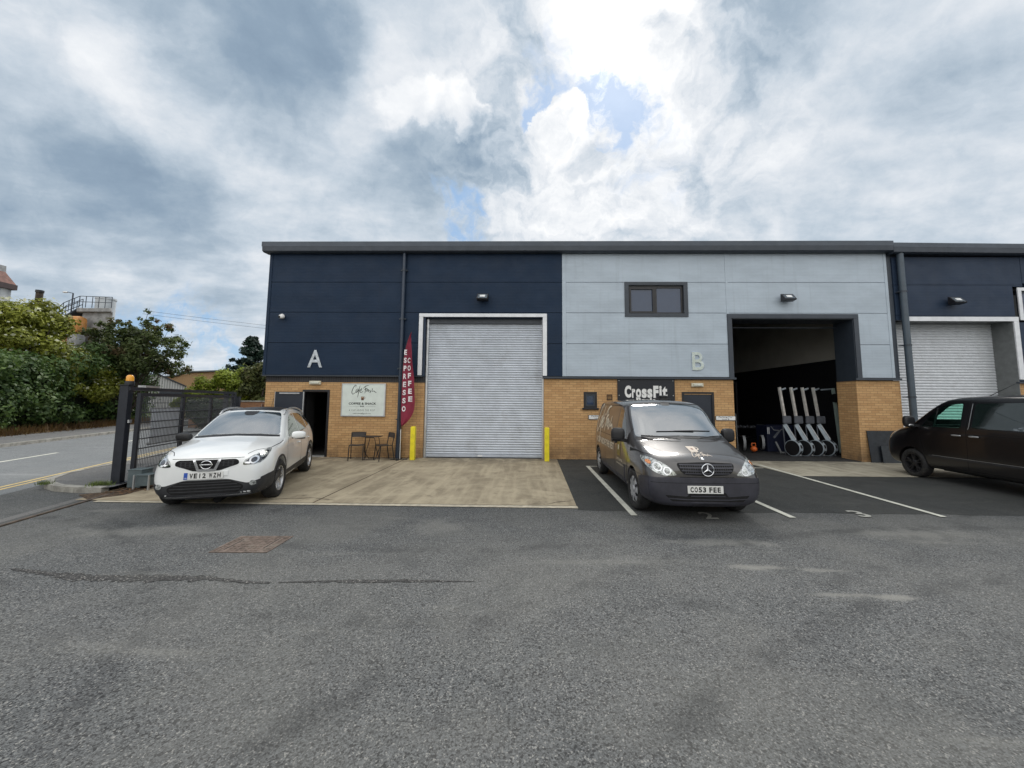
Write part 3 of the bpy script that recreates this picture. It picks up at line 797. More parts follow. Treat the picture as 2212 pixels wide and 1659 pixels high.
# door A stands wide open, its leaf folded back against the brick
b = MB(); b.box(-7.17, -7.10, -0.012, 0.12, 0, 2.06); b.box(-6.36, -6.29, -0.012, 0.12, 0, 2.06); b.box(-7.17, -6.29, -0.013, 0.12, 2.061, 2.12)
df = b.build('door_frame', m_black_metal, bAB)
b = MB(); b.box(-7.10, -6.36, -0.04, 0.10, 0.0, 0.05); b.build('threshold', m_steel, df)
leaf = MB(); leaf.box(0.0, 0.86, -0.022, 0.022, 0.03, 2.05)
lo = leaf.build('door', mat('navy_door', (0.020, 0.026, 0.040), 0.4, var=0.05), bAB, local=True)
lo.location = Vector((-7.10, -0.07, 0))-bAB.location; lo.rotation_euler = (0, 0, math.radians(183.5+0))
b = MB(); b.box(-0.03, 0.0, -0.028, 0.028, 0.03, 2.05); b.box(0.86, 0.875, -0.026, 0.026, 0.03, 2.05); b.build('edge_strip', m_steel, lo, local=True)
b = MB(); b.box(0.10, 0.72, 0.024, 0.06, 1.98, 2.02); b.tube([(0.74, 0.03, 1.02), (0.74, 0.07, 1.02), (0.62, 0.07, 1.02)], 0.011, 8); b.build('door_handle', m_steel, lo, local=True)
b = MB(); b.box(-7.125, -7.10, 0.101, 0.63, 0, 2.06); b.box(-6.355, -6.32, 0.101, 0.63, 0, 2.06); b.box(-7.1, -6.35, 0.101, 0.63, 2.04, 2.07); b.build('doorway_blackout', m_in_black_, bAB)  # black sheets added over the brick reveal so the doorway reads dark
# door B shut
b = MB(); b.box(4.86, 4.93, -0.012, 0.1, 0, 2.06); b.box(5.79, 5.86, -0.012, 0.1, 0, 2.06); b.box(4.86, 5.86, -0.013, 0.1, 2.061, 2.12); df = b.build('door_frame', m_black_metal, bAB)
b = MB(); b.box(4.93, 5.79, 0.02, 0.07, 0.02, 2.06); b.box(5.03, 5.69, 0.012, 0.02, 0.15, 1.92); d_ = b.build('door', MATS['navy_door'], bAB)
b = MB(); b.tube([(5.03, 0.01, 1.02), (5.03, -0.05, 1.02), (5.15, -0.05, 1.02)], 0.011, 8); b.build('door_handle', m_steel, d_)

# unit letters, cut in brushed metal
m_let = mat('brushed_letter', (0.50, 0.54, 0.58), 0.3, metal=0.35, var=0.12, vscale=9, dirt=((0.25, 0.27, 0.3), 14, 0.5))
m_letb = mat('polished_letter', (0.62, 0.70, 0.80), 0.12, metal=0.9, var=0.05)
def solid_text(bm, f, depth, parent, name, m):
    """extrude flat glyphs: f maps (u,v,w) with w depth"""
    fl = list(bm.faces)
    r = bmesh.ops.extrude_face_region(bm, geom=fl)
    top = [g for g in r['geom'] if isinstance(g, bmesh.types.BMVert)]
    st = set(top)
    for v in bm.verts:
        v.co = Vector(f(v.co.x, v.co.y, depth if v in st else 0.0))
    return MB().bm(bm).build(name, m, parent)
for ch, x, z, w, h, mm in (('A', -6.79, 3.11, 0.47, 0.56, m_let), ('B', 5.375, 3.085, 0.37, 0.57, m_letb)):
    solid_text(fit_text(ch, w, h, 0.012), lambda u, v, t: (x+u, -0.052-t, z+v), 0.03, bAB, 'unit_letter', mm)

# ------------------------------------------------------------------ interior of both bays
m_in_grey = mat('gym_upper_wall', (0.62, 0.60, 0.54), 0.9, var=0.06, vscale=1)
m_in_black = mat('gym_lower_wall', (0.012, 0.012, 0.016), 0.7, var=0.1)
m_rubber = mat('rubber_mat', (0.022, 0.023, 0.025), 0.85, var=0.2, vscale=8, bump=0.2)
b = MB(); b.box(1.2, 11.50, 0.63, 19.9, 0.011, 0.03); b.box(6.5, 10.26, 0.0, 0.629, 0.011, 0.028); b.build('gym_floor', m_rubber, bAB)
b = MB(); b.box(11.46, 11.58, 0.76, 19.9, 0.03, 3.42); b.box(1.1, 1.2, 0.63, 19.9, 0.03, 3.42); b.box(1.2, 11.46, 19.8, 19.9, 0.03, 3.42); b.build('gym_lower_wall', m_in_black, bAB)
b = MB(); b.box(11.46, 11.58, 0.63, 19.9, 3.421, 6.55); b.box(1.1, 1.2, 0.63, 19.9, 3.421, 6.55); b.box(1.2, 11.46, 19.8, 19.9, 3.421, 6.55); b.build('gym_upper_wall', m_in_grey, bAB)
b = MB(); b.box(1.1, 11.58, 0.63, 19.9, 6.551, 6.59); b.build('ceiling', m_in_black, bAB)
b = MB(); b.box(1.2, 6.48, 0.625, 0.63, 0.03, 6.5); b.build('inner_lining', m_in_black, bAB)
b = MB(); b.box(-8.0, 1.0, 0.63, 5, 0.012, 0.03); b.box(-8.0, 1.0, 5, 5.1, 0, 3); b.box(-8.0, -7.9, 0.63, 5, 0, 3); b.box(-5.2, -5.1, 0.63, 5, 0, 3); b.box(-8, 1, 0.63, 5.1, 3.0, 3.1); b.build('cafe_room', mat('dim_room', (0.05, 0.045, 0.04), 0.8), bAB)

# ================================================================== building C
bC = thing('industrial_unit', (14, 8, 0), 'slate clad industrial unit at the right edge with a white trimmed roller shutter', 'building')
sC = (11.92, 15.20, 0, 4.42)
b = MB(); cells_wall(b, 11.63, 36, 0, 2.44, 0.0, 0.58, [(11.5, 15.20, 0, 4.42)]); b.build('brick_wall', m_brick, bC)
rowsC = [2.50, 3.55, 4.55, 5.55, 6.46]
cladding(11.63, 15.62, m_slate, [(11.5, 15.20, 0, 4.42), (15.30, 15.9, 4.35, 5.5)], parent=bC, rows=rowsC)
cladding(15.70, 36, m_slate, [(15.30, 17.4, 4.35, 5.5)], parent=bC, rows=rowsC)
b = MB(); b.box(15.623, 15.697, -0.057, 0.1, 5.6, 6.46); b.build('joint_trim', m_slate, bC)
b = MB(); cells_wall(b, 11.63, 36, 2.45, 6.5, 0.101, 0.58, [(11.5, 15.20, 0, 4.42), (15.45, 17.2, 4.5, 5.4)]); b.build('backing', m_void, bC)
b = MB(); b.box(15.16, 36, -0.08, 0.0, 2.441, 2.49); b.build('drip_flashing', m_trim_dark, bC)
b = MB(); b.prism([(-0.30, 6.70), (-0.30, 6.84), (-0.26, 6.855), (0.1, 6.855), (0.1, 6.70)], lambda y, z: (11.503, y, z), lambda y, z: (36.2, y, z-0.30)); b.build('fascia', m_fascia, bC)
b = MB(); b.prism([(-0.298, 6.697), (-0.285, 6.55), (-0.22, 6.52), (0.05, 6.53), (0.05, 6.697)], lambda y, z: (11.503, y, z), lambda y, z: (36.2, y, z-0.30)); b.build('gutter', m_fascia_dk, bC)
b = MB(); b.box(11.63, 36, 0.1, 20, 6.5, 6.6); b.build('roof', m_fascia_dk, bC)
shC = shutter(11.90, 15.18, 4.36, 0.52, bC, mat('white_grey_shutter', (0.62, 0.645, 0.68), 0.45, metal=0.1, var=0.04, dirt=((0.4, 0.4, 0.4), 2, 0.3)), 0.09)
b = MB(); b.box(15.20, 15.345, -0.085, -0.051, 2.56, 4.38); b.box(11.95, 15.345, -0.088, -0.051, 4.383, 4.52); b.build('opening_trim', m_trim_white, bC)
b = MB(); b.box(15.18, 15.199, -0.05, 0.56, 0.02, 4.42); b.box(11.9, 15.18, -0.05, 0.56, 4.40, 4.419); b.build('reveal_lining', mat('grey_reveal', (0.15, 0.16, 0.16), 0.5), bC)
b = MB(); b.box(11.6, 15.2, 0.57, 0.60, 0, 4.5); b.build('shutter_backing', m_void, bC)
b = MB(); cells_wall(b, 15.42, 17.4, 4.42, 5.46, -0.08, -0.051, [(15.53, 17.29, 4.53, 5.36)]); w3 = b.build('window', m_trim_white, bC)
b = MB(); cells_wall(b, 15.50, 17.32, 4.50, 5.39, 0.0, 0.05, [(15.60, 16.35, 4.6, 5.3), (16.45, 17.2, 4.6, 5.3)]); b.build('window_frame', m_trim_dark, w3)
b = MB(); b.box(15.55, 17.25, 0.02, 0.03, 4.55, 5.35); b.build('window_pane', m_glass_dark, w3)

# aerials standing up behind the eaves
b0 = None
for x, y, h, lab in ((2.4, 2.5, 0.62, 'thin aerial on the roof above the navy and silver joint'), (11.9, 2.0, 0.5, 'thin aerial on the roof by the fascia step'),
                  (13.9, 2.2, 0.48, 'first of three short aerials on the slate unit roof, nearest the fascia step'), (14.15, 2.4, 0.62, 'middle one of three short aerials on the slate unit roof'), (14.6, 2.3, 0.45, 'last of three short aerials on the slate unit roof'), (17.0, 2.2, 0.55, 'lone aerial on the roof at the far right edge')):
    t = thing('roof_aerial', (x, y, 6.6), lab, 'aerial', group='aerials on the roof')
    MB().tube([(0, 0, 0), (0, 0, h+0.55)], 0.012, 6).build('mast', m_steel, t, local=True)
    MB().tube([(-0.07, 0, h+0.40), (0.07, 0, h+0.40)], 0.008, 6).build('crossbar', m_steel, t, local=True)
# ================================================================== vehicle toolkit (local axes: x forward, y left, z up)
def car_paint(name, col, metal=0.0, rough=0.32, coat=1.0, flake=0.0, dust=0.25):
    m, nt, b = new_mat(name)
    tc = N(nt, 'ShaderNodeTexCoord').outputs['Object']
    c = MIX(nt, MR(nt, NOISE(nt, tc, 1.5, 4), 0.3, 0.7), tuple(x*0.93 for x in col), tuple(min(1, x*1.06) for x in col))
    s = N(nt, 'ShaderNodeSeparateXYZ'); nt.links.new(tc, s.inputs[0])
    grime = M(nt, 'MULTIPLY', MR(nt, s.outputs[2], 0.75, 0.25, 0.0, 1.0), MR(nt, NOISE(nt, tc, 5, 7, 0.7), 0.35, 0.75, 0.1, dust*2))
    c = MIX(nt, grime, c, (0.16, 0.145, 0.12))
    nt.links.new(c, b.inputs['Base Color'])
    b.inputs['Metallic'].default_value = metal
    nt.links.new(M(nt, 'ADD', rough, M(nt, 'MULTIPLY', grime, 0.3)), b.inputs['Roughness'])
    b.inputs['Coat Weight'].default_value = coat; b.inputs['Coat Roughness'].default_value = 0.04
    return m
m_tyre = mat('tyre_rubber', (0.018, 0.018, 0.019), 0.8, var=0.25, vscale=12, bump=0.3, dirt=((0.09, 0.08, 0.065), 8, 0.5))
m_alloy = mat('alloy_rim', (0.52, 0.53, 0.55), 0.28, metal=0.75, var=0.06, dirt=((0.12, 0.10, 0.08), 10, 0.4))
m_hubcap = mat('silver_hubcap', (0.40, 0.41, 0.43), 0.4, metal=0.3, var=0.1, dirt=((0.12, 0.11, 0.10), 10, 0.55))
m_rim_dark = mat('dark_rim', (0.025, 0.025, 0.028), 0.35, metal=0.3, var=0.1)
m_plastic = mat('bumper_plastic', (0.030, 0.031, 0.035), 0.55, var=0.12, vscale=5, bump=0.2, bscale=160)
m_bump_navy = mat('faded_bumper_plastic', (0.038, 0.038, 0.050), 0.5, var=0.14, vscale=4, bump=0.2, bscale=160)
m_chrome = mat('chrome', (0.75, 0.76, 0.78), 0.12, metal=1.0, var=0.03)
m_wind = mat('windscreen_glass', (0.035, 0.050, 0.058), 0.02, var=0.06, vscale=3, coat=1.0, spec=1.0)
for m__ in (m_wind,):
    p__ = m__.node_tree.nodes['Principled BSDF']; p__.inputs['IOR'].default_value = 2.0; p__.inputs['Coat IOR'].default_value = 2.7; p__.inputs['Coat Roughness'].default_value = 0.0
m_sideglass = mat('tinted_side_glass', (0.012, 0.020, 0.018), 0.03, var=0.1, vscale=3, coat=1.0, spec=1.0)
m_gap = mat('panel_gap', (0.004, 0.004, 0.005), 0.8, var=0.0)
m_lens = mat('lamp_lens', (0.42, 0.44, 0.43), 0.12, metal=0.35, var=0.45, vscale=26, coat=1.0)
m_lens_dark = mat('lamp_inner', (0.05, 0.055, 0.065), 0.06, metal=0.4, var=0.3, vscale=30, coat=1.0)
m_amber = mat('indicator_amber', (0.65, 0.24, 0.08), 0.2, var=0.2, vscale=30, coat=1.0)
m_plate_w = mat('number_plate_white', (0.72, 0.72, 0.70), 0.4, var=0.04, dirt=((0.4, 0.38, 0.33), 14, 0.35))
m_plate_b = mat('plate_band_blue', (0.02, 0.09, 0.45), 0.4)
m_ink = mat('black_ink', (0.008, 0.008, 0.008), 0.5, var=0.02)

def make_body(name, stations, L, root, mats, axles, arch_r, width, sill_z=0.0, creases=None, tunnel=None, level=3, extra_cut=None):
    """loft rings of 8 half-points, subdivide, then cut wheel arches; returns object and BVH of the smooth skin"""
    xf = L/2
    bm = bmesh.new(); rings = []
    for s, pts in stations:
        ring = []
        for i, p in enumerate(pts):
            dx = p[2] if len(p) > 2 else 0.0
            ring.append(bm.verts.new((xf-s+dx, p[0], p[1])))
        for i in range(6, 0, -1):
            p = pts[i]; dx = p[2] if len(p) > 2 else 0.0
            ring.append(bm.verts.new((xf-s+dx, -p[0], p[1])))
        rings.append(ring)
    n = 14
    cl = bm.edges.layers.float.new('crease_edge')
    for a, c in zip(rings, rings[1:]):
        for j in range(n): bm.faces.new((a[j], a[(j+1) % n], c[(j+1) % n], c[j]))
    for ring in (rings[0], rings[-1]):
        # cap: rows across the centre line
        for i in range(0, 7):
            l0, l1 = ring[i], ring[i+1]; r0, r1 = ring[(14-i) % 14], ring[(14-i-1) % 14]
            vs = []
            for v in (l0, l1, r1, r0):
                if v not in vs: vs.append(v)
            bm.faces.new(vs)
    bm.edges.ensure_lookup_table()
    for (i, s0, s1, cr) in (creases or []):
        for k in range(len(rings)-1):
            if stations[k][0] >= s0-1e-6 and stations[k+1][0] <= s1+1e-6:
                for j in {i, (14-i) % 14}:
                    e = bm.edges.get((rings[k][j], rings[k+1][j]))
                    if e: e[cl] = cr
    bmesh.ops.recalc_face_normals(bm, faces=bm.faces)
    me = bpy.data.meshes.new(name); bm.to_mesh(me); bm.free()
    ob = bpy.data.objects.new(name, me); COL.objects.link(ob)
    md = ob.modifiers.new('smooth', 'SUBSURF'); md.levels = level; md.render_levels = level
    dg = bpy.context.evaluated_depsgraph_get()
    skin = bpy.data.meshes.new_from_object(ob.evaluated_get(dg))
    bvh = BVHTree.FromPolygons([v.co[:] for v in skin.vertices], [tuple(p.vertices) for p in skin.polygons])
    ob.modifiers.clear(); ob.data = skin; bpy.data.meshes.remove(me); skin.name = name
    # cutters for the arches
    cb = MB()
    for s in axles:
        for sg in (-1, 1):
            y0, y1 = sg*(width/2-0.34), sg*(width/2+0.3)
            cb.lathe([(0, 0), (arch_r, 0), (arch_r, abs(y1-y0)), (0, abs(y1-y0))], (xf-s, y0, arch_r*0.90), (0, sg, 0), 48)
    cut = cb.build('arch_cutter', m_gap)
    bm = bmesh.new(); bm.from_mesh(cut.data); bmesh.ops.remove_doubles(bm, verts=bm.verts, dist=1e-5); bmesh.ops.recalc_face_normals(bm, faces=bm.faces); bm.to_mesh(cut.data); bm.free()
    bo = ob.modifiers.new('arches', 'BOOLEAN'); bo.operation = 'DIFFERENCE'; bo.object = cut; bo.solver = 'EXACT'
    extra = []
    for k, mb_ in enumerate(extra_cut or []):
        e = mb_.build('cab_cutter', m_gap, local=True); extra.append(e)
        b2 = ob.modifiers.new('cab%d' % k, 'BOOLEAN'); b2.operation = 'DIFFERENCE'; b2.object = e; b2.solver = 'EXACT'
    dg = bpy.context.evaluated_depsgraph_get(); dg.update()
    res = bpy.data.meshes.new_from_object(ob.evaluated_get(dg))
    ob.modifiers.clear(); ob.data = res; bpy.data.meshes.remove(skin)
    for e in [cut]+extra: bpy.data.objects.remove(e)
    bm = bmesh.new(); bm.from_mesh(res)
    if sill_z:
        bmesh.ops.bisect_plane(bm, geom=list(bm.verts)+list(bm.edges)+list(bm.faces), plane_co=(0, 0, sill_z), plane_no=(0, 0, 1))
    bm.faces.ensure_lookup_table()
    for f in bm.faces:
        c = f.calc_center_median(); f.smooth = True; f.material_index = 0
        if sill_z and c.z < sill_z: f.material_index = 2
        if c.z < 0.24 and abs(f.normal.z) > 0.8: f.material_index = 1
        for s in axles:
            r = math.hypot(c.x-(xf-s), c.z-arch_r*0.90)
            if r < arch_r*1.003 and abs(c.y) < width/2-0.02 and (abs(abs(c.y)-(width/2-0.34)) < 0.004 or all(abs(math.hypot(v.co.x-(xf-s), v.co.z-arch_r*0.90)-arch_r) < 0.004 for v in f.verts)):
                f.material_index = 1; f.smooth = False
        if extra_cut:
            loc, nrm, idx, dist = bvh.find_nearest(c)
            if dist is not None and dist > 0.03 and f.material_index == 0: f.material_index = 1; f.smooth = False
    bm.to_mesh(res); bm.free()
    res.materials.clear()
    for m in mats: res.materials.append(m)
    res.set_sharp_from_angle(angle=math.radians(38))
    ob.parent = root; ob.name = name; res.name = name
    return ob, bvh

class Skin:
    """drapes flat outlines over the smooth body"""
    def __init__(s, bvh, L): s.bvh = bvh; s.xf = L/2
    def hit(s, axis, sg, a, c):
        if axis == 'x': o, d = Vector((sg*6, a, c)), Vector((-sg, 0, 0))
        elif axis == 'y': o, d = Vector((a, sg*6, c)), Vector((0, -sg, 0))
        else: o, d = Vector((a, c, 6)), Vector((0, 0, -1))
        loc, nrm, i, dist = s.bvh.ray_cast(o, d)
        if loc is None:
            q = o + d*5; loc, nrm, i, dist = s.bvh.find_nearest(q)
            for _ in range(3):
                if axis == 'x': q = Vector((loc.x, a, c))
                elif axis == 'y': q = Vector((a, loc.y, c))
                else: q = Vector((a, c, loc.z))
                loc, nrm, i, dist = s.bvh.find_nearest(q)
        if nrm.dot(-d) < 0: nrm = -nrm
        return loc, nrm
    def P(s, axis, poly):      # s-coordinates to local x where needed
        if axis == 'x': return [Vector((p[0], p[1])) for p in poly]
        return [Vector((s.xf-p[0], p[1])) for p in poly]
    def flat(s, axis, sg, bm, off=0.003, grid=0.06, thick=0.006):
        """bm lies in the xy plane of (a,c); returns draped bmesh"""
        xs = [v.co.x for v in bm.verts]; ys = [v.co.y for v in bm.verts]
        def cuts(lo, hi, no):
            k = int((hi-lo)/grid)
            for i in range(1, k+1):
                t = lo + (hi-lo)*i/(k+1)
                co = Vector((t, 0, 0)) if no[0] else Vector((0, t, 0))
                bmesh.ops.bisect_plane(bm, geom=list(bm.verts)+list(bm.edges)+list(bm.faces), plane_co=co, plane_no=Vector((*no, 0)))
        if grid:
            cuts(min(xs), max(xs), (1, 0)); cuts(min(ys), max(ys), (0, 1))
        bmesh.ops.triangulate(bm, faces=[f for f in bm.faces if len(f.verts) > 4])
        nrm = {}
        for v in bm.verts:
            loc, n_ = s.hit(axis, sg, v.co.x, v.co.y); v.co = loc + n_*off; nrm[v] = n_
        bm.normal_update()
        for f in bm.faces:
            m_ = sum((nrm[v] for v in f.verts), Vector())
            if f.normal.dot(m_) < 0: f.normal_flip()
        if thick:
            be = [e for e in bm.edges if len(e.link_faces) == 1]
            r = bmesh.ops.extrude_edge_only(bm, edges=be)
            newv = [g for g in r['geom'] if isinstance(g, bmesh.types.BMVert)]
            for v in newv:
                loc, n_, i, d_ = s.bvh.find_nearest(v.co); 
                v.co = v.co - nrm_of(n_, v.co-loc)*(off+thick)
        return bm
    def patch(s, name, m, parent, axis, sg, poly, r=0.02, off=0.003, grid=0.06, thick=0.006, both=False, holes=None):
        b = MB()
        for g in ((1, -1) if both else (sg,)):
            pts = rounded(poly, r) if r else poly
            P = s.P(axis, pts)
            bm = bmesh.new()
            tr = tessellate_polygon([[Vector((p.x, p.y, 0)) for p in P]])
            vs = [bm.verts.new((p.x, p.y, 0)) for p in P]
            for t in tr:
                try: bm.faces.new([vs[i] for i in t])
                except ValueError: pass
            if axis == 'x' and both and g == -1:
                for v in bm.verts: v.co.x = -v.co.x
            s.flat(axis, g if axis == 'y' else sg, bm, off, grid, thick)
            b.bm(bm)
        return b.build(name, m, parent, smooth=40, local=True, fix=False)
    def ribbon(s, b, axis, sg, pts, w=0.006, off=0.0015, step=0.03, close=False):
        P = s.P(axis, pts); q = []
        if close: P = P+[P[0]]
        for i in range(len(P)-1):
            n = max(1, int((P[i+1]-P[i]).length/step))
            for k in range(n): q.append(P[i].lerp(P[i+1], k/n))
        q.append(P[-1]); vs = []
        for i, p in enumerate(q):
            d = (q[min(i+1, len(q)-1)]-q[max(i-1, 0)]).normalized(); n_ = Vector((-d.y, d.x))*w/2
            for e in (p+n_, p-n_):
                loc, nn = s.hit(axis, sg, e.x, e.y); vs.append(loc+nn*off)
        b.add(vs, [(2*i, 2*i+1, 2*i+3, 2*i+2) for i in range(len(q)-1)])
        return b
    def text(s, name, m, parent, axis, sg, bm, org, sx, off=0.005, grid=0.08):
        """bm glyphs (u,v); placed at org in (a,c) coordinates; sx = -1 mirrors u for reading from outside"""
        o = s.P(axis, [org])[0]
        for v in bm.verts: v.co = Vector((o.x + sx*v.co.x, o.y + v.co.y, 0))
        s.flat(axis, sg, bm, off, grid, 0)
        return MB().bm(bm).build(name, m, parent, local=True, fix=False)

def nrm_of(n, d):
    n = n.normalized()
    return n if n.dot(d) >= 0 else -n

def smooth_pts(pts, k=5):
    q = []
    P = [Vector(p) for p in pts]
    for i in range(len(P)-1):
        p0, p1, p2, p3 = P[max(i-1, 0)], P[i], P[i+1], P[min(i+2, len(P)-1)]
        for j in range(k):
            t = j/k; q.append((0.5*((2*p1)+(-p0+p2)*t+(2*p0-5*p1+4*p2-p3)*t*t+(-p0+3*p1-3*p2+p3)*t**3))[:])
    q.append(P[-1][:])
    return q

def blob(b, c, size, e=0.6, rot=None, n=20, mi=0):
    """rounded block (superellipsoid)"""
    c = Vector(c); R = rot.to_matrix() if rot is not None else Matrix.Identity(3)
    sp = lambda w, m_: math.copysign(abs(w)**m_, w)
    vs = []; fs = []; nu, nv = n, n*2
    for i in range(nu+1):
        t = -PI/2+PI*i/nu
        for j in range(nv):
            p = 2*PI*j/nv
            v = Vector((size[0]/2*sp(math.cos(t), e)*sp(math.cos(p), e), size[1]/2*sp(math.cos(t), e)*sp(math.sin(p), e), size[2]/2*sp(math.sin(t), e)))
            vs.append(c+R@v)
    for i in range(nu):
        for j in range(nv): fs.append((i*nv+j, i*nv+(j+1) % nv, (i+1)*nv+(j+1) % nv, (i+1)*nv+j))
    return b.add(vs, fs, mi)

def wheel(root, x, y, sg, R, rim_r, w, style, m_rim, steer=0.0):
    """hub + tyre + rim; sg = side (+1 left)"""
    hub = MB(); hub.lathe([(0, 0), (rim_r*0.95, 0), (rim_r*0.95, 0.03), (0, 0.03)], (0, -sg*0.02, 0), (0, sg, 0), 32)
    h = hub.build('wheel', m_gap, root, smooth=40, local=True)
    h.location = (x, y-sg*w/2, R); h.rotation_euler = (0, 0, steer)
    t = MB(); hw = w/2
    t.lathe([(rim_r, -hw+0.01), (rim_r+0.02, -hw), (R-0.035, -hw-0.004), (R-0.008, -hw+0.022), (R, -hw+0.05), (R, hw-0.05), (R-0.008, hw-0.022), (R-0.035, hw+0.004), (rim_r+0.02, hw), (rim_r, hw-0.012), (rim_r-0.012, hw-0.03), (rim_r-0.012, -hw+0.03), (rim_r, -hw+0.01)], (0, 0, 0), (0, sg, 0), 64)
    t.build('tyre', m_tyre, h, smooth=50, local=True)
    r = MB()
    if style == 'alloy':
        r.lathe([(rim_r-0.001, hw-0.02), (rim_r-0.004, hw-0.004), (rim_r-0.018, hw-0.010), (rim_r-0.028, hw-0.05), (rim_r-0.03, -hw+0.04)], (0, 0, 0), (0, sg, 0), 64)
        r.lathe([(0, hw-0.022), (0.03, hw-0.022), (0.055, hw-0.030), (0.075, hw-0.045), (0.08, hw-0.09)], (0, 0, 0), (0, sg, 0), 32)
        for k in range(5):
            for da in (-0.17, 0.17):
                a = 2*PI*k/5+0.3
                p0 = Vector((math.cos(a+da*0.5)*0.055, 0, math.sin(a+da*0.5)*0.055)); p1 = Vector((math.cos(a+da)*(rim_r-0.02), 0, math.sin(a+da)*(rim_r-0.02)))
                d = (p1-p0).normalized(); s_ = Vector((-d.z, 0, d.x))
                vs = []
                for p, hwid, yo in ((p0, 0.020, hw-0.035), (p1, 0.014, hw-0.018)):
                    for q in (-1, 1): vs.append(p+s_*q*hwid*1.3+Vector((0, sg*(yo-0.035), 0)))
                    for q in (-1, 1): vs.append(p+s_*q*hwid*0.8+Vector((0, sg*yo, 0)))
                r.add(vs, [(2, 3, 7, 6), (0, 2, 6, 4), (1, 5, 7, 3), (0, 1, 3, 2), (4, 6, 7, 5), (0, 4, 5, 1)])
    else:      # hub cap: a dished disc with curved slots round its edge
        ns = 8; n = 96; prof = [(0.0, 0.0), (0.045, 0.0), (0.05, -0.012), (0.10, -0.006), (rim_r*0.62, 0.0), (rim_r*0.74, -0.002), (rim_r*0.90, -0.008), (rim_r*0.985, -0.018), (rim_r, -0.035)]
        vs = []
        for rr, h_ in prof:
            for j in range(n):
                a = 2*PI*j/n
                vs.append((math.cos(a)*rr, sg*(hw+0.004+h_), math.sin(a)*rr))
        fs = []
        for i in range(len(prof)-1):
            for j in range(n):
                ph = (j % (n//ns))/(n/ns)
                if i == 5 and 0.28 < ph < 0.72: continue
                if i == 6 and 0.36 < ph < 0.64: continue
                if i == 4 and 0.40 < ph < 0.60: continue
                fs.append((i*n+j, i*n+(j+1) % n, (i+1)*n+(j+1) % n, (i+1)*n+j))
        r.add(vs, fs)
    r.build('rim', m_rim, h, smooth=30, local=True)
    return h

def plate(root, xf, y, z, w, h, txt, tw, tilt=0.0, band=True, rz=0.0):
    """number plate facing +x"""
    p = MB(); p.bbox(-0.006, 0.0, -w/2, w/2, -h/2, h/2, 0.002)
    o = p.build('number_plate', m_plate_w, root, local=True); o.location = (xf, y, z); o.rotation_euler = (0, -tilt, rz)
    if band:
        q = MB(); q.box(0.0, 0.0012, -w/2+0.004-0.0, -w/2+0.052, -h/2+0.004, h/2-0.004); q.build('country_band', m_plate_b, o, local=True)
        q = MB()
        bm = map_bm(fit_text('GB', 0.032, 0.018, 0.01), lambda u, v: (0.0022, -w/2+0.027+u, v-0.03)); q.bm(bm).build('band_lettering', m_plate_w, o, local=True, fix=False)
    a, c = txt
    cw = tw/ (len(a)+len(c)+0.55)
    b = MB(); y0 = -tw/2 + (0.022 if band else 0)
    yy = y0
    for ch in a+' '+c:
        if ch == ' ': yy += cw*0.55; continue
        g = fit_text(ch, cw*(0.80 if ch not in '1I' else 0.22), h*0.68, 0.042)
        map_bm(g, lambda u, v: (0.0016, (yy+cw/2+u), v)); b.bm(g); yy += cw
    b.build('plate_lettering', m_ink, o, local=True, fix=False)
    return o
CAFE = [
 [(655,205),(690,150),(672,112),(610,170),(555,280),(525,380),(535,450),(570,485),(640,440),(695,400)],
 [(790,265),(722,290),(692,350),(702,412),(745,380),(785,285),(758,355),(768,402)],
 [(852,130),(825,250),(802,400),(782,520),(766,612)], [(745,365),(835,320)],
 [(862,362),(922,322),(915,288),(870,302),(850,370),(882,412),(935,400),(985,350)], [(900,262),(938,238)],
 [(985,252),(1050,180),(1120,142),(1210,135)], [(1082,200),(1076,320),(1055,448)], [(1028,302),(1090,262),(1165,240)],
 [(1132,290),(1120,385)], [(1124,325),(1150,292),(1180,302)],
 [(1170,352),(1212,322),(1200,298),(1174,332),(1190,382),(1225,375)],
 [(1282,308),(1250,340),(1292,370),(1268,408),(1238,390)],
 [(1362,248),(1340,372)], [(1342,382),(1400,355),(1424,350),(1452,372),(1490,400),(1532,422)]]
def cafe_bm(w, width):
    """the handwritten shop name, w wide, centred"""
    x0, x1, yc = 520, 1535, 330
    k = w/(x1-x0)
    st = [[((x-(x0+x1)/2)*k, -(y-yc)*k) for x, y in s_] for s_ in CAFE]
    vs, fs = strokes2d(st, width)
    bm = bmesh.new(); V = [bm.verts.new((v[0], v[1], 0)) for v in vs]
    for f in fs: bm.faces.new([V[i] for i in f])
    return bm
def mug_bm(w, part):
    """small mug emblem: outline, coffee, handle, square by part name"""
    bm = bmesh.new()
    def poly(p):
        bm.faces.new([bm.verts.new((x*w, y*w, 0)) for x, y in p])
    if part == 'body': poly([(-0.5, 0.5), (-0.47, -0.44), (-0.40, -0.5), (0.20, -0.5), (0.27, -0.44), (0.30, 0.5)])
    if part == 'handle':
        o_ = [(0.30, 0.42), (0.50, 0.38), (0.60, 0.15), (0.52, -0.08), (0.28, -0.22)]; i_ = [(0.30, 0.32), (0.45, 0.28), (0.50, 0.14), (0.43, 0.0), (0.28, -0.10)]
        V = [bm.verts.new((x*w, y*w, 0)) for x, y in o_+i_]
        for k in range(4): bm.faces.new((V[k], V[k+1], V[5+k+1], V[5+k]))
    if part == 'froth': poly([(-0.42, 0.42), (-0.40, 0.0), (-0.2, 0.14), (0.0, -0.02), (0.14, 0.18), (0.22, 0.42)])
    if part == 'bean': poly([(-0.20, 0.1), (-0.10, 0.18), (0.0, 0.1), (0.02, -0.05), (-0.08, -0.14), (-0.2, -0.06)])
    return bm
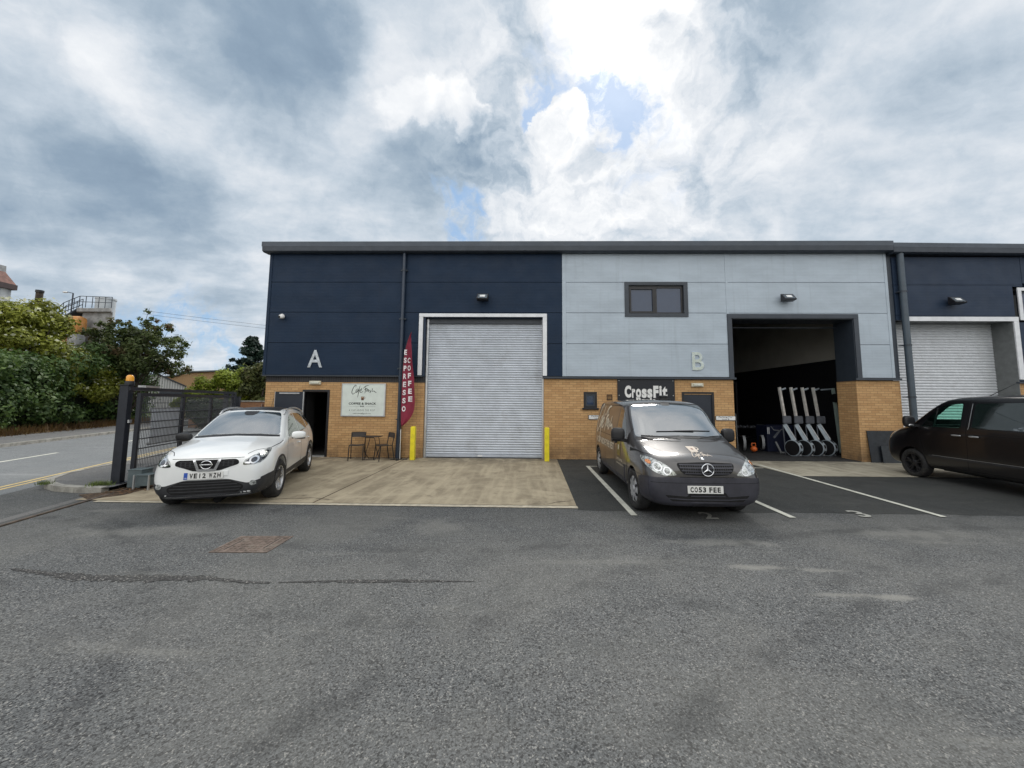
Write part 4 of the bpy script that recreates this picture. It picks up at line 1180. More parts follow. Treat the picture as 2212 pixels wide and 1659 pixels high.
# ================================================================== white crossover car
def build_white_car():
    root = thing('parked_car', (-5.83, -3.925, 0), 'white crossover car with black lower bumper parked on the concrete apron beside the gate', 'car', rz=math.radians(-70.3))
    L = 4.50; xf = L/2
    paint = car_paint('white_car_paint', (0.86, 0.875, 0.87), 0.0, 0.32, 1.0, dust=0.04)
    lo = [(0, .19), (.62, .19), (.865, .27)]
    S = [
     (0.00, [(0, .27), (.40, .27), (.56, .32), (.60, .52), (.57, .70), (.48, .80), (.27, .845), (0, .855)]),
     (0.10, [(0, .21), (.55, .21), (.74, .28), (.78, .52), (.75, .72), (.61, .86), (.34, .905), (0, .92)]),
     (0.32, [(0, .19), (.62, .19), (.83, .27), (.862, .55), (.835, .80), (.70, .925), (.38, .97), (0, .985)]),
     (0.55, lo + [(.895, .58), (.875, .87), (.765, .975), (.42, 1.015), (0, 1.03)]),
     (0.95, lo + [(.90, .60), (.88, .92), (.79, 1.01), (.44, 1.06), (0, 1.075)]),
     (1.16, lo + [(.90, .62), (.88, .945), (.80, 1.035), (.46, 1.09), (0, 1.105)]),
     (1.26, lo + [(.90, .62), (.88, .955), (.79, 1.065), (.48, 1.14), (0, 1.165)]),
     (1.60, lo + [(.90, .62), (.88, .97), (.73, 1.26), (.46, 1.345), (0, 1.375)]),
     (1.98, lo + [(.90, .62), (.88, .985), (.655, 1.475), (.44, 1.535), (0, 1.56)]),
     (2.25, lo + [(.90, .62), (.88, .99), (.635, 1.545), (.43, 1.60), (0, 1.62)]),
     (2.85, lo + [(.90, .63), (.88, 1.01), (.625, 1.56), (.42, 1.615), (0, 1.635)]),
     (3.45, lo + [(.90, .64), (.88, 1.04), (.61, 1.53), (.41, 1.585), (0, 1.605)]),
     (3.95, lo + [(.895, .65), (.865, 1.07), (.59, 1.46), (.40, 1.515), (0, 1.53)]),
     (4.22, [(0, .24), (.6, .24), (.82, .30), (.87, .64), (.82, 1.05), (.60, 1.26), (.38, 1.30), (0, 1.32)]),
     (4.42, [(0, .28), (.55, .28), (.74, .34), (.80, .62), (.76, .90), (.60, 1.00), (.34, 1.03), (0, 1.04)]),
     (4.50, [(0, .33), (.45, .33), (.62, .38), (.68, .58), (.64, .78), (.50, .88), (.28, .90), (0, .90)])]
    cr = [(4, 0.9, 4.0, 0.15), (5, 1.2, 4.0, 0.35), (2, 0.3, 4.3, 0.3)]
    WS = 0.935
    S = [(s_, [(p[0]*WS, p[1]) for p in pts]) for s_, pts in S]
    body, bvh = make_body('body', S, L, root, [paint, m_gap, m_plastic], (0.87, 3.62), 0.385, 1.69, sill_z=0.36, creases=cr)
    K = Skin(bvh, L)
    # glass
    K.patch('windscreen', m_wind, root, 'x', 1, [(-0.680, 1.105), (-0.555, 1.44), (-0.504, 1.515), (0.000, 1.55), (0.504, 1.515), (0.555, 1.44), (0.680, 1.105), (0.370, 1.135), (0.000, 1.145), (-0.370, 1.135)], [.05, .05, .05, .1, .05, .05, .05, .1, .1, .1], 0.003, 0.05)
    K.patch('wiper_cowl', m_black, root, 'x', 1, [(-0.689, 1.07), (-0.684, 1.10), (-0.370, 1.13), (0.000, 1.14), (0.370, 1.13), (0.684, 1.10), (0.689, 1.07), (0.370, 1.095), (0.000, 1.11), (-0.370, 1.095)], 0.0, 0.0035, 0.05)
    roof = K.patch('glass_roof', m_black, root, 'z', 1, [(2.12, -.46), (2.06, 0), (2.12, .46), (3.45, .44), (3.45, -.44)], .05, 0.003, 0.08)
    for sg in (1, -1):
        K.patch('side_window', m_sideglass, root, 'y', sg, [(1.58, 1.04), (1.72, 1.19), (2.05, 1.41), (2.28, 1.475), (2.48, 1.49), (2.50, 1.055)], [.02, .05, .08, .06, .02, .02], 0.003, 0.06)
        K.patch('side_window', m_sideglass, root, 'y', sg, [(2.56, 1.058), (2.54, 1.49), (3.05, 1.478), (3.32, 1.44), (3.38, 1.12)], [.02, .02, .06, .04, .05], 0.003, 0.06)
        K.patch('side_window', m_sideglass, root, 'y', sg, [(3.45, 1.13), (3.40, 1.425), (3.62, 1.38), (3.84, 1.24), (3.80, 1.18)], [.02, .03, .08, .03, .03], 0.003, 0.06)
        b = MB()
        for pts in ([(1.50, 1.03), (1.50, .98), (1.36, .90), (1.30, .62), (1.36, .42), (2.48, .40), (2.56, .50), (2.56, 1.05)], [(2.56, .50), (2.62, .40), (3.14, .42), (3.30, .70), (3.42, .86), (3.44, 1.08)]):
            K.ribbon(b, 'y', sg, pts, 0.010)
        b.build('door_gap', m_gap, root, local=True, fix=False)
        b = MB(); hx = xf-2.36; ly = K.hit('y', sg, hx, .86)[0].y
        blob(b, (hx, ly+sg*0.022, .86), (0.19, 0.03, 0.035), 0.7); b.build('door_handle', paint, root, smooth=180, local=True)
        b = MB(); hx = xf-3.32; ly = K.hit('y', sg, hx, .89)[0].y
        blob(b, (hx, ly+sg*0.022, .89), (0.19, 0.03, 0.035), 0.7); b.build('door_handle', paint, root, smooth=180, local=True)
        # mirror
        b = MB(); blob(b, (xf-1.56, sg*.965, 1.075), (0.15, 0.26, 0.155), 0.72, Matrix.Rotation(sg*0.22, 4, 'Z').to_euler()); mo = b.build('wing_mirror', paint if sg > 0 else m_black, root, smooth=180, local=True)
        b = MB(); b.obox((xf-1.58, sg*0.85, 1.02), (xf-1.56, sg*0.95, 1.03), 0.07, 0.04); blob(b, (xf-1.56, sg*0.99, 1.005), (0.10, 0.20, 0.03), 0.7); b.build('mirror_base', m_black, mo, smooth=40, local=True)
        # headlight
        hp = [(0.470, .725), (0.489, .80), (0.620, .885), (0.728, .945), (0.752, .90), (0.738, .80), (0.696, .735), (0.564, .715)]
        h = K.patch('headlight', m_lens, root, 'x', 1, [(sg*a, c) for a, c in hp] if sg > 0 else [(sg*a, c) for a, c in reversed(hp)], [.03, .03, .08, .03, .04, .06, .05, .05], 0.004, 0.04)
        def disc(b, y, z, r, off, n=20):
            return [(y+r*math.cos(2*PI*i/n), z+r*math.sin(2*PI*i/n)) for i in range(n)]
        K.patch('lamp_housing', m_lens_dark, h, 'x', 1, [(sg*a, c) for a, c in (hp[0], (0.503, .785), (0.620, .86), (0.714, .915), (0.738, .885), (0.724, .80), (0.686, .745), (0.564, .727))], .03, 0.006, 0.04)
        K.patch('lamp_ring', m_chrome, h, 'x', 1, disc(b, sg*0.606, .79, .058, 0), 0, 0.010, 0.04)
        K.patch('lamp_bulb', m_lens_dark, h, 'x', 1, disc(b, sg*0.606, .79, .036, 0), 0, 0.014, 0.04)
        K.patch('lamp_ring', m_lens, h, 'x', 1, disc(b, sg*0.691, .855, .04, 0), 0, 0.010, 0.04)
        K.patch('lamp_strip', m_chrome, h, 'x', 1, [(sg*0.493, .745), (sg*0.564, .738), (sg*0.564, .765), (sg*0.493, .772)], 0.005, 0.010, 0.04)
        # front fog lamp
        f = K.patch('fog_lamp', m_lens, root, 'x', 1, disc(b, sg*0.620, .43, .042, 0), 0, 0.012, 0.05)
        # roof rail
        b = MB(); rl = []
        for i in range(15):
            t = i/14; s_ = 1.98+t*1.85
            loc, nn = K.hit('z', 1, xf-s_, sg*0.56)
            rl.append(Vector((loc.x, sg*0.57, loc.z + 0.055*math.sin(PI*t)**0.35 + 0.004)))
        b.tube(rl, 0.017, 10); b.build('roof_rail', m_steel, root, smooth=180, local=True)
        # indicators on the wing, sill cladding, arch lips
        K.patch('wheel_arch_trim', m_plastic, root, 'y', sg, [(0.87+0.385*1.02*math.cos(a)+0, .3465+0.385*1.02*math.sin(a)) for a in [PI*(-0.09)+PI*1.18*i/22 for i in range(23)]] + [(0.87+0.435*math.cos(a), .3465+0.432*math.sin(a)) for a in [PI*(1.09)-PI*1.18*i/22 for i in range(23)]], 0, 0.008, 0.08, 0.012)
        K.patch('wheel_arch_trim', m_plastic, root, 'y', sg, [(3.62+0.385*1.02*math.cos(a)+0, .3465+0.385*1.02*math.sin(a)) for a in [PI*(-0.09)+PI*1.18*i/22 for i in range(23)]] + [(3.62+0.435*math.cos(a), .3465+0.432*math.sin(a)) for a in [PI*(1.09)-PI*1.18*i/22 for i in range(23)]], 0, 0.008, 0.08, 0.012)
        K.patch('sill_trim', m_plastic, root, 'y', sg, [(1.27, .24), (1.24, .42), (3.24, .44), (3.22, .24)], .02, 0.006, 0.1)
    # lower bumper, black, with the white V cut down to the intake
    K.patch('lower_bumper', m_plastic, root, 'x', 1, [(-.87, .20), (-.89, .52), (-.80, .505), (-.56, .43), (-.42, .475), (-.30, .515), (.30, .515), (.42, .475), (.56, .43), (.80, .505), (.89, .52), (.87, .20), (.5, .17), (-.5, .17)], [.02, .02, .1, .05, .05, .05, .05, .05, .05, .1, .02, .02, .05, .05], 0.005, 0.05, 0.01)
    for sg in (1, -1):
        K.patch('lower_bumper', m_plastic, root, 'y', sg, [(.13, .20), (.13, .505), (.28, .535), (.52, .55), (.50, .22)], .02, 0.0055, 0.06, 0.01)
    K.patch('lower_intake', m_gap, root, 'x', 1, [(-.43, .30), (-.50, .36), (-.50, .41), (-.32, .50), (.32, .50), (.50, .41), (.50, .36), (.43, .30)], .03, 0.009, 0.05)
    b = MB()
    for z, w_ in ((.345, .46), (.39, .47), (.435, .42), (.475, .34)):
        K.ribbon(b, 'x', 1, [(-w_, z), (w_, z)], 0.012, 0.013)
    b.build('intake_bar', m_plastic, root, local=True, fix=False)
    K.patch('bumper_lip', m_plastic, root, 'x', 1, [(-.80, .235), (-.42, .255), (0, .262), (.42, .255), (.80, .235), (.5, .20), (-.5, .20)], .02, 0.014, 0.05, 0.012)
    # grille with V bar and badge
    g = K.patch('grille', m_gap, root, 'x', 1, [(-0.423, .745), (-0.419, .80), (-0.377, .825), (0.377, .825), (0.419, .80), (0.423, .745), (0.304, .705), (0.175, .655), (-0.175, .655), (-0.304, .705)], .03, 0.005, 0.05)
    b = MB()
    for z in (.725, .75, .775, .80): K.ribbon(b, 'x', 1, [(-.36, z), (-.14, z)], 0.008, 0.009); K.ribbon(b, 'x', 1, [(.14, z), (.36, z)], 0.008, 0.009)
    for yy in (-.33, -.27, -.21, .21, .27, .33):
        for z in (.735, .76, .785): K.ribbon(b, 'x', 1, [(yy, z-.012), (yy+.02*np.sign(yy), z+.014)], 0.012, 0.010)
    b.build('grille_mesh', m_plastic, g, local=True, fix=False)
    K.patch('v_bar', m_chrome, g, 'x', 1, [(-0.189, .835), (-0.152, .835), (-0.097, .685), (0.097, .685), (0.152, .835), (0.189, .835), (0.124, .650), (-0.124, .650)], 0.006, 0.016, 0.05, 0.012)
    bx = K.hit('x', 1, 0, .75)[0].x
    b = MB()
    ring = [(bx+.03, .072*math.cos(t), .752+.063*math.sin(t)) for t in [2*PI*i/32 for i in range(33)]]
    b.tube(ring, 0.0085, 8, cap=False); b.bbox(bx+.02, bx+.036, -.088, .088, .740, .764, .004)
    bo = b.build('badge', m_chrome, root, smooth=40, local=True)
    MB().bm(map_bm(fit_text('NISSAN', .12, .014, .01), lambda u, v: (bx+.0375, u, .752+v))).build('badge_lettering', m_ink, bo, local=True, fix=False)
    # bonnet and bumper joints
    b = MB()
    for sg in (1, -1):
        K.ribbon(b, 'z', 1, [(.16, sg*.50), (.30, sg*.56), (.48, sg*.69), (.62, sg*.735), (1.0, sg*.77), (1.2, sg*.77)], 0.009)
    K.ribbon(b, 'x', 1, [(-.48, .842), (0, .848), (.48, .842)], 0.006)
    b.build('bonnet_gap', m_gap, root, local=True, fix=False)
    px = K.hit('x', 1, 0.0, .585)[0].x
    plate(root, px+.014, -0.03, .585, .52, .111, ('VE12', 'WZH'), .42, tilt=0.05)
    b = MB(); b.bbox(px-.02, px+.006, .20, .29, .57, .65, .004); b.build('tow_cover', paint, root, local=True)
    # wheels
    for s_, st in ((.87, -0.06), (3.62, 0)):
        for sg in (1, -1):
            wheel(root, xf-s_, sg*.832, sg, .345, .225, .215, 'alloy', m_alloy, st)
    b = MB(); b.tube([(xf-3.3, 0.0, 1.60), (xf-3.45, 0.0, 1.83)], 0.004, 6); b.build('aerial', m_black, root, local=True)
    b = MB(); ms = Vector((xf-1.95, 0, 1.50)); 
    K.patch('mirror_mount', m_black, root, 'x', 1, [(-.13, 1.545), (-.12, 1.50), (-.06, 1.465), (.06, 1.465), (.12, 1.50), (.13, 1.545)], .03, 0.005, 0.04, 0)
    b.tube([(xf-0.5, 0, .1), (xf-4.0, 0, .1)], .06, 8); b.box(xf-3.8, xf-.7, -.55, .55, .20, .24); b.build('underbody', m_gap, root, local=True)
    return root
build_white_car()
# ================================================================== dark grey panel van with its lettering
def build_grey_van():
    root = thing('parked_van', (2.69, -3.925, 0), 'dark grey panel van with a coffee mug on its bonnet, parked nose-out in bay 2', 'van', rz=math.radians(-90.3))
    L = 4.75; xf = L/2
    paint = car_paint('graphite_van_paint', (0.070, 0.066, 0.066), 0.35, 0.30, 1.0, dust=0.3)
    lo = [(0, .22), (.66, .22), (.935, .28)]
    S = [
     (0.00, [(0, .30), (.45, .30), (.64, .34), (.72, .50), (.70, .62), (.62, .76), (.36, .83), (0, .85)]),
     (0.08, [(0, .24), (.60, .24), (.83, .30), (.875, .52), (.86, .68), (.76, .88), (.44, .965), (0, .985)]),
     (0.24, [(0, .22), (.66, .22), (.905, .28), (.935, .56), (.925, .80), (.82, .995), (.48, 1.06), (0, 1.08)]),
     (0.50, lo + [(.95, .62), (.94, .93), (.845, 1.085), (.50, 1.145), (0, 1.165)]),
     (0.74, lo + [(.95, .66), (.945, 1.01), (.86, 1.18), (.52, 1.235), (0, 1.255)]),
     (0.88, lo + [(.95, .68), (.945, 1.05), (.865, 1.225), (.54, 1.28), (0, 1.30)]),
     (0.98, lo + [(.95, .70), (.945, 1.07), (.86, 1.28), (.55, 1.365), (0, 1.39)]),
     (1.36, lo + [(.95, .70), (.945, 1.10), (.82, 1.555), (.56, 1.645), (0, 1.675)]),
     (1.72, lo + [(.95, .70), (.945, 1.12), (.785, 1.745), (.56, 1.80), (0, 1.825)]),
     (2.00, lo + [(.95, .70), (.945, 1.12), (.77, 1.805), (.56, 1.855), (0, 1.875)]),
     (2.90, lo + [(.95, .70), (.945, 1.12), (.765, 1.82), (.56, 1.87), (0, 1.89)]),
     (4.30, lo + [(.95, .70), (.945, 1.12), (.765, 1.815), (.56, 1.865), (0, 1.885)]),
     (4.64, [(0, .26), (.64, .26), (.90, .32), (.93, .70), (.915, 1.12), (.73, 1.77), (.52, 1.83), (0, 1.85)]),
     (4.75, [(0, .34), (.60, .34), (.85, .40), (.88, .70), (.86, 1.10), (.69, 1.68), (.48, 1.75), (0, 1.77)])]
    def zmap(s_, z):
        if z <= .55: return z
        k = 0.84 if s_ <= 1.0 else 0.84+0.13*min(1, (s_-1.0)/0.72)
        if s_ > 1.72: k = 0.975
        return .55+(z-.55)*k
    S = [(s_, [(p[0]*.935, zmap(s_, p[1])) for p in pts]) for s_, pts in S]
    cr = [(5, 1.0, 4.7, 0.35), (4, 1.0, 4.7, 0.1), (2, 0.3, 4.7, 0.3), (5, 0.2, 1.0, 0.25)]
    body, bvh = make_body('body', S, L, root, [paint, m_gap, m_bump_navy], (0.83, 4.03), 0.375, 1.82, sill_z=0.30, creases=cr)
    K = Skin(bvh, L)
    K.patch('windscreen', m_wind, root, 'x', 1, [(-0.764, 1.180), (-0.702, 1.575), (-0.659, 1.721), (0.000, 1.770), (0.659, 1.721), (0.702, 1.575), (0.764, 1.180), (0.382, 1.201), (0.000, 1.214), (-0.382, 1.201)], [.05, .05, .07, .1, .07, .05, .05, .1, .1, .1], 0.004, 0.05)
    K.patch('wiper_cowl', m_black, root, 'x', 1, [(-0.783, 1.134), (-0.769, 1.176), (-0.382, 1.198), (0.000, 1.211), (0.382, 1.198), (0.769, 1.176), (0.783, 1.134), (0.382, 1.163), (0.000, 1.176), (-0.382, 1.163)], 0.0, 0.004, 0.05)
    K.patch('screen_seal', m_black, root, 'x', 1, [(-0.668, 1.731), (-0.649, 1.746), (0.000, 1.794), (0.649, 1.746), (0.668, 1.731), (0.000, 1.777)], 0.0, 0.004, 0.05)
    K.patch('mirror_mount', m_black, root, 'x', 1, [(-0.096, 1.765), (-0.067, 1.721), (0.067, 1.721), (0.096, 1.765)], .02, 0.006, 0.04, 0)
    for sg in (1, -1):
        K.patch('side_window', m_sideglass, root, 'y', sg, [(1.28, 1.05), (1.44, 1.32), (1.66, 1.54), (1.80, 1.62), (2.04, 1.65), (2.06, 1.06)], [.03, .08, .1, .08, .03, .03], 0.004, 0.06)
        K.patch('quarter_light', m_black, root, 'y', sg, [(1.06, 1.03), (1.24, 1.24), (1.26, 1.04)], .02, 0.004, 0.05)
        b = MB()
        for pts in ([(1.20, 1.34), (1.22, 1.05), (1.14, .86), (1.22, .60), (1.26, .34), (2.16, .34), (2.18, .60), (2.15, 1.10), (2.14, 1.71)],
                    [(2.20, .34), (3.10, .34), (3.14, .60), (3.14, 1.71)], [(2.14, 1.715), (4.40, 1.715)], [(2.2, 1.07), (4.45, 1.07)]):
            K.ribbon(b, 'y', sg, pts, 0.012)
        b.build('door_gap', m_gap, root, local=True, fix=False)
        for hx_, nm in ((2.02, 'door_handle'), (2.30, 'door_handle')):
            b = MB(); hx = xf-hx_; ly = K.hit('y', sg, hx, .99)[0].y
            blob(b, (hx, ly+sg*0.025, .99), (0.16, 0.04, 0.05), 0.7); b.build(nm, m_black, root, smooth=180, local=True)
        b = MB(); blob(b, (xf-1.34, sg*1.0, 1.19), (0.14, 0.25, 0.25), 0.62, Matrix.Rotation(sg*0.25, 4, 'Z').to_euler()); mo = b.build('wing_mirror', m_black, root, smooth=180, local=True)
        b = MB(); b.obox((xf-1.32, sg*0.84, 1.08), (xf-1.31, sg*0.97, 1.10), 0.09, 0.06); b.box(xf-1.395, xf-1.275, sg*0.89, sg*1.115, 1.11, 1.12); b.build('mirror_base', m_black, mo, smooth=30, local=True)
        # headlight
        hp = [(0.435, 0.705), (0.477, 0.760), (0.573, 0.848), (0.707, 0.915), (0.826, 0.945), (0.845, 0.894), (0.821, 0.810), (0.745, 0.735), (0.611, 0.693)]
        fl = lambda pp: [(sg*a, c) for a, c in pp] if sg > 0 else [(sg*a, c) for a, c in reversed(pp)]
        h = K.patch('headlight', m_lens, root, 'x', 1, fl(hp), [.02, .05, .08, .08, .03, .05, .06, .06, .06], 0.004, 0.04)
        def disc(y, z, r, n=20): return [(y+r*math.cos(2*PI*i/n), z+r*math.sin(2*PI*i/n)) for i in range(n)]
        K.patch('lamp_ring', m_chrome, h, 'x', 1, disc(sg*0.573, 0.760, 0.056), 0, 0.009, 0.04)
        K.patch('lamp_bulb', m_lens, h, 'x', 1, disc(sg*0.573, 0.760, 0.041), 0, 0.013, 0.04)
        K.patch('lamp_ring', m_chrome, h, 'x', 1, disc(sg*0.692, 0.810, 0.059), 0, 0.009, 0.04)
        K.patch('lamp_bulb', m_lens, h, 'x', 1, disc(sg*0.692, 0.810, 0.045), 0, 0.013, 0.04)
        K.patch('indicator', m_amber, h, 'x', 1, disc(sg*0.783, 0.865, 0.029), 0, 0.011, 0.04)
        b = MB(); K.ribbon(b, 'z', 1, [(.10, sg*.40), (.25, sg*.44), (.55, sg*.60), (.98, sg*.80)], 0.012, 0.002); b.build('bonnet_crease', m_gap if False else paint, root, local=True, fix=False)
        b = MB(); K.ribbon(b, 'z', 1, smooth_pts([(.34, sg*.70), (.52, sg*.80), (.80, sg*.855), (1.0, sg*.87)]), 0.011, 0.002); b.build('bonnet_gap', m_gap, root, local=True, fix=False)
    K.patch('front_bumper', m_bump_navy, root, 'x', 1, [(-.93, .24), (-.95, .62), (-.86, .665), (-.46, .675), (.46, .675), (.86, .665), (.95, .62), (.93, .24), (.55, .215), (-.55, .215)], [.03, .05, .1, .1, .1, .1, .05, .03, .05, .05], 0.008, 0.05, 0.014)
    for sg in (1, -1):
        K.patch('front_bumper', m_bump_navy, root, 'y', sg, [(.14, .24), (.14, .66), (.30, .655), (.46, .62), (.43, .28)], .02, 0.0085, 0.06, 0.012)
        K.patch('side_moulding', m_bump_navy, root, 'y', sg, [(1.27, .30), (1.27, .40), (3.58, .40), (3.58, .30)], .01, 0.006, 0.1)
    K.patch('lower_intake', m_gap, root, 'x', 1, [(-.52, .33), (-.62, .42), (-.30, .40), (-.26, .46), (.26, .46), (.30, .40), (.62, .42), (.52, .33)], .02, 0.011, 0.05)
    b = MB()
    K.ribbon(b, 'x', 1, [(-.60, .375), (-.3, .36), (.3, .36), (.60, .375)], 0.016, 0.017); K.ribbon(b, 'x', 1, [(-.25, .41), (.25, .41)], 0.014, 0.017)
    b.build('intake_bar', m_bump_navy, root, local=True, fix=False)
    b = MB(); K.ribbon(b, 'x', 1, [(-.80, .595), (.80, .595)], 0.006, 0.0095); b.build('bumper_crease', m_gap, root, local=True, fix=False)
    b = MB(); K.ribbon(b, 'x', 1, [(-.40, .672), (.40, .672)], 0.022, 0.003); b.build('upper_slot', m_gap, root, local=True, fix=False)
    g = K.patch('grille', m_gap, root, 'x', 1, [(-0.420, 0.844), (-0.406, 0.873), (0.000, 0.890), (0.406, 0.873), (0.420, 0.844), (0.382, 0.760), (0.315, 0.714), (0.000, 0.697), (-0.315, 0.714), (-0.382, 0.760)], .035, 0.006, 0.05)
    b = MB()
    for z, w_ in ((.735, .33), (.773, .37), (.811, .39), (.849, .39)):
        K.ribbon(b, 'x', 1, [(-w_, z), (w_, z+0.0)], 0.017, 0.014)
    b.build('grille_bar', m_bump_navy, g, local=True, fix=False)
    b = MB()
    for z, w_ in ((.754, .34), (.792, .37), (.830, .38)):
        for i in range(-11, 12):
            yy = i*.034
            if abs(yy) < w_: K.ribbon(b, 'x', 1, [(yy, z-.012), (yy, z+.012)], 0.010, 0.010)
    b.build('grille_mesh', m_plastic, g, local=True, fix=False)
    # three-pointed star in a ring
    bx = K.hit('x', 1, 0, .79)[0].x+.028
    b = MB(); R_b = .088
    b.tube([(bx, R_b*math.cos(t), 0.792+R_b*math.sin(t)) for t in [2*PI*i/36 for i in range(37)]], 0.0075, 8, cap=False)
    for k in range(3):
        a = PI/2+2*PI*k/3
        t = (0, R_b*math.cos(a), R_b*math.sin(a)); q = a+PI/3; r_ = a-PI/3; e = 0.017
        vs = [(bx+.004, t[1], 0.792+t[2]), (bx+.004, e*math.cos(q), 0.792+e*math.sin(q)), (bx+.012, 0, 0.792), (bx+.004, e*math.cos(r_), 0.792+e*math.sin(r_)), (bx-.006, 0, 0.792)]
        b.add(vs, [(0, 1, 2), (0, 2, 3), (0, 3, 4), (0, 4, 1)])
    b.build('badge', m_chrome, root, smooth=30, local=True)
    l, n_ = K.hit('x', 1, 0, .935)
    b = MB(); b.lathe([(0, .008), (.020, .006), (.028, 0.0), (.028, -.006)], l, n_, 24); b.build('bonnet_roundel', m_chrome, root, smooth=40, local=True)
    px = K.hit('x', 1, 0.0, .505)[0].x
    plate(root, px+.022, -0.04, .505, .52, .111, ('CO53', 'FEE'), .455, tilt=0.04, band=False)
    # wipers
    def wiper(y0, y1, z1, lift):
        b = MB(); P = []
        for t in (0, .25, .5, .75, 1):
            y = y0+(y1-y0)*t; z = 1.19+(z1-1.305)*t
            l, n_ = K.hit('x', 1, y, z); P.append(l+n_*(.02+lift*math.sin(PI*t)))
        b.tube(P, [.012, .010, .008, .007, .006], 8)
        w = b.build('wiper', m_black, root, smooth=60, local=True)
        b = MB(); Q = []
        for t in (-.32, -.16, 0, .16, .32):
            l, n_ = K.hit('x', 1, y1+t, z1+.018-abs(t)*.02); Q.append(l+n_*.012)
        b.tube(Q, .007, 6); b.build('wiper_blade', m_gap, w, smooth=60, local=True)
    wiper(-.68, -.08, 1.255, .02); wiper(.72, .22, 1.265, .02)
    # roof ventilator, roof beading
    b = MB(); zt = K.hit('z', 1, xf-2.6, 0.28)[0].z
    b.lathe([(0, .10), (.07, .098), (.10, .085), (.10, .06), (.085, .055), (.085, .03), (.15, .025), (.15, 0), (0, 0)], (xf-2.6, 0.28, zt), (0, 0, 1), 28)
    b.build('roof_ventilator', m_black, root, smooth=35, local=True)
    b = MB()
    for y in (-.45, -.15, .15, .45): K.ribbon(b, 'z', 1, [(2.1, y), (4.4, y)], 0.03, 0.004)
    b.build('roof_bead', paint, root, local=True, fix=False)
    # lettering, side then bonnet
    m_cr = mat('cream_vinyl', (0.66, 0.60, 0.48), 0.5, var=0.03); m_gold = mat('gold_vinyl', (0.20, 0.145, 0.02), 0.5, var=0.25)
    for sg in (-1, 1):
        sx = 1 if sg < 0 else -1
        K.text('shop_name', m_cr, root, 'y', sg, cafe_bm(1.85, .060), (3.35, 1.33), sx, 0.004, 0.1)
        K.text('slogan', m_cr, root, 'y', sg, fit_text('A CUP ABOVE THE REST', 1.95, .15, .03, 1.15), (3.20, .87), sx, 0.005, 0.1)
        sq = bmesh.new(); sq.faces.new([sq.verts.new((x, y, 0)) for x, y in ((-.13, -.15), (.13, -.15), (.13, .15), (-.13, .15))])
        K.text('logo_panel', m_gold, root, 'y', sg, sq, (1.80, .90), sx, 0.004, 0.08)
        for part in ('body', 'handle'): K.text('mug_emblem', m_cr, root, 'y', sg, mug_bm(.09, part), (1.80, .91), sx, 0.006, 0.05)
        K.text('phone_number', m_cr, root, 'y', sg, fit_text('07772 334728', .44, .045, .004), (1.75, .68), sx, 0.005, 0.1)
        K.text('email_address', m_cr, root, 'y', sg, fit_text('cafefreshltd@gmail.com', .60, .045, .002), (1.70, .60), sx, 0.005, 0.1)
    # bonnet emblem, seen from the front: u runs to the viewer's right which is +y
    m_bf = mat('emblem_cream', (0.60, 0.52, 0.44), 0.5); m_bb = mat('emblem_brown', (0.22, 0.10, 0.06), 0.5)
    for part, mm, of in (('body', m_bf, .004), ('handle', m_bf, .004), ('bean', m_bb, .006)):
        K.text('bonnet_mug', mm, root, 'x', 1, mug_bm(.19, part).copy() if False else scale_bm(mug_bm(.16, part), 1, .40), (-.02, 1.040), 1, of, 0.04)
    K.text('bonnet_name', m_bf, root, 'x', 1, scale_bm(cafe_bm(.30, .010), 1, .55), (.03, .975), 1, 0.004, 0.05)
    for s_, st in ((.83, 0.03), (4.03, 0)):
        for sg in (1, -1): wheel(root, xf-s_, sg*.875, sg, .335, .215, .20, 'cap', m_hubcap, st)
    b = MB(); b.tube([(xf-0.6, 0, .15), (xf-4.2, 0, .15)], .06, 8); b.box(xf-3.6, xf-1.3, -.6, .6, .22, .26); b.build('underbody', m_gap, root, local=True)
    return root
def scale_bm(bm, a, c):
    for v in bm.verts: v.co.x *= a; v.co.y *= c
    return bm
build_grey_van()

# ================================================================== black van at the right edge, nose towards the building
m_clear, ntg, bg_ = new_mat('green_tinted_glass')
ntg.nodes.clear()
o_ = N(ntg, 'ShaderNodeOutputMaterial'); mx = N(ntg, 'ShaderNodeMixShader'); tr = N(ntg, 'ShaderNodeBsdfTransparent'); gl = N(ntg, 'ShaderNodeBsdfGlossy')
tr.inputs['Color'].default_value = (0.62, 0.93, 0.82, 1); gl.inputs['Roughness'].default_value = 0.02
gg_ = N(ntg, 'ShaderNodeNewGeometry'); cs_ = M(ntg, 'ABSOLUTE', VM(ntg, 'DOT_PRODUCT', gg_.outputs['Incoming'], gg_.outputs['Normal']))
fres = M(ntg, 'MULTIPLY_ADD', M(ntg, 'POWER', M(ntg, 'SUBTRACT', 1.0, cs_), 5.0), 0.95, 0.05)
ntg.links.new(fres, mx.inputs[0]); ntg.links.new(tr.outputs[0], mx.inputs[1]); ntg.links.new(gl.outputs[0], mx.inputs[2]); ntg.links.new(mx.outputs[0], o_.inputs['Surface'])

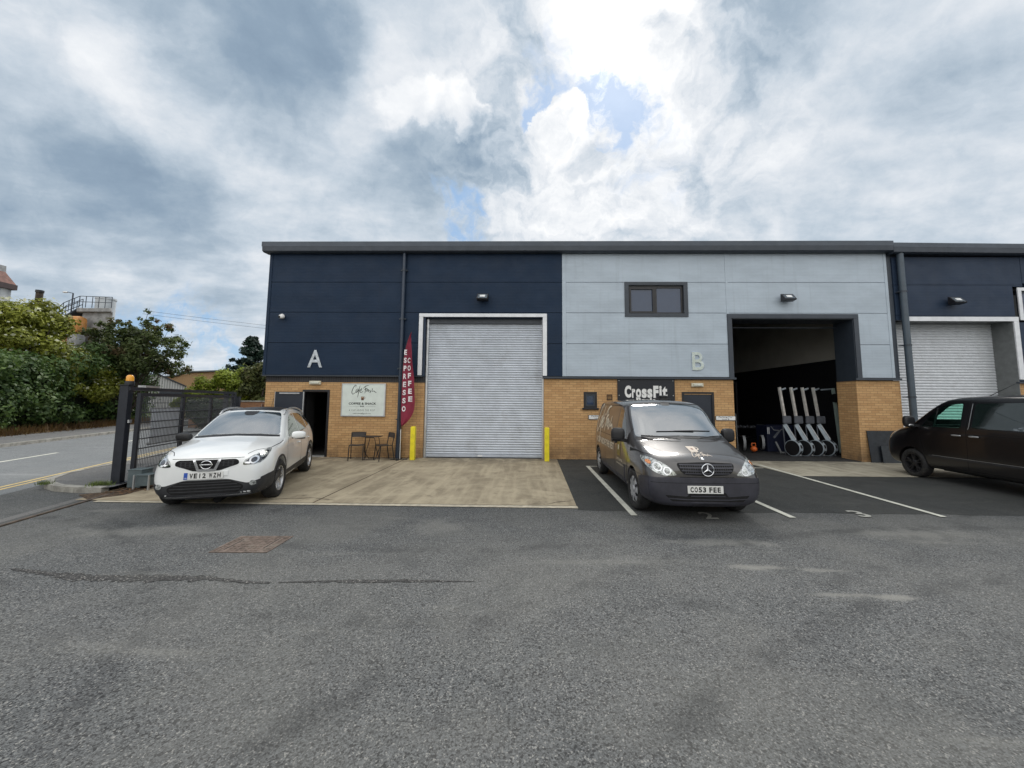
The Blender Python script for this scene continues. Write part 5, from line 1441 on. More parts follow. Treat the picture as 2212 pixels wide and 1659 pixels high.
def build_black_van():
    root = thing('parked_van', (10.43, -3.87, 0), 'black van cut off by the right edge of the photo, facing the building', 'van', rz=math.radians(86.5))
    L = 4.97; xf = L/2
    paint = car_paint('black_van_paint', (0.006, 0.0055, 0.007), 0.0, 0.3, 0.35, dust=0.03)
    lo = [(0, .24), (.66, .24), (.955, .30)]
    S = [
     (0.00, [(0, .34), (.46, .34), (.66, .38), (.74, .58), (.72, .76), (.62, .92), (.36, .99), (0, 1.01)]),
     (0.10, [(0, .26), (.60, .26), (.86, .32), (.91, .60), (.89, .86), (.76, 1.05), (.44, 1.11), (0, 1.13)]),
     (0.34, [(0, .24), (.66, .24), (.93, .30), (.97, .64), (.95, .97), (.84, 1.14), (.48, 1.195), (0, 1.21)]),
     (0.72, lo + [(.985, .70), (.97, 1.07), (.875, 1.23), (.52, 1.28), (0, 1.295)]),
     (0.96, lo + [(.985, .72), (.975, 1.12), (.885, 1.30), (.54, 1.355), (0, 1.37)]),
     (1.08, lo + [(.985, .72), (.975, 1.15), (.88, 1.37), (.55, 1.45), (0, 1.47)]),
     (1.45, lo + [(.985, .73), (.975, 1.18), (.84, 1.64), (.56, 1.735), (0, 1.76)]),
     (1.80, lo + [(.985, .73), (.975, 1.20), (.80, 1.85), (.57, 1.905), (0, 1.93)]),
     (2.10, lo + [(.985, .73), (.975, 1.21), (.785, 1.91), (.57, 1.96), (0, 1.98)]),
     (3.00, lo + [(.985, .73), (.975, 1.23), (.785, 1.93), (.57, 1.98), (0, 2.0)]),
     (4.60, lo + [(.985, .73), (.975, 1.25), (.785, 1.92), (.57, 1.97), (0, 1.99)]),
     (4.90, [(0, .28), (.64, .28), (.93, .34), (.955, .73), (.94, 1.22), (.75, 1.86), (.54, 1.92), (0, 1.94)]),
     (4.97, [(0, .36), (.60, .36), (.88, .42), (.91, .72), (.89, 1.2), (.71, 1.78), (.50, 1.84), (0, 1.86)])]
    def sf(s_):
        if s_ > .98: return .98+(s_-.98)*.84 if s_ < 3.2 else s_
        return .98-(.98-s_)*.86
    S = [(sf(s_), pts) for s_, pts in S]
    cr = [(5, 0.9, 4.9, 0.4), (4, 0.7, 4.9, 0.4), (2, 0.3, 4.9, 0.3)]
    c1 = MB(); c1.prism([(1.207, 1.20), (1.207, 1.42), (1.669, 1.84), (2.257, 1.90), (2.257, 1.20)], lambda a, c: (xf-a, -.72, c), lambda a, c: (xf-a, .72, c))
    win = rounded([(1.282, 1.26), (1.417, 1.46), (1.686, 1.71), (1.837, 1.78), (2.139, 1.80), (2.156, 1.27)], [.03, .05, .08, .08, .04, .04])
    c2 = MB(); c2.prism(win, lambda a, c: (xf-a, -1.4, c), lambda a, c: (xf-a, -.6, c))
    c3 = MB(); c3.prism(win, lambda a, c: (xf-a, .6, c), lambda a, c: (xf-a, 1.4, c))
    wsc = rounded([(-.76, 1.42), (-.68, 1.83), (.68, 1.83), (.76, 1.42)], .04)
    c4 = MB(); c4.prism(wsc, lambda y, z: (xf-0.7, y, z), lambda y, z: (xf-1.795, y, z))
    body, bvh = make_body('body', S, L, root, [paint, m_gap, m_plastic], (0.98, 3.91), 0.385, 1.97, sill_z=0.36, creases=cr, extra_cut=[c1, c2, c3, c4])
    K = Skin(bvh, L)
    K.patch('windscreen', m_clear, root, 'x', 1, [(-.79, 1.40), (-.70, 1.85), (.70, 1.85), (.79, 1.40)], .04, 0.004, 0.05, 0)
    for sg in (1, -1):
        K.patch('side_window', m_clear, root, 'y', sg, [(1.266, 1.25), (1.408, 1.47), (1.677, 1.72), (1.837, 1.79), (2.156, 1.81), (2.173, 1.26)], [.03, .05, .08, .08, .04, .04], 0.003, 0.06, 0)
        b = MB(); b.obox((xf-1.518, sg*.90, 1.22), (xf-1.618, sg*.855, 1.70), .035, .02); b.build('window_divider', m_black, root, local=True)
        b = MB()
        for pts in ([(1.249, 1.30), (1.249, 1.0), (1.316, .60), (1.350, .36), (2.257, .36), (2.290, .8), (2.274, 1.88)], [(2.324, .36), (3.500, .36), (3.540, .8), (3.540, 1.88)], [(2.299, 1.13), (4.750, 1.15)]):
            K.ribbon(b, 'y', sg, pts, 0.012)
        b.build('door_gap', m_gap, root, local=True, fix=False)
        m_dg = m_sideglass
        K.patch('side_glass', m_dg, root, 'y', sg, [(2.391, 1.27), (2.391, 1.80), (3.500, 1.82), (3.500, 1.28)], .05, 0.003, 0.1)
        b = MB(); K.ribbon(b, 'y', sg, [(2.328, 1.24), (2.341, 1.30), (2.341, 1.80)], 0.014, 0.010); b.build('window_strip', m_steel, root, local=True, fix=False)
        for hx_ in (2.106, 2.458):
            b = MB(); hx = xf-hx_; ly = K.hit('y', sg, hx, 1.10)[0].y
            blob(b, (hx, ly+sg*0.025, 1.10), (0.20, 0.04, 0.035), 0.7); b.build('door_handle', m_steel, root, smooth=180, local=True)
        b = MB(); blob(b, (xf-1.148, sg*1.12, 1.36), (0.13, 0.24, 0.28), 0.6); mo = b.build('wing_mirror', m_black, root, smooth=180, local=True)
        b = MB(); b.obox((xf-1.165, sg*0.93, 1.26), (xf-1.148, sg*1.08, 1.26), 0.09, 0.06); b.build('mirror_base', m_black, mo, local=True)
        b = MB(); blob(b, (xf-1.194, sg*1.11, 1.27), (.05, .14, .06), .7); b.build('lower_mirror', m_chrome, mo, smooth=180, local=True)
        K.patch('headlight', m_lens, root, 'y', sg, [(0.240, .90), (0.258, 1.02), (0.395, 1.13), (0.636, 1.17), (0.481, 1.03), (0.344, .88)], .03, 0.004, 0.04)
        K.patch('side_moulding', m_plastic, root, 'y', sg, [(1.417, .56), (1.417, .60), (3.450, .60), (3.450, .56)], .005, 0.006, 0.1)
        b = MB(); K.ribbon(b, 'y', sg, [(1.501, .60), (3.400, .605)], 0.006, 0.008); b.build('moulding_edge', m_steel, root, local=True, fix=False)
    g = K.patch('grille', m_gap, root, 'x', 1, [(-.55, .60), (-.60, .98), (.60, .98), (.55, .60)], .05, 0.006, 0.05)
    b = MB()
    for z in (.68, .76, .84, .92): K.ribbon(b, 'x', 1, [(-.52, z), (.52, z)], .02, .014)
    b.build('grille_bar', m_plastic, g, local=True, fix=False)
    b = MB(); zt = K.hit('z', 1, xf-1.837, 0.0)[0].z
    b.tube([(xf-1.837, 0.0, zt), (xf-2.131, 0.05, zt+.13), (xf-2.467, 0.1, zt+.27)], [.010, .006, .003], 8); b.build('aerial', m_black, root, smooth=60, local=True)
    b = MB(); b.tube([(xf-1.518+.17*math.sin(t)*.35, -.38+.19*math.cos(t), 1.22+.17*math.sin(t)) for t in [2*PI*i/24 for i in range(25)]], .014, 8, cap=False)
    b.obox((xf-1.375, -.38, 1.12), (xf-1.526, -.38, 1.22), .05, .05); b.build('steering_wheel', m_black, root, smooth=60, local=True)
    b = MB()
    for y in (-.42, .42): b.bbox(xf-2.215, xf-2.089, y-.24, y+.24, 1.15, 1.52, .04); b.bbox(xf-2.190, xf-2.106, y-.13, y+.13, 1.54, 1.72, .03)
    b.build('seat', m_plastic, root, smooth=40, local=True)
    b = MB(); b.bbox(xf-1.375, xf-1.182, -.70, .70, 1.18, 1.30, .03); b.build('dashboard', m_black, root, smooth=40, local=True)
    for s_, st in ((.98, -0.02), (3.91, 0)):
        for sg in (1, -1): wheel(root, xf-s_, sg*.965, sg, .345, .235, .215, 'alloy', m_rim_dark, st)
    b = MB(); b.box(xf-3.5, xf-1.45, -.7, .7, .24, .28); b.build('underbody', m_gap, root, local=True)
build_black_van()
# ================================================================== sliding gate, post, motor
GD = Vector((-0.27, 0.963, 0)).normalized(); GP = Vector((-8.02, -4.35, 0))
ga = math.atan2(GD.y, GD.x)
m_gate = mat('gate_paint', (0.016, 0.019, 0.028), 0.4, var=0.1)
m_wire = mat('gate_wire', (0.035, 0.037, 0.042), 0.45, var=0.1)
m_signback = mat('blank_sign_sheet', (0.80, 0.82, 0.86), 0.5, var=0.03)
gp = thing('gate_post', (-8.20, -4.44, 0), 'tall dark blue steel gate post with an amber beacon standing on top', 'gate post', rz=ga)
b = MB(); b.bbox(-.075, .075, -.075, .075, 0, 2.06, .008); b.build('post', m_gate, gp, local=True)
b = MB(); b.box(-.12, .12, -.12, .12, 0.095, .115); b.build('base_plate', m_gate, gp, local=True)
b = MB(); b.bbox(-.09, .09, -.09, .09, 2.06, 2.075, .004); b.build('post_cap', m_gate, gp, local=True)
b = MB(); b.box(-.04, .04, -.09, -.12, 1.3, 1.36); b.build('keeper', m_steel, gp, local=True)
bc = thing('beacon', (-8.15, -4.44, 2.075), 'amber warning beacon on top of the tall gate post', 'beacon')
m_amb = mat('amber_dome', (0.85, 0.36, 0.01), 0.25, var=0.05, coat=0.6)
MB().lathe([(0, 0), (.075, 0), (.075, .06), (.068, .075), (0, .075)], (0, 0, 0), (0, 0, 1), 24).build('base', m_black, bc, smooth=40, local=True)
MB().lathe([(.064, .076), (.062, .15), (.050, .185), (.03, .20), (0, .202)], (0, 0, 0), (0, 0, 1), 24).build('dome', m_amb, bc, smooth=60, local=True)
g = thing('sliding_gate', (GP.x, GP.y, 0), 'dark welded mesh sliding gate with a pale blank sheet fixed behind it', 'gate', rz=ga)
Lg = 4.15
b = MB()
b.box(0, Lg, -.03, .03, .06, .14); b.box(0, Lg, -.03, .03, 1.84, 1.91); b.build('rail', m_gate, g, local=True)
for x in (0.03, 1.55, 2.85, 4.12):
    MB().box(x-.035, x+.035, -.033, .033, .14, 1.84).build('upright', m_gate, g, local=True)
b = MB()
for i in range(int(Lg/.05)): 
    x = .07+i*.05
    if x < Lg-.05: b.tube([(x, -.012, .14), (x, -.012, 1.84)], .0055, 5, cap=False)
b.build('mesh_wires', mat('galvanised_wire', (0.10, 0.105, 0.115), 0.45, metal=0.1, var=0.1), g, local=True)
b = MB()
for z in (.34, .54, .76, .96, 1.14, 1.30, 1.50, 1.70): b.tube([(.05, -.02, z), (Lg-.05, -.02, z)], .013 if .9 < z < 1.6 or z == .76 else .007, 6)
b.build('mesh_bars', m_wire, g, local=True)
MB().box(.50, 1.50, .036, .042, .82, 1.56).build('sign_sheet', m_signback, g, local=True)
b = MB(); b.box(.48, 1.52, .0425, .07, 1.53, 1.59); b.box(.48, 1.52, .0425, .07, .79, .85); b.build('sheet_channel', m_steel, g, local=True)
gb = thing('gate_guide', (GP.x, GP.y, 0), 'overhead guide beam running back from the tall gate post on two rear posts', 'gate guide', rz=ga)
MB().box(-.1, 4.6, .10, .20, 1.96, 2.03).build('beam', m_gate, gb, local=True)
MB().box(.32, .78, .08, .22, 2.031, 2.075).build('roller_housing', m_steel, gb, local=True)
for x in (4.1, 4.62): MB().box(x-.05, x+.05, .12, .22, 0, 1.959).build('rear_post', m_gate, gb, local=True)
m_motor = mat('motor_grey', (0.10, 0.13, 0.14), 0.5, var=0.1, dirt=((0.05, 0.04, 0.03), 9, 0.5))
gm = thing('gate_motor', (-7.80, -4.42, 0), 'grey gate motor cabinet on the ground beside the tall gate post', 'gate motor', rz=math.radians(4))
MB().bbox(-.13, .13, -.09, .17, 0.03, .36, .01).build('housing', m_motor, gm, local=True)
MB().bbox(-.14, .14, -.10, .18, .361, .385, .008).build('lid', m_motor, gm, local=True)
gm = thing('control_box', (-7.57, -4.50, 0), 'small grey control box on angle-iron legs in front of the gate motor', 'control box', rz=math.radians(4))
MB().bbox(-.09, .13, -.09, .12, .08, .28, .01).build('housing', m_motor, gm, local=True)
MB().bbox(-.11, .15, -.11, .14, .281, .30, .006).build('lid', m_motor, gm, local=True)
for x in (-.12, .16): MB().box(x-.012, x+.012, -.125, -.10, 0, .30).build('leg', m_steel, gm, local=True)
pc_ = thing('photocell_post', (-7.50, -4.05, 0), 'short grey photocell post with a hooded lens near the gate motor', 'photocell')
MB().box(-.03, .03, -.03, .03, 0, .42).build('post', m_motor, pc_, local=True)
MB().bbox(-.05, .05, -.11, .05, .42, .55, .01).build('head', m_black, pc_, local=True)
MB().obox((-.0, -.14, .58), (.0, .03, .545), .13, .012).build('hood', m_steel, pc_, local=True)
# fallen leaves by the gate
r = random.Random(3); b = MB()
for i in range(900):
    t = r.random(); x = -7.72 + r.gauss(0, .16) - .25*t*3.2 + (0.35*r.random() if r.random() < .25 else 0); y = -4.95+t*3.2 + r.gauss(0, .08)
    s_ = r.uniform(.012, .032); a = r.random()*6.28; z = .016+r.random()*.02
    c, s2 = math.cos(a)*s_, math.sin(a)*s_
    b.add([(x-c, y-s2, z), (x+s2*.5, y-c*.5, z+r.uniform(-.004, .012)), (x+c, y+s2, z+.004), (x-s2*.5, y+c*.5, z+r.uniform(0, .01))], [(0, 1, 2, 3)])
tag(b.build('fallen_leaves', mat('dry_leaves', (0.14, 0.07, 0.03), 0.85, var=0.6, vscale=40), fix=False), 'brown dry leaves gathered round the foot of the gate', 'leaf litter', kind='stuff')
m_moss = mat('weed_green', (0.10, 0.14, 0.03), 0.8, var=0.5, vscale=20)
b = MB()
for i in range(420):
    cx_, cy_ = r.choice(((-8.34, -4.70), (-8.25, -4.62), (-8.42, -4.6), (-9.5, -4.6)))
    x = cx_+r.gauss(0, .07); y = cy_+r.gauss(0, .05); h = r.uniform(.03, .11); a = r.random()*6.28
    b.add([(x-.006, y, .10), (x+.006, y, .10), (x+math.cos(a)*.04, y+math.sin(a)*.04, .10+h)], [(0, 1, 2)])
tag(b.build('weeds', m_moss, fix=False), 'small green weeds on the pavement corner by the gate post', 'weeds', kind='stuff')

# ================================================================== signs and fittings on the walls
# cafe board
m_board = mat('cafe_board', (0.66, 0.72, 0.68), 0.35, var=0.03)
sb = thing('wall_sign', (-5.19, 0, 1.80), 'pale green cafe sign board with handwriting, a mug and small print on the brick wall', 'sign')
MB().box(-5.86, -4.52, -.055, -.005, 1.31, 2.30).build('board', m_board, sb)
b = MB(); b.box(-5.885, -5.862, -.062, -.005, 1.285, 2.325); b.box(-4.518, -4.48, -.062, -.005, 1.285, 2.325); b.box(-5.862, -4.518, -.062, -.005, 2.302, 2.325); b.box(-5.862, -4.518, -.062, -.005, 1.285, 1.308)
b.build('frame', m_steel, sb)
def on_wall(bm, x, z, y, name, m, parent): return MB().bm(map_bm(bm, lambda u, v: (x+u, y, z+v))).build(name, m, parent, fix=False)
k = 1.34/1710
sx_ = lambda px_: -5.86+(px_-140)*k; sz_ = lambda py_: 2.30-(py_-80)*k
m_pr = mat('dark_green_print', (0.018, 0.030, 0.022), 0.5); m_br = mat('brown_print', (0.10, 0.035, 0.015), 0.5); m_tan = mat('tan_print', (0.45, 0.30, 0.18), 0.5)
on_wall(cafe_bm(1015*k, .022), sx_(1027), sz_(330), -.0562, 'shop_name', m_pr, sb)
on_wall(mug_bm(.115, 'body'), sx_(985), sz_(655), -.0562, 'mug_emblem', m_br, sb); on_wall(mug_bm(.115, 'froth'), sx_(985), sz_(655), -.0575, 'mug_emblem', m_tan, sb); on_wall(mug_bm(.115, 'bean'), sx_(985), sz_(655), -.0588, 'mug_emblem', m_br, sb); on_wall(mug_bm(.13, 'handle'), sx_(985), sz_(650), -.0562, 'mug_emblem', m_br, sb)
on_wall(fit_text('COFFEE & SNACK', 1125*k, .072, .035), sx_(978), sz_(862), -.0562, 'lettering', m_pr, sb)
on_wall(fit_text('BAR', 175*k, .040, .035), sx_(970), sz_(972), -.0562, 'lettering', m_pr, sb)
b = MB(); b.box(sx_(420), sx_(850), -.0572, -.0552, sz_(975), sz_(970)); b.box(sx_(1115), sx_(1510), -.0572, -.0552, sz_(975), sz_(970)); b.build('rule', m_pr, sb)
on_wall(fit_text('A CUP ABOVE THE REST', 1060*k, .055, .0, 1.5), sx_(970), sz_(1130), -.0562, 'slogan', m_pr, sb)
on_wall(fit_text('cafefreshltd@gmail.com', 730*k, .045, .008), sx_(962), sz_(1262), -.0562, 'email_address', m_pr, sb)
# gym board
m_gymb = mat('gym_board', (0.008, 0.010, 0.018), 0.4, var=0.05)
gs = thing('wall_sign', (3.74, 0, 2.0), 'black gym sign board with bold white lettering above the grey van', 'sign')
MB().box(2.85, 4.64, -.03, -.004, 1.50, 2.512).build('board', m_gymb, gs)
def cond(body, w, h, bold): return fit_text(body, w, h, bold, .92)
on_wall(cond('Cr', .30, .40, .055), 3.205, 2.115, -.0312, 'lettering', m_white_paint, gs) if False else None
for ch, x0, x1, z0, z1 in (('C', 3.06, 3.235, 1.925, 2.31), ('r', 3.255, 3.345, 1.925, 2.205), ('o', 3.36, 3.50, 1.92, 2.21), ('s', 3.515, 3.65, 1.92, 2.21), ('s', 3.665, 3.80, 1.92, 2.21), ('F', 3.825, 3.965, 1.925, 2.305), ('i', 3.985, 4.05, 1.925, 2.305), ('t', 4.065, 4.20, 1.925, 2.29)):
    x0, x1 = [3.74+(q-3.63)*1.17 for q in (x0, x1)]
    on_wall(fit_text(ch, x1-x0, z1-z0, .046 if ch in 'rosit' else .062), (x0+x1)/2, (z0+z1)/2, -.0312, 'lettering', m_white_paint, gs)
on_wall(fit_text('Poole', .62, .20, .055), 3.74, 1.84, -.0312, 'lettering', m_white_paint, gs)
b = MB()
for x in (2.90, 4.59):
    for z in (2.46, 2.0): b.lathe([(0, .004), (.012, .003), (.014, 0)], (x, -.03, z), (0, -1, 0), 12)
b.build('fixing_screw', m_steel, gs, smooth=40)
# parking signs
for cx_, lab, xo in ((2.24, 'small white parking sign under the little window, half hidden by the grey van', 0), (6.19, 'small white parking sign on the brick just left of the open gym bay', 0)):
    ps = thing('parking_sign', (cx_, 0, 1.31), lab, 'sign', group='small parking signs')
    b = MB(); b.prism(rounded([(cx_-.31, 1.235), (cx_-.31, 1.385), (cx_+.31, 1.385), (cx_+.31, 1.235)], .03), lambda x, z: (x, -.014, z), lambda x, z: (x, -.002, z)); b.build('border', m_ink, ps)
    b = MB(); b.prism(rounded([(cx_-.295, 1.25), (cx_-.295, 1.37), (cx_+.295, 1.37), (cx_+.295, 1.25)], .02), lambda x, z: (x, -.018, z), lambda x, z: (x, -.0142, z)); b.build('panel', m_white_paint, ps)
    on_wall(fit_text('Parking For', .43, .048, .012), cx_, 1.338, -.0192, 'lettering', m_ink, ps)
    on_wall(fit_text('Unit B', .22, .040, .012), cx_, 1.278, -.0192, 'lettering', m_ink, ps)
# bulkhead lights over the doors
for cx_, z, lab in ((-6.76, 2.34, 'cream bulkhead light above the open cafe door'), (5.34, 2.335, 'cream bulkhead light above the shut navy door beside the gym sign')):
    t = thing('bulkhead_light', (cx_, 0, z), lab, 'wall light', group='bulkhead lights over the doors')
    MB().bbox(cx_-.185, cx_+.185, -.07, -.005, z-.055, z+.06, .012).build('body', m_cream, t)
    MB().bbox(cx_-.135, cx_+.135, -.10, -.07, z-.03, z+.04, .012).build('diffuser', mat('frosted_diffuser', (0.60, 0.60, 0.52), 0.3), t)
# floodlights
def floodlight(cx_, z, lab):
    t = thing('floodlight', (cx_, 0, z), lab, 'floodlight', group='floodlights on the cladding')
    MB().box(cx_-.05, cx_+.05, -.16, -.052, z-.03, z+.04).build('bracket', m_black_metal, t)
    b = MB(); b.prism([(-.16, z-.11), (-.36, z-.09), (-.37, z-.06), (-.20, z+.13), (-.16, z+.13)], lambda y, zz: (cx_-.18, y, zz), lambda y, zz: (cx_+.18, y, zz)); o = b.build('housing', m_black_metal, t)
    b = MB(); b.add([(cx_-.15, -.355, z-.055), (cx_+.15, -.355, z-.055), (cx_+.15, -.225, z+.095), (cx_-.15, -.225, z+.095)], [(0, 1, 2, 3)])
    for v in range(len(b.v)): x, y, zz = b.v[v]; b.v[v] = (x, y-.006, zz+.006)
    b.build('lens', mat('flood_glass', (0.16, 0.19, 0.22), 0.08, coat=1.0), t, fix=False)
    b = MB(); b.add([(cx_-.085, -.325, z-.015), (cx_+.085, -.325, z-.015), (cx_+.085, -.255, z+.065), (cx_-.085, -.255, z+.065)], [(0, 1, 2, 3)])
    for v in range(len(b.v)): x, y, zz = b.v[v]; b.v[v] = (x, y-.010, zz+.010)
    b.build('reflector', mat('flood_reflector', (0.75, 0.76, 0.76), 0.3), t, fix=False)
floodlight(-1.42, 5.08, 'black floodlight above the closed roller shutter of the navy bay')
floodlight(8.17, 5.08, 'black floodlight above the open gym bay')
floodlight(13.33, 4.99, 'black floodlight above the shutter of the slate unit on the right')
# camera, vent
t = thing('security_camera', (-7.93, -.06, 4.47), 'small white dome security camera on the navy cladding', 'camera')
b = MB(); b.lathe([(0, 0), (.075, 0), (.08, .03), (.07, .05), (0, .055)], (-7.95, -.052, 4.49), (0, -1, 0), 24); b.build('base', m_white_paint, t, smooth=40)
b = MB(); blob(b, (-7.92, -.14, 4.46), (.18, .14, .13), .8); b.build('body', m_white_paint, t, smooth=180)
b = MB(); b.lathe([(0, .010), (.03, .008), (.038, 0)], (-7.955, -.205, 4.445), (-.15, -1, -.2), 20); b.build('lens', m_black, t, smooth=40)
t = thing('air_vent', (2.60, 0, 1.93), 'small square brown louvred vent on the brick left of the gym sign', 'vent')
b = MB(); cells_wall(b, 2.515, 2.685, 1.85, 2.02, -.02, -.002, [(2.53, 2.67, 1.865, 2.005)]); b.build('frame', mat('brown_plastic', (0.05, 0.03, 0.022), 0.6), t)
b = MB()
for i in range(6): b.obox((2.53, -.008, 1.875+i*.024), (2.67, -.008, 1.875+i*.024), .014, .004, up=(0, .6, 1))
b.build('louvre', MATS['brown_plastic'], t)

# ================================================================== bollards
m_yel = mat('yellow_paint', (0.80, 0.68, 0.02), 0.45, var=0.06, dirt=((0.25, 0.2, 0.05), 7, 0.45))
for x, lab in ((-3.44, 'square yellow bollard left of the closed roller shutter'), (.61, 'square yellow bollard right of the closed roller shutter')):
    t = thing('bollard', (x, -.45, .01), lab, 'bollard', group='yellow bollards by the roller shutter')
    MB().bbox(-.07, .07, -.07, .07, 0, .99, .012).build('post', m_yel, t, local=True)
    MB().bbox(-.055, .055, -.055, .055, .99, 1.0, .004).build('cap', m_yel, t, local=True)

# ================================================================== feather flag
fl = thing('feather_flag', (-3.86, -.42, .01), 'tall maroon feather flag with white vertical words hanging beside the downpipe', 'flag')
m_flag = mat('maroon_cloth', (0.23, 0.018, 0.045), 0.75, var=0.12, vscale=2.2)
def flagxz():
    L_ = [(868, 918), (866, 880), (867, 840), (868, 800), (871, 770), (875, 740), (880, 717)]
    return None
oz = [(z_, a_, a_+(b_-a_)*.88) for z_, a_, b_ in [(0.99, 0.03, 0.04), (1.10, 0.02, 0.20), (1.25, 0.015, .34), (1.45, 0.01, .44), (1.75, 0.01, .475), (2.1, 0.01, .46), (2.5, 0.015, .42), (2.9, .03, .37), (3.2, .055, .335), (3.45, .10, .305), (3.65, .15, .285), (3.80, .20, .27), (3.90, .25, .26)]]
NU, NV = 14, 60
b = MB(); vs = []
for j in range(NV+1):
    z = .99+(3.90-.99)*j/NV
    for q in range(len(oz)-1):
        if oz[q][0] <= z <= oz[q+1][0]+1e-6: break
    t = (z-oz[q][0])/(oz[q+1][0]-oz[q][0]); xa = oz[q][1]*(1-t)+oz[q+1][1]*t; xb = oz[q][2]*(1-t)+oz[q+1][2]*t
    for i in range(NU+1):
        u = i/NU; x = xa+(xb-xa)*u
        y = .045*math.sin(u*6.2+z*1.3)*u + .020*math.sin(z*7+u*9)*u
        vs.append((x, y, z))
b.add(vs, [(j*(NU+1)+i, j*(NU+1)+i+1, (j+1)*(NU+1)+i+1, (j+1)*(NU+1)+i) for j in range(NV) for i in range(NU)])
fo = b.build('cloth', m_flag, fl, smooth=180, local=True, fix=False)
fy = lambda x, z: (lambda u: .045*math.sin(u*6.2+z*1.3)*u + .020*math.sin(z*7+u*9)*u)(max(0, x)/.40)
m_fw = mat('white_flag_print', (0.74, 0.70, 0.72), 0.7)
def flag_word(word, x0, z0, x1, z1, w, h):
    b = MB(); n = len(word)
    for i, ch in enumerate(word):
        t = i/(n-1); cx_ = x0+(x1-x0)*t; cz_ = z0+(z1-z0)*t; ww = w*(.75+.35*t)
        bm = fit_text(ch, ww, h, .04)
        bmesh.ops.triangulate(bm, faces=bm.faces)
        map_bm(bm, lambda u, v: (cx_+u, fy(cx_+u, cz_+v)-.018, cz_+v)); b.bm(bm)
    return b.build('lettering', m_fw, fo, local=True, fix=False)
flag_word('ESPRESSO', .10, 3.27, .10, 1.53, .105, .165)
flag_word('COFFEE', .205, 3.02, .285, 1.83, .098, .165)
b = MB(); b.tube([(.0, 0, .02), (.0, 0, .9), (.0, 0, 1.9), (.008, 0, 2.6), (.028, 0, 3.0), (.06, 0, 3.3), (.11, 0, 3.55), (.17, 0, 3.74), (.22, 0, 3.86), (.262, 0, 3.94)], [.014, .014, .012, .011, .010, .009, .008, .007, .006, .005], 8); b.build('pole', m_black, fl, smooth=60, local=True)
b = MB(); b.tube([(.03, -.02, 0), (.03, -.02, .92)], .010, 8); b.build('lower_pole', m_white_paint, fl, smooth=60, local=True)
b = MB(); b.tube([(.01, -.01, .88), (.01, -.01, 1.06)], .028, 10); b.build('clip', m_black, fl, smooth=60, local=True)
b = MB(); b.box(-.25, .25, -.03, .03, 0, .02); b.box(-.03, .03, -.22, -.031, 0, .02); b.box(-.03, .03, .031, .22, 0, .02); b.build('cross_base', m_black_metal, fl, local=True)

# ================================================================== cafe table and chairs
m_seatc = mat('dark_grey_plastic', (0.048, 0.042, 0.040), 0.5, var=0.1)
def chair(loc, rz, lab):
    t = thing('folding_chair', loc, lab, 'chair', rz, 'chairs by the cafe table')
    # local: front is -y
    b = MB(); vs = []
    for j in range(7):
        for i in range(9):
            u = -1+2*i/8; v = -1+2*j/6
            vs.append((u*.20*(1-.06*(v+1)/2), v*.19, .455-.014*(1-u*u)-.012*(v > .7)))
    b.add(vs, [(j*9+i, j*9+i+1, (j+1)*9+i+1, (j+1)*9+i) for j in range(6) for i in range(8)]); n_ = len(vs)
    b.add([(x, y, z-.018) for x, y, z in vs], [((j+1)*9+i, (j+1)*9+i+1, j*9+i+1, j*9+i) for j in range(6) for i in range(8)])
    b.box(-.20, .20, -.195, -.188, .43, .457)
    b.build('seat', m_seatc, t, smooth=40, local=True)
    b = MB(); pl = rounded([(-.205, .655), (-.20, .81), (.20, .81), (.205, .655)], [.01, .05, .05, .01])
    b.prism(pl, lambda x, z: (x, .205+.06*(z-.65)-.02*(1-(x/.2)**2)+.02, z), lambda x, z: (x, .225+.06*(z-.65)-.02*(1-(x/.2)**2)+.02, z)); b.build('backrest', m_seatc, t, smooth=40, local=True)
    for sg in (-1, 1):
        MB().tube([(sg*.195, -.17, .44), (sg*.205, -.215, 0)], .014, 8).build('leg', m_black_metal, t, smooth=60, local=True)
        MB().tube([(sg*.20, .232, .80), (sg*.20, .212, .62), (sg*.198, .175, .44), (sg*.205, .25, 0)], .014, 8).build('leg', m_black_metal, t, smooth=60, local=True)
        MB().tube([(sg*.195, -.17, .44), (sg*.198, .18, .44)], .009, 8).build('seat_rail', m_black_metal, t, smooth=60, local=True)
    return t
chair((-5.12, -.50, .01), math.radians(15), 'dark metal chair left of the small table, facing the yard')
chair((-4.30, -.52, .01), math.radians(-48), 'dark metal chair right of the small table, turned towards it')
t = thing('folding_table', (-4.70, -.42, .01), 'small black folding table between the two chairs', 'table')
MB().bbox(-.26, .26, -.19, .19, .675, .70, .008).build('table_top', m_black, t, local=True)
for sg in (-1, 1):
    b = MB(); y = sg*.17
    b.tube([(-.13, y, .67), (.10, y, .67), (.14, y*.95, .64), (.19, -y*.0+y*.9, .36), (.17, -y, .0), ], .010, 8); b.build('leg', m_black_metal, t, smooth=60, local=True)
    b = MB(); b.tube([(-.13, y*.98, .67), (-.16, y*.9, .50), (-.20, y*.5, .25), (-.16, -y, 0)], .010, 8); b.build('leg', m_black_metal, t, smooth=60, local=True)
MB().tube([(-.16, -.17, .012), (.17, -.17, .012)], .010, 8).build('foot_bar', m_black_metal, t, smooth=60, local=True)
MB().tube([(-.16, .17, .012), (.17, .17, .012)], .010, 8).build('foot_bar', m_black_metal, t, smooth=60, local=True)

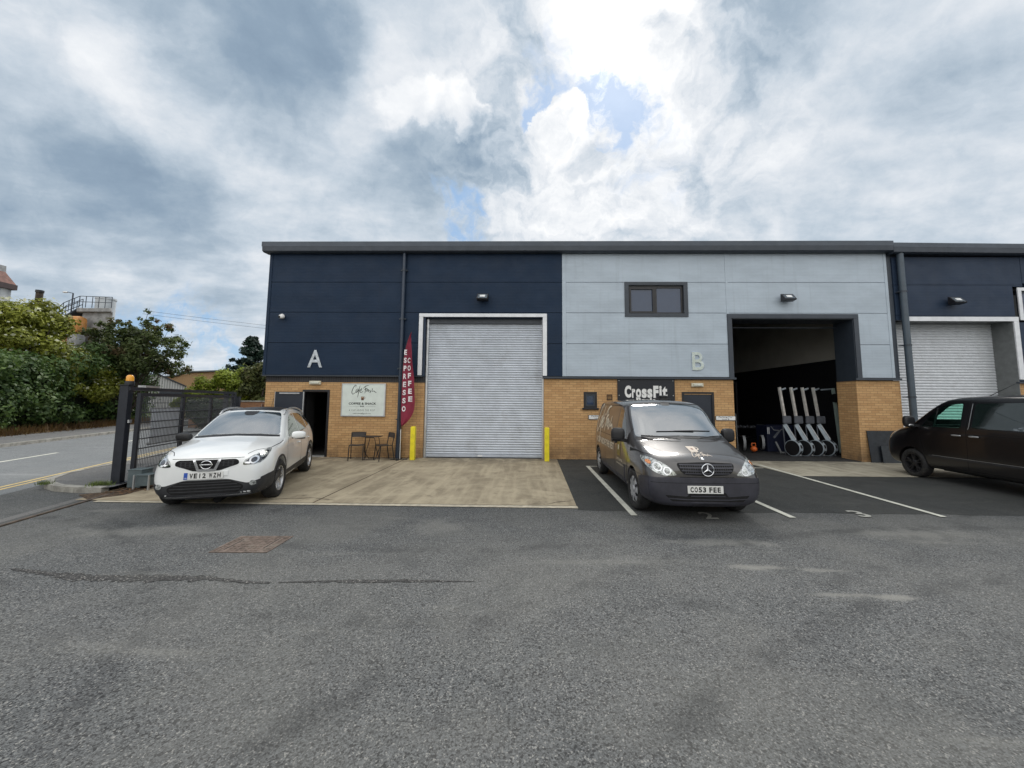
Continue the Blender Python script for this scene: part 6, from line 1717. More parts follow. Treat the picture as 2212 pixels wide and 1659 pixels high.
# black board leaning against the pier
t = thing('leaning_board', (11.10, -.10, .01), 'large dark board leaning on the brick behind the black van nose', 'board')
b = MB(); b.prism([(-.04, 0), (.062, .95), (.084, .95), (-.015, 0)], lambda y, z: (-.64, y, z), lambda y, z: (.45, y, z)); b.build('board', mat('dark_board', (0.012, 0.016, 0.022), 0.5, var=0.15), t, local=True)
b = MB(); b.prism([(-.10, 0), (-.048, .5), (-.03, .5), (-.07, 0)], lambda y, z: (-.34, y, z), lambda y, z: (.45, y, z)); b.build('backing_sheet', mat('dark_sheet', (0.022, 0.028, 0.034), 0.5, var=0.15), t, local=True)
# small weeds and grit along the foot of the brickwork
r = random.Random(9); b = MB()
for i in range(900):
    x = r.choice((r.uniform(-6.2, -3.4), r.uniform(.7, 6.4), r.uniform(-6.2, -3.4))); y = -.02-abs(r.gauss(0, .035)); s_ = r.uniform(.006, .02); z = .012
    a = r.random()*6.28
    b.add([(x-s_, y, z), (x, y-s_, z+s_*.3), (x+s_, y, z), (x, y+s_*.6, z+s_*.5)], [(0, 1, 2, 3)])
tag(b.build('wall_grit', MATS['leaf_litter_soil'], fix=False), 'line of dirt and grit where the brick meets the apron', 'dirt', kind='stuff')
# ================================================================== gym equipment seen through the open bay
m_row = mat('rower_light_metal', (0.36, 0.42, 0.47), 0.35, metal=0.2, var=0.06)
m_rail_ = mat('rower_rail', (0.72, 0.71, 0.68), 0.35, metal=0.4, var=0.1)
m_grey_row = mat('dull_grey_metal', (0.20, 0.21, 0.22), 0.5, var=0.1)
m_grey_p = mat('grey_plastic', (0.10, 0.11, 0.13), 0.5, var=0.1)
def rower(x, y, rz, lab):
    """rowing machine stood on its flywheel end with the rail upright"""
    t = thing('rowing_machine', (x, y, .03), lab, 'rowing machine', rz, 'rowing machines stored upright')
    # local: flywheel axis along x, the machine leans back (+y)
    MB().lathe([(.245, -.075), (.265, -.07), (.265, .07), (.245, .075)], (0, 0, .265), (1, 0, 0), 40).build('flywheel_ring', m_row, t, smooth=40, local=True)
    MB().lathe([(0, -.068), (.243, -.068), (.243, .068), (0, .068)], (0, 0, .265), (1, 0, 0), 40).build('flywheel_cover', m_black, t, smooth=40, local=True)
    b = MB(); b.bbox(.076, .10, -.14, .10, .10, .42, .01); b.build('damper_frame', m_row, t, local=True)
    b = MB(); b.obox((.02, -.02, .50), (-.15, .16, 1.05), .09, .12); b.build('boom', m_row, t, local=True)
    b = MB(); b.obox((.005, -.09, .56), (-.135, .07, 1.0), .07, .012); b.build('boom_panel', m_white_paint, t, local=True)
    MB().bbox(-.31, .05, .06, .10, 1.07, 1.33, .04).build('monitor', m_grey_p, t, local=True)
    b = MB(); b.obox((-.13, .16, 1.30), (-.22, .22, 2.30), .085, .06); b.build('rail', m_rail_, t, local=True)
    b = MB(); b.obox((-.20, .16, 2.22), (.04, .20, 2.27), .04, .05); b.build('rail_foot', m_row, t, local=True)
    b = MB(); b.tube([(-.20, .18, 1.0), (.02, .30, .0)], .02, 8); b.tube([(-.1, -.12, .015), (.18, -.12, .015)], .018, 8); b.build('foot', m_grey_p, t, smooth=60, local=True)
    MB().bbox(.10, .19, -.12, -.02, .0, .05, .015).build('wheel_foot', m_white_paint, t, local=True)
    for a_ in (-.5, .25, 1.0):      # dark ventilation windows round the flywheel guard
        c_ = Vector((0, -math.cos(a_)*.268, .265+math.sin(a_)*.268)); u_ = Vector((0, math.sin(a_), math.cos(a_)))
        b = MB(); b.obox(c_-u_*.055, c_+u_*.055, .075, .008, up=(0, -math.cos(a_), math.sin(a_))); b.build('guard_window', m_black, t, local=True)
    b = MB(); b.obox((-.005, -.085, .62), (-.03, -.05, .72), .035, .02); b.build('clip', m_black, t, local=True)
    return t
r0 = rower(8.95, 1.05, math.radians(20), 'leftmost upright rowing machine in the open bay, brightest rail')
for i, (x, y, lab) in enumerate(((9.36, 1.08, 'second upright rowing machine from the left in the open bay'), (9.77, 1.12, 'third upright rowing machine from the left in the open bay'), (10.17, 1.16, 'rightmost of the four upright rowing machines, nearest the brick pier'))):
    c = copy_tree(r0); c.location = (x, y, .03); c['label'] = lab
# second machine lying at the left of the row: its foot and rail
t = thing('exercise_bike', (8.82, 1.5, .03), 'dark exercise bike with a slanting grey leg beside the leftmost rowing machine', 'exercise bike')
MB().obox((-.17, 0, .42), (.0, 0, .03), .04, .05).build('front_leg', m_grey_row, t, local=True)
MB().obox((.0, 0, .05), (.30, 0, .08), .04, .04).build('rail', m_grey_row, t, local=True)
MB().tube([(-.25, .1, .95), (-.15, .1, .82), (.05, .1, .80), (.15, .1, .85)], .012, 8).build('handlebar', m_grey_row, t, smooth=60, local=True)
MB().obox((-.2, .05, .55), (.05, .1, .80), .05, .05).build('stem', m_grey_p, t, local=True)
m_blue = mat('blue_soft_box', (0.002, 0.006, 0.028), 0.6, var=0.1)
for x, y, lab in ((9.12, 2.45, 'deep blue box with twin pale stripes near the rowing machines'), (9.85, 3.1, 'second deep blue box, half hidden behind the leftmost rowing machine')):
    t = thing('plyometric_box', (x, y, .03), lab, 'gym box', rz=.08, group='blue gym boxes')
    MB().bbox(-.40, .30, -.3, .3, 0, .93, .02).build('body', m_blue, t, local=True)
    for q in (-.37, -.32): MB().box(q-.012, q+.012, -.306, -.301, .64, .88).build('stripe', m_trim_white, t, local=True)
t = thing('air_bike', (7.60, 1.6, -.03), 'air bike wheel with a pale cage just inside the left side of the bay', 'exercise bike')
MB().lathe([(.24, -.04), (.26, -.04), (.26, .04), (.24, .04)], (0, 0, .42), (1, -.35, 0), 36).build('fan_cage', m_grey_row, t, smooth=40, local=True)
MB().lathe([(0, -.04), (.22, -.04), (.22, .04), (0, .04)], (0, 0, .42), (1, -.35, 0), 36).build('fan', m_black, t, smooth=40, local=True)
MB().box(-.04, .04, -.3, .5, 0, .05).build('base', m_grey_p, t, local=True)
t = thing('air_bike', (8.42, 1.9, -.03), 'second air bike with a pale cage in front of the deep blue box', 'exercise bike')
MB().lathe([(.24, -.04), (.26, -.04), (.26, .04), (.24, .04)], (0, 0, .42), (1, -.35, 0), 36).build('fan_cage', m_grey_row, t, smooth=40, local=True)
MB().lathe([(0, -.04), (.22, -.04), (.22, .04), (0, .04)], (0, 0, .42), (1, -.35, 0), 36).build('fan', m_black, t, smooth=40, local=True)
MB().box(-.04, .04, -.3, .5, 0, .05).build('base', m_grey_p, t, local=True)
t = thing('kettlebell', (8.03, 1.75, .17), 'orange weight with a handle on the gym floor between the air bikes', 'gym weight')  # kettlebell: orange ball with a handle
b = MB(); blob(b, (0, 0, 0), (.22, .22, .2), 1.0, n=12); b.build('ball', mat('orange_rubber', (0.60, 0.12, 0.02), 0.5), t, smooth=180, local=True)
MB().tube([(-.07, 0, .10), (-.06, 0, .2), (.06, 0, .2), (.07, 0, .10)], .018, 8).build('handle', MATS['orange_rubber'], t, smooth=60, local=True)
t = thing('squat_rack', (8.0, 5.5, .03), 'tall dark squat rack deep inside the gym', 'squat rack')
for x in (-1.2, 1.2):
    for y in (-.6, .6): MB().box(x-.04, x+.04, y-.04, y+.04, 0, 2.7).build('upright', m_black_metal, t, local=True)
MB().box(-1.2, 1.2, -.64, -.56, 2.62, 2.70).build('crossbar', m_black_metal, t, local=True)
MB().box(-1.2, 1.2, .56, .64, 2.62, 2.70).build('crossbar', m_black_metal, t, local=True)
t = thing('ski_machine', (10.95, 1.75, .03), 'tall pale upright ski machine right beside the inner brick pier', 'exercise machine')
MB().obox((.12, 0, .05), (-.02, 0, 2.3), .09, .06).build('column', mat('pale_green_metal', (0.40, 0.50, 0.46), 0.4), t, local=True)
MB().obox((-.02, 0, 2.28), (-.45, 0, 2.24), .04, .05).build('top_arm', m_row, t, local=True)
MB().lathe([(0, -.05), (.16, -.05), (.16, .05), (0, .05)], (.02, -.06, 1.95), (0, 1, 0), 28).build('flywheel', m_black, t, smooth=40, local=True)
MB().box(-.3, .35, -.3, .3, 0, .03).build('base', m_black, t, local=True)
t = thing('dumbbell_rack', (9.1, 4.6, .03), 'low dark dumbbell rack behind the rowing machines', 'rack')
for z in (.35, .70): MB().obox((-.9, 0, z), (.9, 0, z), .35, .03).build('shelf', m_black_metal, t, local=True)
for x in (-.9, .9): MB().box(x-.03, x+.03, -.2, .2, 0, .85).build('upright', m_grey_row, t, local=True)
for k_ in range(6):
    d_ = thing('dumbbell', (8.4+k_*.28, 4.6, .78), ['leftmost', 'second', 'third', 'fourth', 'fifth', 'rightmost'][k_]+' dark dumbbell on the top shelf of the low rack', 'dumbbell', group='dumbbells on the rack')
    MB().tube([(0, -.12, 0), (0, .12, 0)], .016, 8).build('handle', m_steel, d_, smooth=60, local=True)
    for y_ in (-.13, .13): MB().lathe([(0, -.04), (.055, -.04), (.055, .04), (0, .04)], (0, y_, 0), (0, 1, 0), 12).build('weight', m_grey_p, d_, smooth=40, local=True)
t = thing('barbell', (7.1, 2.2, .0), 'long thin bar leaning diagonally behind the left jamb of the gym', 'barbell')
MB().tube([(-.35, 0, 2.35), (.75, .3, 1.35)], .016, 8).build('bar', m_grey_row, t, smooth=60, local=True)
MB().tube([(.75, .3, 1.37), (.78, .3, .03)], .02, 8).build('stand', m_grey_row, t, smooth=60, local=True)
m_red = mat('red_plate', (0.22, 0.015, 0.03), 0.6, var=0.1)
for k_, (x, z) in enumerate(((6.9, 1.45), (7.35, 1.45), (7.8, 1.45), (6.9, .9), (7.35, .9), (7.8, .9))):
    t = thing('weight_plate', (x, 6.9, z), ['upper left', 'upper middle', 'upper right', 'lower left', 'lower middle', 'lower right'][k_]+' red bumper plate of the six stored deep in the gym', 'weight plate', group='red bumper plates')
    MB().lathe([(.03, -.03), (.22, -.03), (.225, 0), (.22, .03), (.03, .03)], (0, 0, 0), (0, 1, 0), 28).build('disc', m_red, t, smooth=40, local=True)
    MB().lathe([(.026, -.035), (.06, -.035), (.06, .035), (.026, .035)], (0, 0, 0), (0, 1, 0), 20).build('hub', m_steel, t, smooth=40, local=True)
t = thing('plate_shelf', (7.35, 7.0, .03), 'dark steel shelf that carries the red bumper plates', 'shelf')
MB().box(-.75, .75, -.2, .2, .60, .64).build('shelf', m_black_metal, t, local=True); MB().box(-.75, .75, -.2, .2, 1.15, 1.19).build('shelf', m_black_metal, t, local=True)
for x in (-.72, .72): MB().box(x-.03, x+.03, -.2, .2, 0, 1.7).build('upright', m_black_metal, t, local=True)
t = thing('leaning_pole', (6.66, .95, .03), 'dark roller pole with a white grip standing just inside the left jamb of the gym', 'pole')
MB().tube([(0, 0, 0), (-.08, 0, 1.0)], .035, 12).build('shaft', m_black, t, smooth=60, local=True)
MB().tube([(-.08, 0, 1.0), (-.11, 0, 1.28)], .037, 12).build('grip', m_white_paint, t, smooth=60, local=True)

# ================================================================== vegetation
def leaf_mat(name, c1, c2, c3=None, trans=0.25):
    m, nt, b = new_mat(name)
    g = N(nt, 'ShaderNodeNewGeometry')
    pos = g.outputs['Position']
    rnd = g.outputs['Random Per Island']
    c = MIX(nt, rnd, c1, c2)
    c = MIX(nt, MR(nt, NOISE(nt, pos, 0.9, 4, 0.6), 0.42, 0.62, 0, 0.6), c, tuple(x*0.55 for x in c1))
    if c3: c = MIX(nt, MR(nt, NOISE(nt, pos, 0.6, 3, 0.6), 0.55, 0.68, 0, 0.7), c, c3)
    nt.links.new(c, b.inputs['Base Color']); b.inputs['Roughness'].default_value = 0.55
    b.inputs['Specular IOR Level'].default_value = 0.3
    tr_ = N(nt, 'ShaderNodeBsdfTranslucent'); nt.links.new(c, tr_.inputs['Color'])
    mx = N(nt, 'ShaderNodeMixShader'); mx.inputs[0].default_value = trans
    out = nt.nodes['Material Output']
    nt.links.new(b.outputs[0], mx.inputs[1]); nt.links.new(tr_.outputs[0], mx.inputs[2]); nt.links.new(mx.outputs[0], out.inputs['Surface'])
    return m
m_bark = mat('bark', (0.055, 0.042, 0.032), 0.9, var=0.3, vscale=9, bump=0.8, bscale=30)

def leaves(name, centers, radii, count, size, m, parent=None, seed=1, flat=0.5, loc=(0, 0, 0), shell=0.55, aspect=1.7):
    """leaf-sized quads scattered through clump volumes (each clump an ellipsoid)"""
    g = np.random.default_rng(seed)
    C = np.array(centers, float); Rr = np.array(radii, float)
    if Rr.ndim == 1: Rr = np.repeat(Rr[:, None], 3, 1)
    vol = Rr.prod(1)**(2/3); idx = g.choice(len(C), count, p=vol/vol.sum())
    d = g.normal(size=(count, 3)); d /= np.linalg.norm(d, axis=1)[:, None]
    rad = shell + (1-shell)*g.random(count)**0.7
    rad *= 1 + 0.18*g.normal(size=count)*(g.random(count) < .3) + 0.45*g.random(count)*(g.random(count) < .07)
    P = C[idx] + d*Rr[idx]*rad[:, None]
    nrm = d + g.normal(size=(count, 3))*flat + np.array([0, 0, 0.5]); nrm /= np.linalg.norm(nrm, axis=1)[:, None]
    a = np.cross(nrm, g.normal(size=(count, 3))); a /= np.linalg.norm(a, axis=1)[:, None]
    b_ = np.cross(nrm, a)
    s = (size*(0.40+1.2*g.random(count)**1.5))[:, None]/2
    q = np.stack([P-a*s*aspect, P-b_*s+nrm*s*.25, P+a*s*aspect, P+b_*s+nrm*s*.25], 1).reshape(-1, 3)
    q = q[:] - np.array(loc)
    me = bpy.data.meshes.new(name)
    me.vertices.add(count*4); me.vertices.foreach_set('co', q.ravel())
    me.loops.add(count*4); me.loops.foreach_set('vertex_index', np.arange(count*4))
    me.polygons.add(count); me.polygons.foreach_set('loop_start', np.arange(0, count*4, 4))
    me.update(calc_edges=True); me.validate()
    me.materials.append(m)
    o = bpy.data.objects.new(name, me); COL.objects.link(o)
    if parent is not None: o.parent = parent
    return o

def limbs(b, base, tips, r0, seed=0, bend=.25):
    rr = random.Random(seed); base = Vector(base)
    for tip, r1 in tips:
        tip = Vector(tip); P = []
        for i in range(6):
            t = i/5; p = base.lerp(tip, t)
            p += Vector((rr.uniform(-1, 1), rr.uniform(-1, 1), rr.uniform(-.3, .6)))*bend*math.sin(PI*t)
            P.append(p)
        b.tube(P, [r0*(1-.8*i/5)*r1 for i in range(6)], 6)
    return b

m_lf_hedge = leaf_mat('hedge_leaf', (0.036, 0.082, 0.022), (0.13, 0.20, 0.05), None)
m_lf_dark = leaf_mat('dark_leaf', (0.014, 0.034, 0.012), (0.038, 0.070, 0.022))
m_lf_lime = leaf_mat('lime_leaf', (0.17, 0.24, 0.02), (0.36, 0.42, 0.06), (0.16, 0.22, 0.03))
m_lf_olive = leaf_mat('olive_leaf', (0.06, 0.08, 0.022), (0.14, 0.15, 0.045), (0.11, 0.08, 0.04))
m_lf_con = leaf_mat('conifer_leaf', (0.012, 0.030, 0.022), (0.030, 0.062, 0.040), trans=0.1)
m_flower = leaf_mat('cream_flower', (0.50, 0.52, 0.33), (0.66, 0.66, 0.50), trans=0.3)
m_brownlf = leaf_mat('brown_leaf', (0.10, 0.055, 0.022), (0.16, 0.10, 0.035))

def Rw(s, t, z=0): p = RO+RD*s+RN*t; return (p.x, p.y, z)
# the long roadside hedge: one continuous mass
g = random.Random(5); cs, rs = [], []
s_ = -16.0
while s_ < 27:
    hh = 3.7+.7*math.sin(s_*.35)+.4*math.sin(s_*.9+1)
    for k in range(5):
        t_ = 9.4+g.uniform(0, 1.6); z = .6+k*hh/5+g.uniform(-.2, .3)
        cs.append(Rw(s_+g.uniform(-.6, .6), t_, z)); rs.append((g.uniform(.7, 1.2), g.uniform(.7, 1.2), g.uniform(.6, 1.0)))
    s_ += 1.0
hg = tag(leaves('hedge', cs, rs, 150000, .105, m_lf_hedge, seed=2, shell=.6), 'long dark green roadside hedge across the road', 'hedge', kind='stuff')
b = MB()      # solid core behind the leaves, the hedge's inner shade put into its colour
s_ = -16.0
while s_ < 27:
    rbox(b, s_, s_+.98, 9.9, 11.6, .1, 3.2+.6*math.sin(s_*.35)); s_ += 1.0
tag(b.build('hedge_core', mat('hedge_shadow', (0.012, 0.020, 0.008), 0.95, var=0.3)), 'dark core of the roadside hedge, its inner shade in the colour', 'hedge', kind='stuff')
# dry grass under the hedge
gg = np.random.default_rng(8); cnt = 9000
b_s = gg.uniform(-16, 30, cnt); b_t = gg.normal(9.0, .32, cnt)
vs, fs = [], []
for i in range(cnt):
    p = RO+RD*b_s[i]+RN*b_t[i]; h = gg.uniform(.12, .5); dx, dy = gg.normal(0, .12, 2); w = .018
    a = gg.uniform(0, 6.28)
    vs += [(p.x-math.cos(a)*w, p.y-math.sin(a)*w, .12), (p.x+math.cos(a)*w, p.y+math.sin(a)*w, .12), (p.x+dx, p.y+dy, .12+h)]
    fs.append((3*i, 3*i+1, 3*i+2))
bb = MB(); bb.add(vs, fs)
tag(bb.build('dry_grass', m_brownlf, fix=False), 'dry brown grass along the foot of the hedge', 'grass', kind='stuff')

def shrub(name, lab, cat, base, clumps, n, size, m, tips, r0, seed, shell=.5, flowers=0, extra=None, group=None, core=None):
    root = thing(name, base, lab, cat, group=group)
    cs = [(base[0]+c[0], base[1]+c[1], base[2]+c[2]) for c in clumps]; rs = [c[3:] if len(c) > 4 else (c[3],)*3 for c in clumps]
    leaves('crown', cs, rs, n, size, m, root, seed, loc=base, shell=shell)
    b = MB(); limbs(b, (0, 0, 0), tips, r0, seed); b.build('trunk', m_bark, root, smooth=60, local=True)
    if flowers:
        leaves('blossom', [(c[0], c[1]-.3, c[2]+.25) for c in cs], [(r_[0]*1.03, r_[1]*1.03, r_[2]*1.03) for r_ in rs], flowers, size*1.1, m_flower, root, seed+50, loc=base, shell=.92, aspect=1.3)
    return root
def rclumps(n, sx, sy, z0, z1, r0, r1, seed, prof=None):
    q = random.Random(seed); out = []
    for i in range(n):
        z = q.uniform(z0, z1); f = prof((z-z0)/(z1-z0)) if prof else 1
        out.append((q.uniform(-sx, sx)*f, q.uniform(-sy, sy)*f, z, q.uniform(r0, r1), q.uniform(r0, r1), q.uniform(r0, r1)*.8))
    return out
# tall ivy covered bush with cream blossom at the left edge
m_bushleaf = leaf_mat('bush_leaf', (0.15, 0.18, 0.016), (0.38, 0.40, 0.07), (0.16, 0.17, 0.025))
def dome(n, x0, x1, z0, ztop, ry, r0, r1, seed, peak=.5):
    """clumps filling a mound whose top outline rises to ztop at the fraction peak"""
    q = random.Random(seed); out = []
    for i in range(n):
        u = q.random(); x = x0+(x1-x0)*u
        e = u/peak if u < peak else (1-u)/(1-peak)
        top = z0+(ztop-z0)*min(1, math.sin(min(1, e)*PI/2)**.7+q.uniform(-.05, .05))
        z = z0+(top-z0)*q.random()**.6
        out.append((x, q.uniform(-ry, ry), z, q.uniform(r0, r1), q.uniform(r0, r1), q.uniform(r0, r1)*.8))
    return out
shrub('flowering_bush', 'tall rounded bush with cream blossom at the left edge above the hedge', 'bush', (-27.3, 8.2, 0),
      dome(75, -3.2, 1.5, 2.0, 7.0, 1.2, .45, .85, 11, .55), 52000, .105, m_bushleaf,
      [((-1.0, 0, 5.5), 1), ((.6, .3, 5.6), .8), ((-.2, .2, 6.8), 1)], .16, 12, .45, flowers=1900)
shrub('flowering_bush', 'lower bush with cream blossom spilling over the hedge below the silo', 'bush', (-28.0, 11.2, 0),
      dome(40, -2.2, 2.4, 2.0, 4.6, .9, .4, .75, 15, .4), 26000, .105, m_bushleaf,
      [((-1, 0, 3.6), 1), ((1.0, .3, 3.4), .8)], .12, 13, .45, flowers=800)
# loose leaning tree right of the silo
q = random.Random(21); cl = []; tt = []
for i in range(210):
    a = q.uniform(-1.15, 1.50); L_ = q.uniform(.8, 4.6)*(1 if a > 0 else .80)
    dx = math.sin(a)*L_*.92; dz = 3.4+math.cos(a)*L_*.98
    dy = q.uniform(-1.1, 1.1); r_ = q.uniform(.22, .55)*(1.0 if L_ < 3.2 else .7)
    cl.append((dx, dy, dz, r_, r_, r_*.8))
    if i % 3 == 0: tt.append(((dx*1.06, dy, dz*1.03), q.uniform(.4, .9)))
shrub('leaning_tree', 'loose spreading tree with sparse reddish tips right of the silo', 'tree', (-26.6, 12.6, 0), cl, 30000, .10,
      leaf_mat('bronze_leaf', (0.050, 0.080, 0.022), (0.13, 0.16, 0.05), (0.15, 0.085, 0.05)), tt, .07, 22, .0)
def conifer(base, h, lab, seed):
    q = random.Random(seed); cl = []; tips = [((0, 0, h), 1.2)]
    for i in range(130):
        t = q.random()**.8; z = h*(.12+.86*t); L_ = (1-t)*h*.40*q.uniform(.55, 1.15)+.25; a = q.uniform(0, 6.28)
        for k in range(3):
            f = (k+1)/3; cl.append((math.cos(a)*L_*f, math.sin(a)*L_*f, z+L_*f*.25, .42*(1-f*.35), .42*(1-f*.35), .22))
        tips.append(((math.cos(a)*L_, math.sin(a)*L_, z+L_*.25), .25))
    root = thing('conifer', base, lab, 'tree')
    leaves('crown', [(base[0]+c[0], base[1]+c[1], base[2]+c[2]) for c in cl], [c[3:] for c in cl], 42000, .12, m_lf_con, root, seed, loc=base, shell=.1)
    b = MB()
    for tip, r_ in tips:
        st_ = Vector((0, 0, 0)) if r_ > 1 else Vector((0, 0, tip[2]-.25*math.hypot(tip[0], tip[1])))
        b.tube([st_, Vector(tip)], [.22 if r_ > 1 else .04, .02 if r_ > 1 else .008], 6)
    b.build('trunk', m_bark, root, smooth=60, local=True)
conifer((-27.3, 25, 0), 8.0, 'dark blue-green conifer rising behind the corner of the navy bay', 31)
shrub('lime_shrub', 'bright lime green spreading shrub behind the brick boundary wall', 'shrub', (-23.2, 17.0, 0),
      dome(60, -3.0, 2.8, 1.0, 3.9, 1.4, .4, .75, 33, .62), 36000, .10, m_lf_lime, [((-2, 0, 2.2), 1), ((1.5, 0, 2.8), 1), ((0, 0, 3.2), 1)], .10, 34, .4)
shrub('tall_shrub', 'tall mottled green shrub tight against the building corner', 'shrub', (-20.2, 16.2, 0),
      rclumps(34, 1.3, 1.0, 1.2, 4.3, .4, .7, 35, lambda t: 1.0-.4*t), 22000, .10, m_lf_olive, [((-.8, 0, 3.4), 1), ((.6, 0, 3.6), 1)], .10, 36, .4)
shrub('dark_shrub', 'dark low shrub behind the end of the sliding gate', 'shrub', (-17.8, 9.6, 0),
      rclumps(18, 1.5, .6, .5, 1.6, .4, .65, 37, lambda t: 1.0-.3*t), 11000, .085, m_lf_dark, [((-.5, 0, 1.3), 1), ((.4, 0, 1.3), 1)], .05, 38, .4)

# ================================================================== distant buildings left of the unit
m_ribw, ntw, bw_ = new_mat('white_ribbed_sheet')
pp = N(ntw, 'ShaderNodeNewGeometry').outputs['Position']
sp_ = N(ntw, 'ShaderNodeSeparateXYZ'); ntw.links.new(pp, sp_.inputs[0])
rib = M(ntw, 'SINE', M(ntw, 'MULTIPLY', M(ntw, 'ADD', sp_.outputs[0], M(ntw, 'MULTIPLY', sp_.outputs[1], .35)), 2*PI/0.30))
cw = MIX(ntw, MR(ntw, rib, -1, 1), (0.34, 0.36, 0.37), (0.60, 0.62, 0.62))
cw = MIX(ntw, MR(ntw, NOISE(ntw, VM(ntw, 'MULTIPLY', pp, (1, 1, .2)), 1.2, 6, .7), .5, .75, 0, .5), cw, (0.22, 0.20, 0.17))
ntw.links.new(cw, bw_.inputs['Base Color']); bw_.inputs['Roughness'].default_value = 0.6
m_old = mat('weathered_white_steel', (0.27, 0.275, 0.275), 0.65, var=0.2, vscale=2, dirt=((0.09, 0.07, 0.05), 1.1, 0.8))
m_orange = mat('faded_orange_paint', (0.52, 0.23, 0.06), 0.6, var=0.15, vscale=2, dirt=((0.55, 0.50, 0.40), 1.6, 0.6))
m_rust = mat('rust_red', (0.24, 0.07, 0.04), 0.75, var=0.2, vscale=3)
m_tile = mat('brown_roof', (0.15, 0.075, 0.06), 0.8, var=0.2, vscale=4, bump=.5, bscale=8)
# ribbed shed
sh_ = thing('ribbed_shed', (-38.5, 30, 0), 'white ribbed steel shed with a low gable beyond the road, above the gate', 'shed')
b = MB(); b.prism([(-46.5, 0), (-46.5, 2.9), (-41.4, 4.55), (-38.0, 3.2), (-38.0, 0)], lambda x, z: (x, 30, z), lambda x, z: (x-9, 36, z)); b.build('wall', m_ribw, sh_)
b = MB(); b.prism([(-46.7, 2.86), (-41.4, 4.58), (-37.9, 3.18), (-37.9, 3.30), (-41.4, 4.72), (-46.7, 2.98)], lambda x, z: (x, 29.8, z), lambda x, z: (x-9, 36, z)); b.build('roof', m_trim_dark, sh_)
b = MB(); b.box(-41.0, -38.1, 29.9, 29.99, 2.35, 2.7); b.build('door_track', m_trim_dark, sh_)
# ribbed roadside fence seen through the gate mesh
rf = thing('sheet_fence', (-17.5, 12.5, 0), 'pale vertical sheet fence seen through the gate mesh', 'fence')
b = MB(); P0, P1 = Vector((-20.6, 17.5)), Vector((-14.2, 8.2))
n = 54
for i in range(n):
    a = P0.lerp(P1, i/n); c = P0.lerp(P1, (i+.62)/n)
    b.add([(a.x, a.y, .1), (c.x, c.y, .1), (c.x, c.y, 1.55), (a.x, a.y, 1.55)], [(0, 1, 2, 3)])
b.build('sheet', m_old, rf, fix=False)
b = MB()
for z in (.45, 1.25): b.obox((P0.x, P0.y+.05, z), (P1.x, P1.y+.05, z), .04, .06)
b.build('rail', m_steel, rf)
# brick unit with a shallow roof
bu = thing('brick_building', (-44, 44, 0), 'low buff brick building with a thin grey roof behind the lime shrub', 'building')
b = MB(); b.prism([(-54, 0), (-54, 4.9), (-50.7, 5.1), (-49.8, 5.6), (-33, 6.3), (-33, 0)], lambda x, z: (x, 42.5, z), lambda x, z: (x, 52, z)); b.build('wall', mat('far_buff_brick', (0.30, 0.19, 0.095), 0.85, var=0.08), bu)
b = MB(); b.prism([(-54.3, 4.92), (-50.8, 5.14), (-49.9, 5.66), (-32.8, 6.36), (-32.8, 6.5), (-49.9, 5.84), (-50.9, 5.3), (-54.3, 5.05)], lambda x, z: (x, 42.1, z), lambda x, z: (x, 52.4, z)); b.build('roof', mat('far_grey_roof', (0.12, 0.14, 0.15), 0.6), bu)
# boundary wall
bwl = thing('boundary_wall', (-14, 12, 0), 'low brick boundary wall with a coping between the gate and the building', 'wall')
m_brick2 = brick_mat('brown_brick', (0.26, 0.125, 0.07), (0.34, 0.17, 0.08), (0.16, 0.12, 0.09))
MB().box(-21.5, -8.9, 12.0, 12.22, 0, 1.66).build('brickwork', m_brick2, bwl)
MB().box(-21.6, -8.9, 11.95, 12.27, 1.661, 1.74).build('coping', m_kerb, bwl)
fp = thing('fence_post', (-17.6, 11.0, 0), 'dark square post standing in front of the brick boundary wall', 'post')
MB().box(-.08, .08, -.08, .08, 0, 1.95).build('post', m_gate, fp, local=True); MB().box(-.10, .10, -.10, .10, 1.951, 1.98).build('cap', m_gate, fp, local=True)

# aggregate plant: platform, silo, orange cabin
pl = thing('silo_plant', (-37, 22, 0), 'weathered concrete batching plant with railed platform, steps, a round silo and an orange cabin', 'industrial plant')
def foot(b, pts, z0, z1): return b.prism(pts, lambda x, y: (x, y, z0), lambda x, y: (x, y, z1))
b = MB(); foot(b, [(-39.0, 20.2), (-36.35, 20.2), (-39.9, 23.2), (-43, 23.2)], 5.0, 9.35); b.build('bin', m_old, pl)
b = MB(); foot(b, [(-39.25, 19.9), (-36.15, 19.9), (-40.0, 23.5), (-43.4, 23.5)], 9.351, 9.65); b.build('platform', m_old, pl)
b = MB(); foot(b, [(-38.9, 20.5), (-36.7, 20.5), (-39.7, 23.0), (-42, 23.0)], 0, 4.99); b.build('lower_frame', m_trim_dark, pl)
b = MB(); b.lathe([(.68, 5.0), (.68, 10.95), (.72, 10.95), (.72, 11.1), (0, 11.15)], (-39.25, 22.1, 0), (0, 0, 1), 32); b.build('silo', mat('silo_grey', (0.47, 0.50, 0.52), 0.6, var=0.08, vscale=1), pl, smooth=40)
def railing(pts, h=1.0, nm='railing', posts=.62):
    b = MB(); pts = [Vector(p) for p in pts]
    for z in (h, h*.5): b.tube([p+Vector((0, 0, z)) for p in pts], .028, 6)
    for i in range(len(pts)-1):
        n = max(1, round((pts[i+1]-pts[i]).length/posts))
        for k in range(n+(1 if i == len(pts)-2 else 0)):
            p = pts[i].lerp(pts[i+1], k/n); b.tube([p, p+Vector((0, 0, h))], .028, 6)
    return b.build(nm, m_trim_dark, pl, smooth=60)
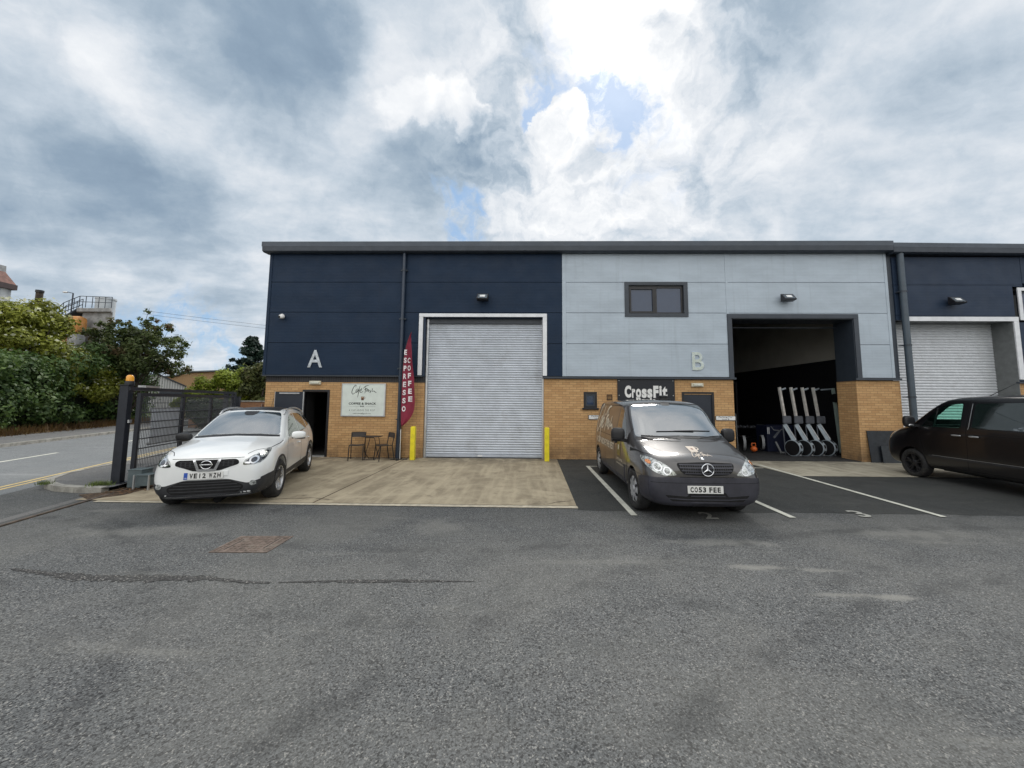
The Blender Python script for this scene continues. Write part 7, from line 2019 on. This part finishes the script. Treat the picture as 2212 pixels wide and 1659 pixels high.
railing([(-39.2, 20.0, 9.75), (-36.3, 20.0, 9.65)]); railing([(-39.2, 20.0, 9.75), (-40.6, 20.0, 9.15), (-41.2, 20.0, 8.55), (-42.4, 20.0, 8.6)], posts=.5)
railing([(-40.1, 21.0, 9.75), (-41.6, 21.0, 9.15), (-42.2, 21.0, 8.55), (-43.4, 21.0, 8.6)], posts=.5)
b = MB(); b.obox((-39.2, 20.5, 9.7), (-41.2, 20.5, 8.5), 1.0, .12); b.build('steps', m_trim_dark, pl); b = MB(); foot(b, [(-41.2, 19.9), (-41.2, 21.1), (-44, 21.1), (-43.4, 19.9)], 8.4, 8.54); b.build('walkway', m_trim_dark, pl)
b = MB(); b.bbox(-39.25, -37.85, 18.9, 19.8, 7.3, 8.8, .34); b.bbox(-39.95, -39.3, 19.0, 19.8, 7.3, 8.6, .05); co = b.build('cabin', m_orange, pl, smooth=30)
b = MB(); b.bbox(-39.2, -37.88, 18.95, 19.75, 6.2, 7.25, .2); b.build('cabin_base', m_old, co, smooth=30)
b = MB(); b.box(-39.85, -39.62, 18.97, 18.99, 7.65, 8.2); b.box(-39.55, -39.35, 18.97, 18.99, 7.65, 8.2); b.build('cabin_window', m_trim_white, co)
b = MB(); b.box(-39.25, -38.6, 18.90, 18.945, 6.22, 7.1); b.build('rust_panel', m_rust, co)
b = MB(); b.box(-39.95, -39.3, 19.05, 19.8, 6.1, 7.28); b.build('side_void', m_void, co)
b = MB(); foot(b, [(-39.6, 19.0), (-37.6, 19.0), (-38.8, 20.1), (-41, 20.1)], 3.2, 6.08); b.build('hopper', m_old, pl)
b = MB(); b.obox((-37.4, 19.6, 3.4), (-36.2, 19.6, 4.9), .1, .1); b.build('brace', m_steel, pl)
sl = thing('street_lamp', (-39.85, 20.0, 9.2), 'lamp on a thin bracket above the railed platform of the plant', 'lamp')
MB().tube([(0, 0, 0), (0, 0, 1.8)], .05, 8).build('pole', m_trim_dark, sl, smooth=60, local=True)
MB().tube([(0, 0, 1.8), (-.55, 0, 1.92)], .03, 8).build('arm', m_trim_dark, sl, smooth=60, local=True)
b = MB(); blob(b, (-.72, 0, 1.90), (.42, .2, .14), .7, n=10); b.build('lamp_head', m_white_paint, sl, smooth=180, local=True)
# old pole with ivy stump
up = thing('utility_pole', (-32.2, 12.0, 0), 'old dark wooden pole rising out of the flowering bush', 'pole')
MB().tube([(0, 0, 0), (.0, 0, 8.75)], [.20, .17], 12).build('pole', m_bark, up, smooth=60, local=True)
MB().tube([(.0, 0, 8.75), (.0, 0, 8.9)], .20, 12).build('pole_cap', m_black, up, smooth=60, local=True)
wr = thing('overhead_wires', (-20, 30, 9), 'thin overhead wires running across the sky from the plant towards the units', 'wires')
for (a, c, sag) in (((-34.0, 20.5, 9.6), (2, 62, 13.5), 1.0), ((-34.0, 20.5, 9.3), (2, 62, 13.0), 1.0)):
    a, c = Vector(a), Vector(c); b = MB(); b.tube([a.lerp(c, i/24)-Vector((0, 0, sag*4*(i/24)*(1-i/24))) for i in range(25)], .012, 5); b.build('wire', m_black, wr)
# building with a brown roof at the left edge
lb = thing('industrial_building', (-52, 16, 0), 'tall pale ribbed building with a brown hipped roof cut off by the left edge', 'building')
b = MB(); b.box(-62, -45.45, 9, 20, 0, 11.3); b.build('wall', m_ribw, lb)
b = MB(); b.box(-62, -45.2, 8.8, 20.2, 11.301, 11.75); b.build('eaves', mat('eaves_brown', (0.07, 0.05, 0.05), 0.7), lb)
b = MB(); b.prism([(-45.2, 11.751), (-46.4, 13.0), (-47.5, 13.4), (-60.0, 13.4), (-61.9, 11.751)], lambda x, z: (x, 8.9, z), lambda x, z: (x, 20.1, z)); b.build('roof', m_tile, lb)
b = MB(); b.prism([(-46.35, 12.9), (-46.4, 13.5), (-47.6, 13.7), (-47.6, 13.3)], lambda x, z: (x, 15, z), lambda x, z: (x, 20.15, z)); b.build('ridge_vent', m_old, lb)

# the pale warehouse across the yard, behind the camera; the windows reflect it
wh = thing('warehouse', (16, -46, 0), 'pale cream warehouse across the yard behind the viewer', 'building')
b = MB(); b.prism([(6, 0), (6, 9.5), (18, 13.0), (30, 9.5), (30, 0)], lambda x, z: (x, -42, z), lambda x, z: (x, -62, z)); b.build('wall', mat('cream_render', (0.62, 0.60, 0.44), 0.7, var=0.05), wh)
b = MB(); b.prism([(5.5, 9.3), (18, 13.05), (30.5, 9.3), (30.5, 9.7), (18, 13.5), (5.5, 9.7)], lambda x, z: (x, -41.6, z), lambda x, z: (x, -62.4, z)); b.build('roof', m_trim_dark, wh)
# ================================================================== pieces that are not joined become parts of their own
def split_pieces(o, limit=12):
    bm = bmesh.new(); bm.from_mesh(o.data)
    key = {}; par = list(range(len(bm.verts)))
    def find(i):
        while par[i] != i: par[i] = par[par[i]]; i = par[i]
        return i
    bm.verts.ensure_lookup_table()
    for v in bm.verts:
        k = tuple(round(c, 4) for c in v.co)
        if k in key: par[find(v.index)] = find(key[k])
        else: key[k] = v.index
    for e in bm.edges: par[find(e.verts[0].index)] = find(e.verts[1].index)
    groups = {}
    for f in bm.faces: groups.setdefault(find(f.verts[0].index), []).append(f.index)
    bm.free()
    if not 1 < len(groups) <= limit: return
    me = o.data; kids = list(groups.values())
    for idx in kids[1:]:
        c = o.copy(); c.data = me.copy(); COL.objects.link(c)
        keep = set(idx); b2 = bmesh.new(); b2.from_mesh(c.data); b2.faces.ensure_lookup_table()
        bmesh.ops.delete(b2, geom=[f for f in b2.faces if f.index not in keep], context='FACES'); b2.to_mesh(c.data); b2.free()
    keep = set(kids[0]); b2 = bmesh.new(); b2.from_mesh(me); b2.faces.ensure_lookup_table()
    bmesh.ops.delete(b2, geom=[f for f in b2.faces if f.index not in keep], context='FACES'); b2.to_mesh(me); b2.free()
SPLIT = {'brick_wall', 'drip_flashing', 'joint_trim', 'corner_trim', 'shutter_guide', 'opening_trim', 'reveal_lining', 'window_pane', 'edge_strip', 'rear_wall',
         'keyhole_slot', 'frame', 'rail', 'sheet_channel', 'doorway_blackout', 'gym_floor', 'gym_lower_wall', 'gym_upper_wall', 'shelf', 'intake_bar', 'rule', 'cabin_window',
         'door_frame', 'backing', 'wall', 'pipe_bracket', 'cross_base', 'foot', 'damper_frame', 'soldier_course', 'grille_bar', 'cafe_room', 'fixing_screw', 'roof_bead', 'seat', 'cladding', 'wire', 'steering_wheel', 'stem', 'door_handle'}
for o in list(bpy.data.objects):
    if o.type == 'MESH' and o.parent is not None and o.name.split('.')[0] in SPLIT and o.data.users == 1 and not o.children:
        split_pieces(o)
print('SCRIPT DONE', len(bpy.data.objects))
